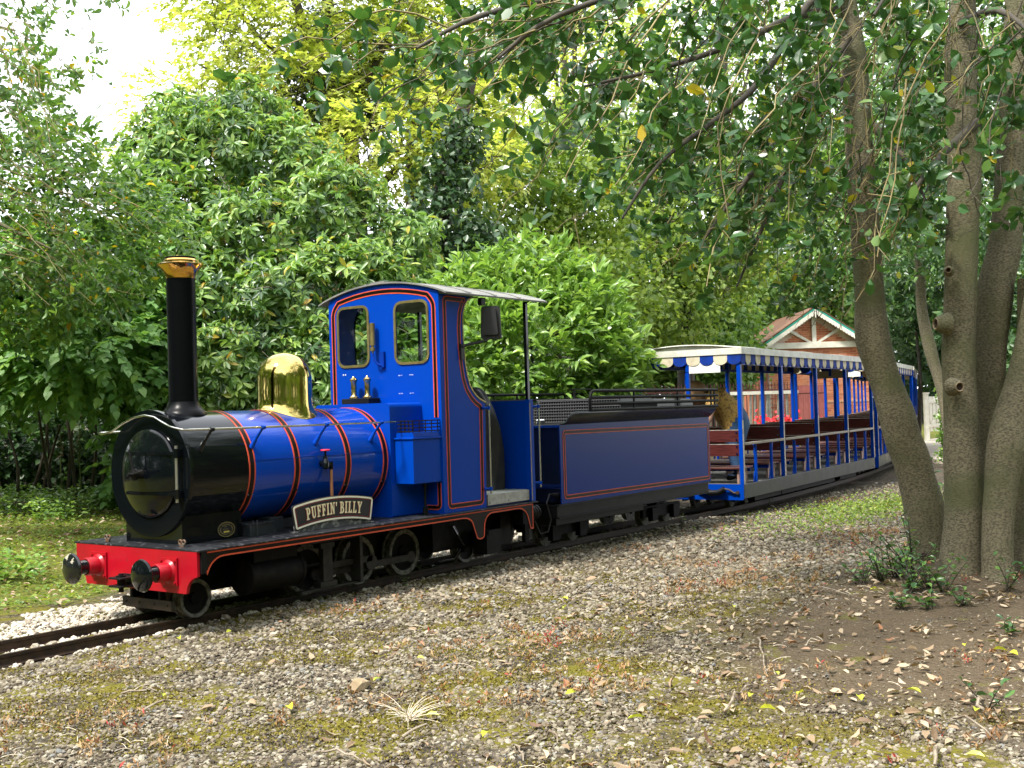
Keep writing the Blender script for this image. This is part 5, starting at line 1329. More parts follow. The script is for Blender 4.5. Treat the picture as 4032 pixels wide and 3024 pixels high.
P, N = blob_points(bl, 1700, .42, .1)
crown(R_, *whorls(P, N, 7, .15, .36, .3), 'far', 'dark', 0, True, 'shade_foliage')  # inner leaves coloured dark, standing for shade between the outer whorls
fr0 = [pt(950 + dx, 1900, 15.8) for dx in (-250, -60, 150, 380)]; fr0 = [(p[0], p[1], .1) for p in fr0]
stems(R_, fr0, [pt(720, 900, 16.2), pt(900, 700, 16.8), pt(1150, 950, 16.4), pt(1500, 1150, 16.2)], .075, BARKD)
tw = []; rd = []
for _ in range(170):
    i = rng.integers(len(P)); p = P[i]; d = unit(N[i] + rng.normal(0, .6, 3)); l = rng.uniform(.3, .7); t = np.linspace(0, 1, 5)[:, None]
    tw.append(p - d * .25 + d * l * t + rng.normal(0, .02, (5, 3))); rd.append(np.linspace(.008, .003, 5))
tubes_mesh('twigs', tw, rd, mat('grey_twig', (.20, .17, .13), .8), R_, 4, 'stuff')
# brown seed heads
k = 330; P, N = blob_points(bl, k, .06, .24, 2.1)
org = (P + N * .06)[:, None] + rng.normal(0, .025, (k, 7, 3)); dd = unit(N[:, None] + rng.normal(0, .9, (k, 7, 3)))
add_leaves('seed_head', org.reshape(-1, 3), dd.reshape(-1, 3), unit(rng.normal(0, 1, (k * 7, 3))), np.full(k * 7, .04), .25, mat('brown_seed_head', (.12, .065, .03), .8), np.zeros(k * 7), R_, 'far', kind='stuff')

# broad leaved bush on the left
D_ = plant_thing('dogwood_bush', 'broad leaved dogwood bush with heart shaped leaves and bare lower stems behind the buffers', 'bush')
bl = [sph(60, 1180, 14.4, .75), sph(300, 1150, 14.4, .8), sph(530, 1180, 14.6, .62), sph(170, 1380, 13.9, .62, 1, .7), sph(400, 1370, 13.8, .65, 1, .7), sph(590, 1400, 14.2, .5), sph(-120, 1350, 14.2, .8), sph(570, 1600, 14.6, .42), sph(600, 1830, 14.8, .42)]
P, N = blob_points(bl, 1500, .22, .2, 1.7)
crown(D_, *sprays(P, N, 10, .112, .84, .42, .40, .9), 'heart', 'dogwood', 300)
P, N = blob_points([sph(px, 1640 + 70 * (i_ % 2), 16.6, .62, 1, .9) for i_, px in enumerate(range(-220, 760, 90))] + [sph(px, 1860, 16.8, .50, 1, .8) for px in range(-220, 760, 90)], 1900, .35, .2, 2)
crown(D_, *sprays(P, N, 6, .12, .8, .35, .4, .7), 'far', 'dark', 0, True, 'shade_foliage')  # dark leaf backing added for the deep shade behind the bare stems
gl = lambda px, d, z=.12: (at(px, 1900, d)[0], at(px, 1900, d)[1], z)
fr0 = [gl(px, 14.8 + .5 * rng.random()) for px in (-60, 20, 60, 95, 150, 185, 215, 260, 300, 345, 390, 430, 480, 540)]
for q in fr0:
    t_ = np.array(q) + [rng.normal(0, .25), rng.normal(0, .25), rng.uniform(1.1, 1.7)]
    limb('trunk', [q, (np.array(q) + t_) / 2 + rng.normal(0, .06, 3), t_], [.026, .02, .014], mat('brown_stem', (.085, .066, .045), .85, col2=(.05, .04, .03), vs=9), D_, 6)
# evergreen with long yellow twigs above it
Ev = plant_thing('evergreen_tree', 'evergreen tree with long arching yellow twigs against the white gap of sky', 'tree')
bl = [sph(60, 760, 12.0, .85), sph(300, 820, 12.4, .75), sph(120, 980, 11.6, .7), sph(380, 980, 12.2, .6), sph(-150, 900, 11.5, .9), sph(560, 900, 12.8, .5), sph(40, 1150, 11.8, .45)]
P, N = blob_points(bl, 1150, .30, .25, 2.0)
A1 = sprays(P, N, 8, .10, .54, .30, .25, .55)
tipP = at(0, 0, 10.5)
hang = []; hr_ = []; lo, ld, lnm, ll = [], [], [], []
def strand(p0, dirv, L_, sag, k=9, shoots=5, leaf=.085, sl=.22, lps=6, leaf_from=.2):
    """one hanging twig with leafy side shoots; returns its curve and collects leaves"""
    t = np.linspace(0, 1, k)[:, None]; d = unit(dirv)
    c = p0 + d * L_ * t + np.array([0, 0, -1.]) * sag * L_ * t ** 2 + np.cumsum(rng.normal(0, .028 * L_, (k, 3)), 0)
    hang.append(c); hr_.append(np.linspace(.0046, .0020, k) * rng.uniform(.7, 1.3))
    tg = np.gradient(c, axis=0)
    for s in range(shoots + 1):
        u = 1.0 if s == shoots else rng.uniform(leaf_from, 1.0)
        i = min(int(u * (k - 1)), k - 2); q = c[i] + (c[i + 1] - c[i]) * (u * (k - 1) - i)
        a = unit(unit(tg[i]) * .5 + rng.normal(0, .6, 3) + [0, 0, .25]) if s < shoots else unit(unit(tg[-1]) + [0, 0, .35])
        m_ = rng.integers(max(2, lps - 2), lps + 3); l_ = sl * rng.uniform(.4, 1.1)
        tt = np.linspace(.45, 1, m_)[:, None] ** .8; pos = q + a * l_ * tt
        if s < shoots: hang.append(q + a * l_ * np.linspace(0, 1, k)[:, None]); hr_.append(np.linspace(.0026, .0015, k))
        rx = unit(np.cross(a, rng.normal(0, 1, 3))); ry = np.cross(a, rx); an = np.arange(m_) * 2.4 + rng.uniform(0, 6.28)
        rad = np.cos(an)[:, None] * rx + np.sin(an)[:, None] * ry
        dv = unit(a * rng.uniform(.25, .9, (m_, 1)) + rad * .85 + rng.normal(0, .18, (m_, 3)))
        lo.append(pos); ld.append(dv); lnm.append(a * .8 - rad * .3 + np.array([0, 0, .45]) + rng.normal(0, .35, (m_, 3))); ll.append(leaf * rng.uniform(.55, 1.15, m_))
for _ in range(52):
    px, py, d = rng.uniform(-330, 200), rng.uniform(-300, 420), rng.uniform(9.0, 11.5)
    if px > 60 and py > 250: continue
    strand(at(px, py, d), RIGHT * rng.uniform(.25, .9) - UP * rng.uniform(.2, .9) + _fw * rng.normal(0, .3), rng.uniform(.5, 1.15), .25, 9, 6, .085, .24, 6, .1)
for _ in range(46):
    px, py, d = rng.uniform(-250, 120), rng.uniform(560, 980), rng.uniform(10.4, 11.6)
    strand(at(px, py, d), RIGHT * rng.uniform(.7, 1.1) - UP * rng.uniform(.15, .6) + _fw * rng.normal(0, .2), rng.uniform(.8, 1.5), .12, 9, 4, .082, .16, 6, .45)
A2 = (np.concatenate(lo), np.concatenate(ld), np.concatenate(lnm), np.concatenate(ll))
px_, py_, _ = project(A2[0])
keep = ~((px_ > 210) & (py_ < 640) & (px_ + .55 * py_ > 540)) | (rng.random(len(px_)) < .12)
A2 = [a[keep] for a in A2]
crown(Ev, np.concatenate([A1[0], A2[0]]), np.concatenate([A1[1], A2[1]]), np.concatenate([A1[2], A2[2]]), np.concatenate([A1[3], A2[3]]), .52, 'oval', 'leftev', 300)
tubes_mesh('twigs', hang, hr_, TWIG, Ev, 4, 'stuff')
q0 = at(-700, 1500, 11.5); limb('trunk', [(q0[0], q0[1], -.1), tuple(at(-650, 900, 11.3)), tuple(at(-520, 200, 10.8)), tuple(at(-420, -500, 10.4))], [.20, .17, .12, .06], BARKM, Ev, 12, .12)
for e in ((60, 120), (120, 420), (60, 800), (200, 980)):
    limb('branch', [tuple(at(-600, e[1] * .6, 11.1)), tuple(at(-280, e[1] * .8 - 40, 10.8)), tuple(at(e[0], e[1], 10.7))], [.06, .035, .010], BARKM, Ev, 7)

# maple, sunlit and open against the sky
Mp = plant_thing('maple_tree', 'tall yellow green maple tree open against the white sky above the bush', 'tree')
bl = [sph(1000, 180, 24, 1.5, 1, .8), sph(760, 420, 23.5, .95, 1, .8), sph(1250, 40, 24.5, 1.5, 1, .8), sph(880, -60, 24.5, 1.2), sph(1180, 380, 24, 1.3, 1, .7), sph(1450, 230, 25, 1.5, 1, .75), sph(1650, 20, 25.5, 1.7), sph(1500, 560, 23, 1.2, 1, .6), sph(1760, 470, 24, 1.4, 1, .7), sph(1330, 640, 23, .9, 1, .6), sph(1850, 640, 23, 1.1, 1, .6), sph(1900, 200, 26, 1.6, 1, .7), sph(600, 640, 23.5, .7, 1, .7)]
P, N = blob_points(bl, 3300, .36, .36, 1.3)
A_ = sprays(P, N, 7, .16, .78, .60, .22, 1.0)
crown(Mp, *A_, 'palm', 'maple', 0)
tb = at(1420, 1500, 24.5)
limb('trunk', [(tb[0], tb[1], -.1), tuple(at(1400, 900, 24.5)), tuple(at(1330, 420, 24.5)), tuple(at(1180, 60, 24.5)), tuple(at(1120, -200, 24.5))], [.30, .26, .20, .11, .05], BARKD, Mp, 10)
for e in ([(1380, 800), (1180, 560), (900, 330), (760, 240)], [(1340, 480), (1480, 250), (1560, 60), (1600, -120)], [(1330, 420), (1150, 260), (980, 100), (900, -60)], [(1390, 850), (1600, 620), (1780, 430), (1900, 250)], [(1330, 520), (1250, 300), (1290, 90), (1320, -100)], [(1395, 760), (1500, 640), (1700, 560), (1850, 560)], [(1390, 900), (1100, 700), (800, 560), (640, 520)]):
    limb('branch', [tuple(at(x, y, 24.3)) for x, y in e], [.10, .07, .04, .012], BARKD, Mp, 7)
tw = []; rd = []
for _ in range(420):
    i = rng.integers(len(P)); p = P[i]; d = unit(N[i] + rng.normal(0, .5, 3)); l = rng.uniform(.6, 1.4); t = np.linspace(0, 1, 5)[:, None]
    tw.append(p - d * l * .8 + d * l * t + rng.normal(0, .03, (5, 3))); rd.append(np.linspace(.014, .004, 5))
tubes_mesh('twigs', tw, rd, BARKD, Mp, 4, 'stuff')

# ivy clad trunks
for (lab, blobs, tr_) in (('dark ivy clad trunk high between the yellow maple boughs', [sph(1280, 120, 26, .55), sph(1340, 300, 26, .85), sph(1250, 470, 26, .8), sph(1180, 380, 26, .5), sph(1420, 470, 26, .6)], [(1300, 700), (1300, 300), (1290, -100)]),
                         ('dark ivy covered trunk standing above the cab roof', [sph(1820, 560, 20.5, .5), sph(1760, 720, 20.5, .55), sph(1720, 880, 20.3, .6), sph(1760, 1020, 20.2, .6), sph(1900, 980, 20.5, .5), sph(1700, 1150, 20, .6), sph(1880, 1080, 20, .6)], [(1740, 1300), (1740, 800), (1860, 300)]),
                         ('dark yew standing high behind the maple boughs right of the chimney', [sph(1560, 120, 28, .8), sph(1640, 300, 28, .9), sph(1700, 420, 28, .8)], [(1640, 700), (1640, 200), (1620, -100)])):
    I_ = plant_thing('ivy_tree', lab, 'tree')
    P, N = blob_points(blobs, 900, .35, .45, 2.5)
    crown(I_, *clumps(P, N, 5, .14, .8, .16, .5), 'far', 'ivy', 0, True)
    dd = 20.6 if 'cab' in lab else 26.2
    limb('trunk', [tuple(at(x, y, dd)) for x, y in [(tr_[0][0], 1500)] + tr_], [.26, .25, .2, .1], BARKD, I_, 9)

# laurel behind the cab
La = plant_thing('laurel_bush', 'bright glossy laurel bush behind the cab and tender', 'bush')
bl = [sph(1880, 1240, 14.6, .55), sph(2080, 1190, 14.4, .62), sph(2270, 1270, 14.3, .55), sph(2110, 1400, 13.9, .7), sph(1900, 1440, 14.0, .62), sph(2330, 1420, 14.1, .48), sph(2440, 1440, 14.4, .30), sph(2050, 1620, 14, .7), sph(2300, 1600, 14.2, .55), sph(1800, 1600, 14.4, .6)]
P, N = blob_points(bl, 1350, .2, .22, 2.2)
crown(La, *sprays(P, N, 9, .155, .38, .34, .1, .35, .55), 'lance', 'laurel', 300)
fr0 = [gl(px, 14.6, .05) for px in (1950, 2080, 2220)]
stems(La, fr0, [pt(1930, 1350, 14.4), pt(2090, 1300, 14.3), pt(2280, 1380, 14.3)], .04, BARKD)

# woodland trees further back
def broad_tree(lab, blobs, n, leaf, key, trunk_px, d, rad=.28, cat='tree', k=6, spread=.35, up=.7, name='broadleaf_tree', group='woodland trees beyond the line'):
    t = plant_thing(name, lab, cat, group)
    P, N = blob_points(blobs, n, .30, .32, .9)
    crown(t, *clumps(P, N, k, leaf, .72, spread, up), 'far', key, 0, True)
    b = at(trunk_px, 1560, d); top = np.array(blobs)[:, :3].mean(0)
    limb('trunk', [(b[0], b[1], -.1), (b[0] * .6 + top[0] * .4, b[1] * .6 + top[1] * .4, top[2] * .45), tuple(top), tuple(top + [0, 0, 1.5])], [rad, rad * .85, rad * .5, rad * .15], BARKD, t, 9)
    for bb in blobs[::2]:
        limb('branch', [tuple(top * .6 + np.array([b[0], b[1], 0.5]) * .4), tuple((top + np.array(bb[:3])) / 2 + [0, 0, -.3]), tuple(bb[:3])], [rad * .4, rad * .28, rad * .1], BARKD, t, 6)
    return t
broad_tree('light green lime tree with dense leaves behind the laurel bush', [sph(2060, 760, 30, 1.7), sph(2300, 900, 30, 1.6), sph(2120, 1060, 29, 1.5), sph(2380, 1180, 28, 1.3), sph(2230, 620, 31, 1.5), sph(1950, 930, 31, 1.2)], 3400, .17, 'lime', 2180, 30)
broad_tree('yellow green tree filling the middle distance above the coach roof', [sph(2620, 820, 33, 1.9), sph(2850, 920, 33, 1.7), sph(2550, 1080, 32, 1.5), sph(2620, 1220, 32, 1.2), sph(2500, 640, 34, 1.6), sph(3000, 760, 34, 1.6)], 3400, .18, 'lime', 2700, 33)
broad_tree('mid green tree standing behind the brick building', [sph(3100, 900, 46, 2.4), sph(3350, 1000, 46, 2.4), sph(3000, 1120, 45, 2.0), sph(3250, 1200, 46, 2.0), sph(3480, 1200, 45, 2.2), sph(3250, 700, 47, 2.4)], 3300, .24, 'bush', 3200, 46)
broad_tree('thin topped tree against the sky above the lime', [sph(2150, 260, 34, 2.2), sph(2450, 330, 35, 2.2), sph(2300, 60, 36, 2.2), sph(1980, 420, 34, 1.6)], 800, .18, 'maple', 2250, 34)
broad_tree('open topped tree against the sky above the coach', [sph(2800, 420, 38, 2.6), sph(2650, 180, 39, 2.4), sph(3050, 260, 38, 2.6), sph(2900, 40, 40, 2.4)], 1000, .19, 'lime', 2850, 38)
broad_tree('shaded tree rising behind the tall holly trunks', [sph(3450, 420, 30, 2.2), sph(3750, 500, 29, 2.2), sph(3600, 820, 28, 1.9), sph(3950, 800, 28, 2.0), sph(4100, 420, 29, 2.0), sph(3600, 120, 31, 2.2), sph(3950, 100, 30, 2.2)], 3200, .17, 'bush', 3800, 29)
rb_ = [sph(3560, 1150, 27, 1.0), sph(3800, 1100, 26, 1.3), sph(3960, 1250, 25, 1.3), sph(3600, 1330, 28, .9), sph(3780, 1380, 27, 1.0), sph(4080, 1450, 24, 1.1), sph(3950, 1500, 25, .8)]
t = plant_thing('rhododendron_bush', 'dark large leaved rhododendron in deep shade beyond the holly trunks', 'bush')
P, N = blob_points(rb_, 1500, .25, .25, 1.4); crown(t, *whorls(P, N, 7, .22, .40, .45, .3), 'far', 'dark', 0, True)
stems(t, [gl(3620, 27.2, 0), gl(3850, 26, 0)], [pt(3600, 1250, 27.3), pt(3850, 1250, 26)], .06, BARKD)
hb_ = [sph(px, 1440 + 40 * math.sin(px), 36.5, 1.15, 1, .9) for px in range(2360, 2900, 120)] + [sph(px, 1290 + 30 * math.sin(px * 2), 38, 1.1) for px in range(2330, 2860, 130)]
t = plant_thing('hedge', 'tall leafy hedge running behind the red brown railings', 'hedge')
stems(t, [gl(q, 37, 0) for q in (2420, 2560, 2700, 2820)], [pt(q, 1400, 37) for q in (2420, 2560, 2700, 2820)], .06, BARKD); P, N = blob_points(hb_, 2800, .25, .22, 1.5); crown(t, *clumps(P, N, 6, .20, .8, .25, .5), 'far', 'bush', 0, True)
gb = [sph(3738, 1560, 22, .17, 1, 1.2), sph(3740, 1640, 22, .18), sph(3744, 1710, 22, .19), sph(3750, 1790, 22, .2)]
t = plant_thing('hedge', 'narrow clipped ivy column beside the white gate', 'hedge')
stems(t, [gl(3740, 22, 0)], [pt(3742, 1580, 22)], .03, BARKD); P, N = blob_points(gb, 700, .2, .12, 4); crown(t, *clumps(P, N, 5, .06, .8, .06, .2), 'far', 'laurel', 0, True)
# far wood closing the view, and the wood standing behind the viewer
def wood(name, ring, n, leaf, key):
    P, N = blob_points(ring, n, .3, .3, .6, facing=.6)
    o = crown(None, *clumps(P, N, 5, leaf, .8, .5, .4), 'far', key, 0, True, name)
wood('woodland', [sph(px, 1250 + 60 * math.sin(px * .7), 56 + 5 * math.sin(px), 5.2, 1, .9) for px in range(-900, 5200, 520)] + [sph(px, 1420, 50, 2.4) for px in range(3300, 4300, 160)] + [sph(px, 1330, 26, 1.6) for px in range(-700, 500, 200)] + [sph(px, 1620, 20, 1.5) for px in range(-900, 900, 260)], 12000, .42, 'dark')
ring = []  # trees out of view, height and spread shaped for reflections and ambient light
for a in np.radians(np.arange(78, 352, 13)):
    rr = 16 + 3 * math.sin(a * 5); ring.append((CAM[0] + rr * math.cos(a), CAM[1] + rr * math.sin(a), 2.6, 2.6, 2.6, 3.0)); ring.append((CAM[0] + (rr + 3) * math.cos(a), CAM[1] + (rr + 3) * math.sin(a), 6.4, 2.8, 2.8, 2.8)); ring.append((CAM[0] + (rr + 4) * math.cos(a), CAM[1] + (rr + 4) * math.sin(a), 10.2 + 1.2 * math.sin(a * 9), 2.9, 2.9, 2.6))
B_ = np.array(ring); 
Pn = []; Nn = []
for b in B_:
    d = unit(rng.normal(0, 1, (380, 3))); Pn.append(b[:3] + d * b[3:] * rng.uniform(.7, 1.05, (380, 1))); Nn.append(d)
crown(None, *clumps(np.concatenate(Pn), np.concatenate(Nn), 4, .5, .8, .4, .4), 'far', 'bush', 0, True, 'woodland')

# ---------------- many stemmed holly on the right
H = plant_thing('holly_tree', 'many stemmed holly tree with grey bark, its drooping dark branches hanging over bare soil', 'tree')
TR = {'A': ([(3288, 3366, -120), (3294, 3369, 0), (3314, 3414, 241), (3325, 3429, 482), (3339, 3453, 783), (3354, 3468, 964), (3366, 3485, 1193), (3370, 3504, 1337), (3402, 3525, 1434), (3433, 3556, 1530), (3458, 3596, 1627), (3484, 3624, 1723), (3516, 3657, 1802), (3543, 3686, 1905), (3563, 3716, 2007), (3576, 3722, 2110), (3582, 3724, 2212), (3578, 3735, 2290)], 8.62),
      'B': ([(3752, 3838, -120), (3749, 3838, 0), (3722, 3840, 241), (3731, 3845, 482), (3734, 3860, 663), (3725, 3848, 964), (3718, 3841, 1193), (3711, 3837, 1386), (3714, 3840, 1530), (3718, 3851, 1675), (3717, 3853, 1750), (3720, 3868, 1854), (3722, 3871, 2007), (3707, 3868, 2161), (3697, 3872, 2260), (3690, 3880, 2330)], 8.0),
      'C': ([(3962, 4110, -60), (3957, 4076, 120), (3950, 4056, 241), (3934, 4040, 482), (3920, 4026, 723), (3895, 4020, 964), (3860, 3992, 1096), (3841, 3979, 1220), (3836, 3964, 1337), (3833, 3954, 1482), (3840, 3935, 1700), (3846, 3925, 1900), (3850, 3925, 2100), (3845, 3935, 2280)], 8.25),
      'D': ([(4060, 4180, 900), (4040, 4165, 1150), (3990, 4120, 1400), (3955, 4085, 1530), (3920, 4050, 1627), (3890, 4036, 1751), (3880, 4010, 1880), (3873, 3992, 2007), (3868, 3986, 2161), (3868, 3992, 2260), (3860, 4005, 2350)], 7.75),
      'E': ([(4010, 4130, 1100), (4005, 4110, 1500), (3995, 4090, 1900), (3985, 4075, 2150), (3970, 4080, 2330)], 8.1)}
for k_, (ol, d) in TR.items():
    pts = [tuple(at((a + b) / 2, y, d)) for a, b, y in ol]; rad = [(b - a) / 2 * d / FPX for a, b, y in ol]
    rad[-1] *= 1.10; pts.append((pts[-1][0], pts[-1][1], pts[-1][2] - .10)); rad.append(rad[-1] * 1.28); pts.append((pts[-1][0], pts[-1][1], pts[-1][2] - .2)); rad.append(rad[-1] * 1.4)
    if k_ in 'ABC':   # goes on above the picture
        p0 = np.array(pts[0]); pts = [tuple(p0 + [rng.normal(0, .1), rng.normal(0, .1), 1.6]), tuple(p0 + [0, 0, .8])] + pts; rad = [rad[0] * .6, rad[0] * .8] + rad
    limb('trunk', pts[::-1], rad[::-1], BARKM, H, 22, .085)
KN = mat('cut_wood', (.36, .27, .17), .8, col2=(.20, .14, .09), vs=20); KD = mat('dark_hollow', (.05, .03, .02), .9)
for (px, py, d, r, nx_) in ((3768, 1523, 7.80, .034, 0.15), (3703, 1275, 7.92, .042, -.9), (3735, 1065, 7.83, .02, -.3)):
    c0 = np.array(at(px, py, d)); ax = unit(-_fw * (1 - abs(nx_)) + RIGHT * nx_)
    kn = MB().lathe([(r * 1.9, -.06), (r * 1.6, -.01), (r * 1.25, .022), (r * .95, .036), (r * .72, .028)], tuple(c0), tuple(ax), 16, 0).lathe([(r * .72, .028), (r * .4, .012), (.0005, .008)], tuple(c0), tuple(ax), 16, 1)
    obj('branch_stub', kn, [BARKM, KD], H)
    obj('stub_rim', MB().lathe([(r * 1.0, .034), (r * .9, .040), (r * .74, .034)], tuple(c0), tuple(ax), 16), KN, H)
c0 = np.array(at(3638, 2190, 8.42)); obj('hollow', MB().lathe([(.030, -.02), (.026, .004), (.0005, .002)], tuple(c0), tuple(-_fw), 14), KD, H)
BR = [[(3340, -60, 8.6), (3180, 20, 8.2), (3000, 311, 7.6), (2820, 470, 7.2), (2600, 640, 6.8), (2450, 860, 6.6)], [(3300, 36, 8.6), (3120, 70, 8.0), (2900, 170, 7.3), (2600, 270, 6.8), (2300, 340, 6.4)],
      [(3340, -110, 8.4), (2900, -60, 7.0), (2300, -20, 6.0), (1900, 60, 5.6), (1640, 190, 5.3)], [(3790, -110, 7.9), (3650, -220, 7.2), (3250, -150, 6.2), (2700, -90, 5.6), (2200, 60, 5.3), (1960, 230, 5.2)],
      [(3340, 150, 8.5), (3050, 560, 8.0), (2900, 760, 7.8), (2760, 960, 7.6)], [(3790, 90, 7.9), (3930, 40, 7.0), (4080, 150, 6.2)], [(3800, -110, 7.9), (3600, -150, 6.8), (3440, 60, 6.2)], [(3335, 300, 8.5), (3120, 620, 8.3), (3000, 900, 8.2), (2900, 1130, 8.1)],
      [(3850, 480, 7.9), (3700, 620, 7.0), (3560, 800, 6.4)], [(3440, 500, 8.6), (3560, 620, 8.2), (3650, 800, 8.0)]]
hang.clear(); hr_.clear(); lo.clear(); ld.clear(); lnm.clear(); ll.clear()
for b in BR:
    pts = [tuple(at(*q)) for q in b]; n_ = len(pts); limb('branch', pts, list(np.linspace(.034, .007, n_)), TWIGD, H, 8)
    P_ = np.array(pts)
    for _ in range(13):
        u = rng.uniform(.12, 1) * (n_ - 1); i = min(int(u), n_ - 2); p = P_[i] + (P_[i + 1] - P_[i]) * (u - i); px0 = project(p)[0][0]
        a_ = np.interp(px0, [1500, 2600, 3400, 4100], [.95, .7, .35, .1]); strand(p, -RIGHT * (a_ + rng.normal(0, .25)) - UP * rng.uniform(.1, .7) + _fw * rng.normal(0, .35), rng.uniform(.35, .95), .16, 9, 4, .090, .15, 5, .25)
for _ in range(165):
    px, py, d = rng.uniform(2100, 4200), rng.uniform(-420, 330), rng.uniform(5.2, 9.8)
    if px < 2500 and py > 100: continue
    a_ = np.interp(px, [2000, 2800, 3400, 4100], [.8, .6, .3, .05])
    strand(at(px, py, d), -RIGHT * (a_ + rng.normal(0, .15)) - UP * rng.uniform(.5, .9) + _fw * rng.normal(0, .3), rng.uniform(.5, 1.45), .14, 9, 6, .090, .16, 5, .12)
for _ in range(85):
    px, py, d = rng.uniform(2600, 4150), rng.uniform(250, 820), rng.uniform(6.8, 10.5)
    strand(at(px, py, d), -RIGHT * rng.uniform(-.1, .7) - UP * rng.uniform(.3, .9) + _fw * rng.normal(0, .3), rng.uniform(.4, .9), .16, 9, 5, .085, .15, 5, .1)
for q in ((3330, 940, 8.4), (3300, 1020, 8.3), (3240, 980, 8.2), (3330, 1080, 8.4), (3200, 1000, 8.0), (3320, 1150, 8.3)):
    strand(at(*q), -RIGHT * rng.uniform(.1, .7) - UP * rng.uniform(.3, .7), rng.uniform(.35, .5), .12, 9, 5, .075, .13, 5, .3)
A_ = [np.concatenate(lo), np.concatenate(ld), np.concatenate(lnm), np.concatenate(ll)]
px_, py_, z_ = project(A_[0])
bound = np.interp(px_, [1100, 1450, 1750, 2100, 2500, 2800, 3100, 3350, 3450, 3600, 4032], [330, 660, 780, 860, 1020, 1120, 1190, 1340, 1000, 900, 850]) + 90 * np.sin(px_ * .021) + 60 * np.sin(px_ * .057)
ontrunk = ((np.abs(px_ - 3385) < 95) | (np.abs(px_ - 3785) < 85)) & (z_ < 8.7)
keep = (py_ < bound) & (z_ > 3.2) & (rng.random(len(px_)) < np.interp(px_, [1200, 2300], [.75, 1])) & ~(ontrunk & (rng.random(len(px_)) < .78))
A_ = [a[keep] for a in A_]
# crown above the picture, which shades the soil
cb = [(4.0, -4.2, 6.6, 2.3, 2.3, 1.5), (2.6, -4.9, 5.8, 2.0, 2.0, 1.2), (5.2, -3.4, 6.2, 2.0, 2.0, 1.4), (1.6, -4.0, 5.2, 1.5, 1.3, .8)]
P, N = blob_points(cb, 760, .4, .2, 1.0, facing=1.)
C_ = clumps(P, N, 6, .12, .55, .18, .6)
P, N = blob_points([sph(3000, 250, 10.5, 1.0), sph(3500, 350, 11, 1.2), sph(3600, 750, 11, .85), sph(2700, 450, 10, .75), sph(3960, 350, 10, 1.0), sph(3230, 720, 11, .75), sph(3950, 750, 10.5, .7), sph(2450, 200, 9.5, .8)], 850, .4, .3, 1.6)
C2 = sprays(P, N, 7, .082, .56, .26, .25, .5)
C_ = [np.concatenate([C_[i_], C2[i_]]) for i_ in range(4)]
crown(H, np.concatenate([A_[0], C_[0]]), np.concatenate([A_[1], C_[1]]), np.concatenate([A_[2], C_[2]]), np.concatenate([A_[3], C_[3]]), .58, 'oval', 'holly', 300)
HG = np.array(hang); px_, py_, z_ = project(HG[:, -1]); 
bound = np.interp(px_, [1100, 1450, 1750, 2100, 2500, 2800, 3100, 3350, 3450, 3600, 4032], [330, 660, 780, 860, 1020, 1120, 1190, 1340, 1000, 900, 850]) + 90
kp = (py_ < bound) & (z_ > 3.2); HG = HG[kp]; HR = np.array(hr_)[kp]; sel = rng.random(len(HG)) < .72
tubes_mesh('twigs', HG[sel], HR[sel], TWIG, H, 4, 'stuff'); tubes_mesh('twigs', HG[~sel], HR[~sel], TWIGD, H, 4, 'stuff')
# second tree with a slanting trunk just behind
H2 = plant_thing('slanting_tree', 'tree with a slim slanting trunk seen between the two front holly trunks', 'tree')
ol = [(3560, 3600, 700), (3600, 3640, 1000), (3608, 3650, 1210), (3634, 3686, 1362), (3668, 3712, 1470), (3700, 3752, 1600), (3725, 3785, 1800), (3735, 3800, 1990)]
pts = [tuple(at((a + b) / 2, y, 15.5)) for a, b, y in ol]; rad = [(b - a) / 2 * 15.5 / FPX for a, b, y in ol]
limb('trunk', pts[::-1], rad[::-1], BARKM, H2, 12, .08)
bl = [sph(3560, 650, 15.5, .9), sph(3750, 800, 15, .8), sph(3500, 900, 15.5, .55), sph(3900, 650, 15, .9), sph(3650, 400, 15.8, 1.0), sph(4000, 900, 14.6, .6)]
P, N = blob_points(bl, 1100, .3, .3, 2); crown(H2, *sprays(P, N, 7, .09, .54, .3, .3, .5), 'oval', 'sapling', 0)

# ================================================================== GROUND DETAIL
def inview(p, margin=120):
    px, py, z = project(p); return (px > -margin) & (px < 4032 + margin) & (py > 0) & (py < 3024 + margin) & (z > 1)
def soil_mask(p):
    rr = np.sqrt(.55 * (p[:, 0] - 2.6) ** 2 + (p[:, 1] + 5.0) ** 2) + .35 * vnoise(p, 1.9)
    return np.clip((2.15 - rr) / .8, 0, 1)
def moss_mask(p):
    return np.clip((vnoise(p, 2.3) + .6 * vnoise(p[:, [1, 0, 2]], 6.1) + .12) * 1.9, 0, 1) * np.clip((5.5 - p[:, 0]) / 3, 0, 1)
STONE = ramp_mat('gravel_stone', [(0, (.070, .052, .034)), (.22, (.135, .107, .070)), (.5, (.215, .178, .122)), (.78, (.30, .255, .185)), (.93, (.42, .375, .295)), (1, (.16, .165, .17))], 'inst', .85, 0, bump=.5, bs=3)
PALE = ramp_mat('pale_ballast', [(0, (.30, .25, .19)), (.35, (.48, .42, .33)), (.7, (.62, .56, .46)), (1, (.74, .69, .60))], 'inst', .8, 0, bump=.4, bs=3)
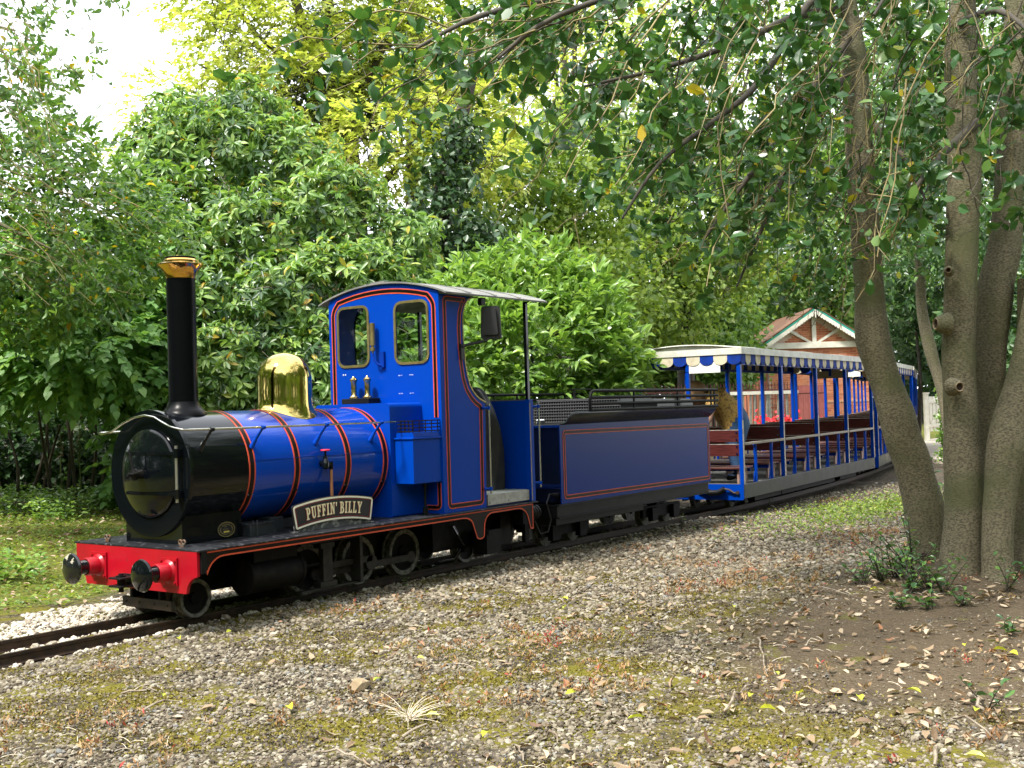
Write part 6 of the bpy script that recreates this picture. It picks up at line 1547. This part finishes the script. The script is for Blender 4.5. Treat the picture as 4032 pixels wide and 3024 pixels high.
def scatter_stones(name, P, size, ma, flat=.6):
    n = len(P); me = bpy.data.meshes.new(name); me.vertices.add(n); me.vertices.foreach_set('co', P.astype(np.float32).ravel())
    def attr(nm, ty, arr):
        a = me.attributes.new(nm, ty, 'POINT'); a.data.foreach_set('vector' if ty == 'FLOAT_VECTOR' else 'value', np.asarray(arr, np.float32).ravel())
    sc3 = np.stack([size * rng.uniform(.75, 1.35, n), size * rng.uniform(.6, 1.0, n), size * rng.uniform(.35, .8, n) * flat / .6], 1)
    attr('scl', 'FLOAT_VECTOR', sc3); attr('rot', 'FLOAT_VECTOR', np.stack([rng.normal(0, .35, n), rng.normal(0, .35, n), rng.uniform(0, 6.28, n)], 1)); attr('tint', 'FLOAT', rng.random(n))
    me.materials.append(ma)
    o = bpy.data.objects.new(name, me); COL.objects.link(o); o['kind'] = 'stuff'
    g = bpy.data.node_groups.new(name, 'GeometryNodeTree')
    g.interface.new_socket('Geometry', in_out='INPUT', socket_type='NodeSocketGeometry'); g.interface.new_socket('Geometry', in_out='OUTPUT', socket_type='NodeSocketGeometry')
    N_ = g.nodes.new; gi_ = N_('NodeGroupInput'); go = N_('NodeGroupOutput'); ip = N_('GeometryNodeInstanceOnPoints'); ico = N_('GeometryNodeMeshIcoSphere'); sm_ = N_('GeometryNodeSetMaterial')
    ico.inputs['Radius'].default_value = 1; ico.inputs['Subdivisions'].default_value = 1; sm_.inputs['Material'].default_value = ma
    na = N_('GeometryNodeInputNamedAttribute'); na.data_type = 'FLOAT_VECTOR'; na.inputs['Name'].default_value = 'scl'
    nb_ = N_('GeometryNodeInputNamedAttribute'); nb_.data_type = 'FLOAT_VECTOR'; nb_.inputs['Name'].default_value = 'rot'
    er = N_('FunctionNodeEulerToRotation')
    lk = g.links.new
    lk(gi_.outputs[0], ip.inputs['Points']); lk(ico.outputs['Mesh'], sm_.inputs['Geometry']); lk(sm_.outputs[0], ip.inputs['Instance'])
    lk(na.outputs['Attribute'], ip.inputs['Scale']); lk(nb_.outputs['Attribute'], er.inputs[0]); lk(er.outputs[0], ip.inputs['Rotation']); lk(ip.outputs[0], go.inputs[0])
    md = o.modifiers.new('scatter', 'NODES'); md.node_group = g
    return o
def ground_pts(n, x0, x1, y0, y1):
    p = np.stack([rng.uniform(x0, x1, n), rng.uniform(y0, y1, n), np.zeros(n)], 1); p = p[inview(p)]
    p[:, 2] = ground_h(p[:, 0], p[:, 1]); return p
def depth_of(p): return project(p)[2]
# near gravel: dense close by, thinning with distance
p = ground_pts(420000, -3.5, 14, -6.5, -.28); d = depth_of(p)
pr = np.clip((5.2 / d) ** 1.5, .05, 1) * (1 - .78 * soil_mask(p)) * (1 - .60 * moss_mask(p)) * np.where(d > 14, .35, 1) * 1.0
p = p[rng.random(len(p)) < pr]; d = depth_of(p)
sz = np.minimum(rng.lognormal(0, .44, len(p)), 2.4) * .0088 * np.clip(d / 6.5, .85, 1.5) * (1 - .45 * soil_mask(p))
p[:, 2] += sz * .25
scatter_stones('gravel', p, sz, STONE)
# pale clean ballast by the track
p = ground_pts(60000, -2.5, 9, -.26, 1.5); q = vnoise(p, 2.5)
p = p[(p[:, 1] < 1.05 + .28 * q) & (np.abs(np.abs(p[:, 1]) - .197) > .035) & (rng.random(len(p)) < .55)]
sz = rng.lognormal(0, .3, len(p)) * .0145; p[:, 2] += sz * .3
scatter_stones('ballast', p, sz, PALE)
# pale path past the coaches
pa = [ground_at(3560, 24), ground_at(3960, 22), ground_at(3800, 60), ground_at(3480, 60)]
V_ = [(x, y, float(ground_h(x, y)) * 0 + .03) for x, y, _ in pa]
tag(obj('path', MB().add(V_ + [(x, y, -.3) for x, y, z in V_], [(0, 1, 2, 3), (0, 4, 5, 1), (1, 5, 6, 2), (2, 6, 7, 3), (3, 7, 4, 0)]), mat('pale_path', (.46, .40, .33), .9, col2=(.38, .32, .26), vs=3)), kind='structure')
# white boarded gate closing the path
Gw = thing('white_gate', 'white painted timber gate at the end of the pale path', 'gate', ground_at(3655, 33), ROTV)
gbm = make_mesh('board', MB().box(0, .085, 0, .02, .30, 1.30), WHITEP)
for i in range(5):
    o = obj('board', gbm, None, Gw); o.location = (.02 + i * .10, 0, 0)
for z in (.42, 1.12): obj('rail', MB().box(0, .52, -.03, -.001, z, z + .09), WHITEP, Gw)
obj('brace', MB().plate([[(.03, .52), (.11, .52), (.50, 1.11), (.42, 1.11)]], lambda u, v, t: (u, t, v), -.028, -.002), WHITEP, Gw)
for xx in (-.13, .53): obj('post', MB().box(xx, xx + .12, -.05, .07, 0, 1.38).box(xx - .02, xx + .14, -.07, .09, 1.381, 1.42), WHITEP, Gw)

# fallen leaves
TANL = [(0, (.15, .095, .055)), (.3, (.27, .19, .115)), (.7, (.40, .31, .21)), (.84, (.46, .38, .28)), (.93, (.27, .12, .05)), (1, (.11, .065, .042))]
LITM = ramp_mat('dry_leaf', TANL, 'attr', .7, .08); LITS = ramp_mat('dry_leaf_single', TANL, 'random', .7, .08)
def litter_pts(n):
    p = ground_pts(n * 60, -3, 12, -6.5, -.4); d = depth_of(p); px, py, _ = project(p)
    w_ = np.clip((px - 300) / 2400, .05, 1) * np.clip((6.5 / d) ** 1.2, .1, 1.4) * (.55 + .9 * soil_mask(p)) * np.clip(.9 + 1.3 * vnoise(p, 2.7), .05, 2)
    return p[rng.random(len(p)) < w_ * 60 / 60 * .5][:n]
p = litter_pts(1700); rng.shuffle(p); n = len(p)
p[:, 2] += rng.uniform(.012, .026, n)
dr_ = unit(np.concatenate([rng.normal(0, 1, (n, 2)), rng.normal(.05, .18, (n, 1))], 1)); nm_ = unit(np.concatenate([rng.normal(0, .40, (n, 2)), np.ones((n, 1))], 1))
nm_[rng.random(n) < .25, 2] *= -1
ln_ = rng.uniform(.026, .078, n)
dd = depth_of(p); bigi = np.argsort(-(ln_ / dd))[:170]
v, f = tpl('oval'); me = bpy.data.meshes.new('fallen_leaf'); me.from_pydata([(s * .46, t, h * 1.6 + .08 * (t - .5) ** 2) for t, s, h in v], [], [tuple(reversed(a)) for a in f]); me.materials.append(LITS)
def place_leaf(me, i, name, label, cat, group):
    d_ = unit(dr_[i]); n_ = unit(nm_[i] - (nm_[i] @ d_) * d_); s_ = np.cross(d_, n_)
    o = bpy.data.objects.new(name, me); COL.objects.link(o)
    M = Matrix.Identity(4)
    for r in range(3): M[r][0], M[r][1], M[r][2], M[r][3] = s_[r] * ln_[i], d_[r] * ln_[i], n_[r] * ln_[i], p[i][r]
    o.matrix_world = M; tag(o, label, cat, group); return o
for i in bigi: place_leaf(me, i, 'fallen_leaf', 'dry curled tan brown leaf fallen on the near gravel and soil', 'leaf', 'dry brown leaves fallen on the ground')
r = np.ones(n, bool); r[bigi] = False
add_leaves('leaf_litter', p[r], dr_[r], nm_[r], ln_[r], .46, LITM, rng.random(r.sum()), None, 'oval', kind='stuff')
YEL = ramp_mat('lime_yellow_leaf', [(0, (.45, .50, .05)), (.6, (.62, .62, .05)), (1, (.34, .42, .06))], 'random', .45, .2)
mey = me.copy(); mey.materials.clear(); mey.materials.append(YEL)
ys_ = [(2960, 2740), (3140, 2745), (3380, 2750), (3570, 2725), (3800, 2560), (3910, 2570), (4010, 2590), (3840, 2815), (2890, 2400), (3880, 3000), (2270, 2725), (2470, 2830), (1730, 2810), (1500, 2670), (1670, 2590), (2210, 2360), (2230, 2390), (1150, 2790), (710, 2515), (640, 2735), (890, 2490), (3050, 2660), (2990, 2795), (1900, 2895), (3430, 2365)]
for q in ys_:
    z = -.03; dv_ = _fw + RIGHT * (q[0] - 2016) / FPX - UP * (q[1] - 1512) / FPX; t_ = (z - CAM[2]) / dv_[2]; g_ = CAM + dv_ * t_; g_[2] = float(ground_h(g_[0], g_[1])) + .03
    p[0] = g_; a = rng.uniform(0, 6.28); dr_[0] = unit(np.array([math.cos(a), math.sin(a), .15])); nm_[0] = unit(np.array([rng.normal(0, .4), rng.normal(0, .4), 1])); ln_[0] = rng.uniform(.055, .085)
    place_leaf(mey, 0, 'fallen_leaf', 'fresh lime yellow leaf fallen on the ground among the brown ones', 'leaf', 'lime yellow leaves fallen on the ground')
# twigs lying about
tm = mat('pale_dead_twig', (.30, .25, .19), .8, col2=(.16, .12, .085), vs=20)
for (x0, y0, x1, y1, r_) in ((3150, 2332, 3370, 2375, .006), (480, 2730, 620, 2725, .006), (560, 2790, 700, 2760, .006), (1270, 2940, 1420, 2975, .006), (1580, 2890, 1720, 2855, .006), (2990, 2520, 3020, 2660, .006), (2850, 2800, 2960, 2690, .008), (3680, 2960, 3690, 3024, .012), (3820, 2740, 3870, 2800, .012), (2030, 2925, 2060, 2985, .005), (2160, 2880, 2200, 2915, .006), (3750, 2830, 3900, 2900, .006)):
    def gp(x, y):
        dv_ = _fw + RIGHT * (x - 2016) / FPX - UP * (y - 1512) / FPX; t_ = (-.03 - CAM[2]) / dv_[2]; g_ = CAM + dv_ * t_; return np.array([g_[0], g_[1], float(ground_h(g_[0], g_[1])) + .022])
    a, b = gp(x0, y0), gp(x1, y1); t = np.linspace(0, 1, 6)[:, None]; c = a + (b - a) * t + np.array([0, 0, .02]) * np.sin(t * PI) + rng.normal(0, .006, (6, 3))
    o = obj('fallen_twig', MB().tube([tuple(q) for q in c], list(np.linspace(r_, r_ * .5, 6)), 6), tm); tag(o, 'pale dead twig lying on the gravel and soil', 'twig', 'dead twigs lying on the ground')
# straw tuft
tu = thing('dry_grass_tuft', 'bleached dry grass tuft splayed out on the near gravel', 'grass tuft', tuple(gp(1610, 2820)))
cs = []; rs = []
for _ in range(34):
    a = rng.uniform(0, 6.28); l = rng.uniform(.08, .19); e = rng.uniform(.4, 1.2); t = np.linspace(0, 1, 6)[:, None]; dv_ = np.array([math.cos(a) * math.cos(e), math.sin(a) * math.cos(e), math.sin(e)])
    cs.append(rng.normal(0, .012, 3) * [1, 1, 0] + dv_ * l * t + np.array([math.cos(a), math.sin(a), -.9]) * .05 * t ** 2); rs.append(np.linspace(.0022, .0010, 6))
tubes_mesh('stalks', cs, rs, mat('straw', (.62, .54, .42), .8), tu, 4, 'stuff')
# half buried stone
st_ = MB(); 
sv_ = [(x * .06, y * .045, z * .04) for x, y, z in unit(rng.normal(0, 1, (26, 3)))]
import bmesh
bm2 = bmesh.new()
for q in sv_: bm2.verts.new(q)
bmesh.ops.convex_hull(bm2, input=bm2.verts); me2 = bpy.data.meshes.new('stone'); bm2.to_mesh(me2); bm2.free(); me2.materials.append(mat('brown_stone', (.26, .19, .11), .85, col2=(.36, .28, .18), vs=12))
o = bpy.data.objects.new('stone', me2); COL.objects.link(o); o.location = tuple(gp(1415, 2690)); tag(o, 'rounded brown stone bigger than the gravel around it', 'stone')

# low plants
def gpt(px, py, z=-.03):
    dv_ = _fw + RIGHT * (px - 2016) / FPX - UP * (py - 1512) / FPX
    for _ in range(25):
        g_ = CAM + dv_ * ((z - CAM[2]) / dv_[2]); z = .5 * z + .5 * float(ground_h(g_[0], g_[1]))
    return np.array([g_[0], g_[1], float(ground_h(g_[0], g_[1]))])
def weed(pos, h, label, group, key='bush', nst=4, leaf=.035, wf=.45, name='weed', cat='weed', lean=.5, shape='oval', stem=TWIGD):
    t = thing(name, label, cat, tuple(pos), rng.uniform(0, 6.28), group); cs, rs, o_, d_, n_ = [], [], [], [], []
    for _ in range(nst):
        a = rng.uniform(0, 6.28); e = np.array([math.cos(a) * lean * rng.random(), math.sin(a) * lean * rng.random(), 1]); l = h * rng.uniform(.55, 1.05); tt = np.linspace(0, 1, 7)[:, None]
        c = rng.normal(0, .012, 3) * [1, 1, 0] + unit(e) * l * tt + np.array([math.cos(a), math.sin(a), 0]) * .12 * l * tt ** 2; cs.append(c); rs.append(np.linspace(.0035, .0014, 7) * (1 + h * 2))
        m_ = max(4, int(l / leaf * 1.3))
        for k_ in range(m_):
            u = .2 + .8 * k_ / (m_ - 1); i = min(int(u * 6), 5); q = c[i] + (c[i + 1] - c[i]) * (u * 6 - i); b = k_ * 2.4 + a
            o_.append(q); d_.append([math.cos(b), math.sin(b), .35 + .4 * (u > .9)]); n_.append([rng.normal(0, .3), rng.normal(0, .3), 1])
    tubes_mesh('stem', cs, rs, stem, t, 4)
    o_ = np.array(o_); add_leaves('leaves', o_, np.array(d_), np.array(n_, float), rng.uniform(.7, 1.15, len(o_)) * leaf, wf, LEAFM[key], rng.random(len(o_)), t, shape, kind='stuff')
    return t
for (x, y, h_) in ((1591, 2312, .10), (1655, 2275, .16), (2312, 2118, .14), (2360, 2130, .10), (2476, 2100, .13), (2784, 2010, .26), (2725, 2010, .14), (2023, 2170, .06), (2690, 2060, .10), (1330, 2325, .05), (2905, 2000, .14), (3030, 1990, .16)):
    weed(gpt(x, y), h_, 'small green weed growing in the gravel beside the near rail', 'weeds along the near rail', 'bush', 3, .035, .4)
for (x, y, h_, ns_, lab) in ((3600, 2275, .44, 9, 'tallest holly sapling, upright against the foot of the leaning trunk'), (3520, 2270, .34, 12, 'holly sapling on leaf litter beside the leaning trunk, with large shiny leaves'), (3715, 2335, .24, 10, 'bright green sapling in front of the middle trunk foot'), (3400, 2300, .20, 9, 'low holly sprig out on the gravel, furthest from the tree foot'), (3545, 2400, .15, 6, 'small holly sprig leaning over bare soil below the saplings'), (3790, 2385, .15, 6, 'holly sprig among tan leaves in front of the middle trunk'), (3965, 2330, .30, 5, 'slim sapling at the foot of the thickest outer trunk'), (3660, 2400, .14, 6, 'small holly sprig beside a curled brown leaf'), (3890, 2790, .16, 3, 'spindly seedling standing alone on bare soil away from the trunks'), (3985, 2500, .12, 4, 'low sprig with round leaves beside two lime yellow leaves'), (3590, 2335, .28, 12, 'bushiest holly sapling between leaf litter and leaning trunk'), (3470, 2290, .28, 12, 'thick clump of holly shoots at the gravel edge'), (3650, 2320, .22, 10, 'holly sapling in the gap between the leaning and middle trunk feet')):
    weed(gpt(x, y), h_, lab, 'holly saplings round the trunks', 'sapling', ns_, .056, .56, 'holly_sapling', 'sapling', 1.3)
for (x, y, h_, d, lab) in ((3690, 1960, .9, 11.5, 'tall dark sapling growing between the leaning and middle trunks'), (3660, 1840, .7, 13.5, 'sapling with bright tip seen behind the leaning trunk')):
    g_ = gpt(x, 2120 if d < 12 else 2010); weed(g_, h_, lab, None, 'sapling', 4, .09, .5, 'holly_sapling', 'sapling', .35)
for (x, y, h_, lab) in ((241, 1957, 1.05, 'shortest of the tall seeding stalks behind the buffer beam'), (289, 1945, 1.08, 'straight seeding stalk between the shortest and the leaning one'), (318, 1950, 1.22, 'tallest seeding stalk, leaning towards the smokebox')):
    g_ = gpt(x, y + 25, .1); tt = weed(g_, h_ * .55, lab, 'tall seeding stalks by the bush', 'dogwood', 1, .15, .38, 'foxglove', 'foxglove', .08, 'lance', mat('green_stem', (.16, .20, .06), .6))
    sk_ = MB(); l_ = h_; ln2 = .12 if 'leaning towards' in lab else .02; sk_.tube([(0, 0, 0), (ln2 * .4, 0, l_ * .5), (ln2, 0, l_)], [.010, .008, .004], 6); obj('stalk', sk_, mat('green_stem', (.16, .20, .06)), tt)
    n_ = 70; u = rng.uniform(.55, 1, n_); a = rng.uniform(0, 6.28, n_); q = np.stack([ln2 * u ** 2 + .014 * np.cos(a), .014 * np.sin(a), u * l_], 1)
    add_leaves('seed_pod', q, np.stack([np.cos(a), np.sin(a), -.3 * np.ones(n_)], 1), rng.normal(0, 1, (n_, 3)), np.full(n_, .032), .55, mat('brown_pod', (.20, .13, .06), .8), np.zeros(n_), tt, 'oval', kind='stuff')
# ground cover on the lawn, by the coaches, and dry weeds in the gravel
p = ground_pts(60000, -1, 9, 1.3, 8.6); q = vnoise(p, 1.6) + .5 * vnoise(p, 4.3)
p = p[rng.random(len(p)) < np.clip(.10 + .55 * (q + .3) + .10 * (p[:, 1] - 2), 0, 1) * .75]; n = len(p)
a = rng.uniform(0, 6.28, n); p[:, 2] += rng.uniform(.0, .05, n)
add_leaves('ground_cover', p, np.stack([np.cos(a), np.sin(a), rng.uniform(.1, .6, n)], 1), np.stack([rng.normal(0, .35, n), rng.normal(0, .35, n), np.ones(n)], 1), rng.uniform(.025, .06, n), .6, LEAFM['cover'], rng.random(n), None, 'far', kind='stuff')
pp_ = np.concatenate([gpt(x, y)[None] + rng.normal(0, .16, (26, 3)) * [1, 1, 0] for x, y in ((60, 1990), (150, 2010), (250, 2020), (330, 1995), (420, 2000), (40, 2030), (220, 2050), (470, 2010), (20, 2290))]); n = len(pp_); pp_[:, 2] = ground_h(pp_[:, 0], pp_[:, 1])
o_ = np.repeat(pp_, 9, 0) + rng.normal(0, .05, (n * 9, 3)) * [1, 1, 0] + np.stack([np.zeros(n * 9), np.zeros(n * 9), rng.uniform(.02, .26, n * 9)], 1)
a = rng.uniform(0, 6.28, n * 9)
add_leaves('undergrowth', o_, np.stack([np.cos(a), np.sin(a), rng.uniform(-.2, .6, n * 9)], 1), np.stack([rng.normal(0, .4, n * 9), rng.normal(0, .4, n * 9), np.ones(n * 9)], 1), rng.uniform(.05, .09, n * 9), .5, LEAFM['laurel'], rng.random(n * 9), None, 'oval', kind='stuff')
p = ground_pts(26000, 5.5, 14, -3.6, -.7); e = np.exp(-(((p[:, 0] - 9.0) / 1.9) ** 2 + ((p[:, 1] + 1.75) / .55) ** 2)) * (1 + .8 * vnoise(p, 3.1)); p = p[rng.random(len(p)) < e * .9]; n = len(p); a = rng.uniform(0, 6.28, n); p[:, 2] += rng.uniform(.01, .07, n)
add_leaves('ground_cover', p, np.stack([np.cos(a), np.sin(a), rng.uniform(.2, .9, n)], 1), np.stack([rng.normal(0, .4, n), rng.normal(0, .4, n), np.ones(n)], 1), rng.uniform(.03, .06, n), .5, LEAFM['cover'], rng.random(n), None, 'far', kind='stuff')
# moss cushions: fine short blades
MOSSM = ramp_mat('moss', [(0, (.095, .080, .010)), (.5, (.165, .135, .018)), (.8, (.23, .19, .03)), (1, (.20, .13, .05))], 'attr', .9, .1)
p = ground_pts(300000, -3.5, 6.5, -5.5, -.3); d = depth_of(p); p = p[(rng.random(len(p)) < moss_mask(p) * np.clip((6 / d) ** 1.5, .1, 1) * (1 - soil_mask(p)) * .75)]; n = len(p)
p[:, 2] += .004
add_leaves('moss', p, np.stack([rng.normal(0, 1, n), rng.normal(0, 1, n), rng.uniform(.2, 1.2, n)], 1), rng.normal(0, 1, (n, 3)) + [0, 0, .6], rng.uniform(.008, .019, n), .6, MOSSM, rng.random(n), None, 'far', kind='stuff')
DRYM = ramp_mat('dry_weed', [(0, (.20, .10, .040)), (.4, (.33, .18, .075)), (.8, (.44, .31, .17)), (.955, (.38, .22, .09)), (.97, (.34, .05, .03)), (1, (.40, .06, .05))], 'attr', .8, .15)
p = ground_pts(60000, -3.5, 11, -5.5, -.75); q = vnoise(p, 1.25) + .55 * vnoise(p, 3.9); p = p[(rng.random(len(p)) < np.clip(q - .05, 0, 1) * .15 * (1 - .7 * soil_mask(p)))]; n = len(p); k = 9
b = np.repeat(p, k, 0); a = rng.uniform(0, 6.28, n * k); hh = rng.uniform(.0, 1, n * k)
b[:, 2] += hh * .045; b[:, 0] += rng.normal(0, .012, n * k); b[:, 1] += rng.normal(0, .012, n * k)
tn = np.repeat(rng.random(n), k)
add_leaves('dry_weeds', b, np.stack([np.cos(a) * .6, np.sin(a) * .6, rng.uniform(.1, 1.2, n * k)], 1), rng.normal(0, 1, (n * k, 3)), rng.uniform(.014, .036, n * k), .32, DRYM, np.clip(tn + rng.normal(0, .08, n * k), 0, 1), None, 'far', kind='stuff')
# green berries on the soil are too small to build one by one; pale grass wisps in the gravel
p = ground_pts(30000, -3, 8, -5.5, -.8); p = p[rng.random(len(p)) < np.clip(vnoise(p, 1.7) - .1, 0, 1) * .12][:420]; n = len(p)
cs = []; rs = []
for i in range(n):
    a = rng.uniform(0, 6.28); l = rng.uniform(.03, .10); t = np.linspace(0, 1, 5)[:, None]; cs.append(p[i] + [0, 0, .01] + np.array([math.cos(a), math.sin(a), rng.uniform(.05, .7)]) * l * t + np.array([0, 0, -.5]) * l * t ** 2 * .8); rs.append(np.linspace(.0017, .0010, 5))
tubes_mesh('dry_grass', cs, rs, mat('straw', (.62, .54, .42)), None, 4, 'stuff')

# brown leaves caught in the lawn
p = ground_pts(2600, -1, 8, 1.2, 8.0); n = len(p); a = rng.uniform(0, 6.28, n); p[:, 2] += rng.uniform(.015, .05, n)
add_leaves('leaf_litter', p, np.stack([np.cos(a), np.sin(a), rng.normal(.1, .2, n)], 1), np.stack([rng.normal(0, .4, n), rng.normal(0, .4, n), np.ones(n)], 1), rng.uniform(.04, .09, n), .48, LITM, rng.random(n), None, 'oval', kind='stuff')

# bolts, lugs and brackets that came out of one loop become parts of their own
def split_islands(o, tol=.004):
    me = o.data; nv = len(me.vertices); par = list(range(nv))
    def find(i):
        while par[i] != i: par[i] = par[par[i]]; i = par[i]
        return i
    for e in me.edges:
        a, b = find(e.vertices[0]), find(e.vertices[1])
        if a != b: par[a] = b
    co_ = np.array([v.co[:] for v in me.vertices]); root = np.array([find(i) for i in range(nv)]); ids = list(dict.fromkeys(root)); box_ = {i: (co_[root == i].min(0) - tol, co_[root == i].max(0) + tol) for i in ids}
    grp = {i: i for i in ids}
    def fg(i):
        while grp[i] != i: i = grp[i]
        return i
    for x in range(len(ids)):
        for y in range(x):
            A, B_ = box_[ids[x]], box_[ids[y]]
            if (A[0] <= B_[1]).all() and (B_[0] <= A[1]).all(): grp[fg(ids[x])] = fg(ids[y])
    sets = list(dict.fromkeys(fg(i) for i in ids))
    if len(sets) < 2: return
    gv = np.array([fg(r) for r in root])
    for s_ in sets:
        mb = MB(); idx = {int(i): k for k, i in enumerate(np.where(gv == s_)[0])}; mb.v = [tuple(co_[i]) for i in idx]
        for pl in me.polygons:
            if pl.vertices[0] in idx: mb.f.append(tuple(idx[i] for i in pl.vertices)); mb.m.append(pl.material_index); mb.s.append(pl.use_smooth)
        q = obj(o.name.split('.')[0], mb, list(me.materials), o.parent)
        for md in o.modifiers:
            if md.type == 'BEVEL': b = q.modifiers.new('edge', 'BEVEL'); b.width = md.width; b.segments = 2; b.limit_method = 'ANGLE'; b.angle_limit = md.angle_limit
    bpy.data.objects.remove(o)
for o in [o for o in scene.objects if o.type == 'MESH' and o.parent is not None and o.data.users == 1 and len(o.data.vertices) < 2500 and o.name.split('.')[0] in ('hinge_lug', 'mirror_arm', 'drawbar', 'beam_end_block', 'rivet', 'band_bolt', 'rail_bracket', 'bolt', 'paint_mark', 'sand_pipe', 'axle_box', 'ash_pan', 'footplate_box', 'drain_leg', 'plate_bracket', 'coupling', 'guard_iron', 'slide_bar', 'crosshead', 'lifting_eye')]:
    if not o.children: split_islands(o)
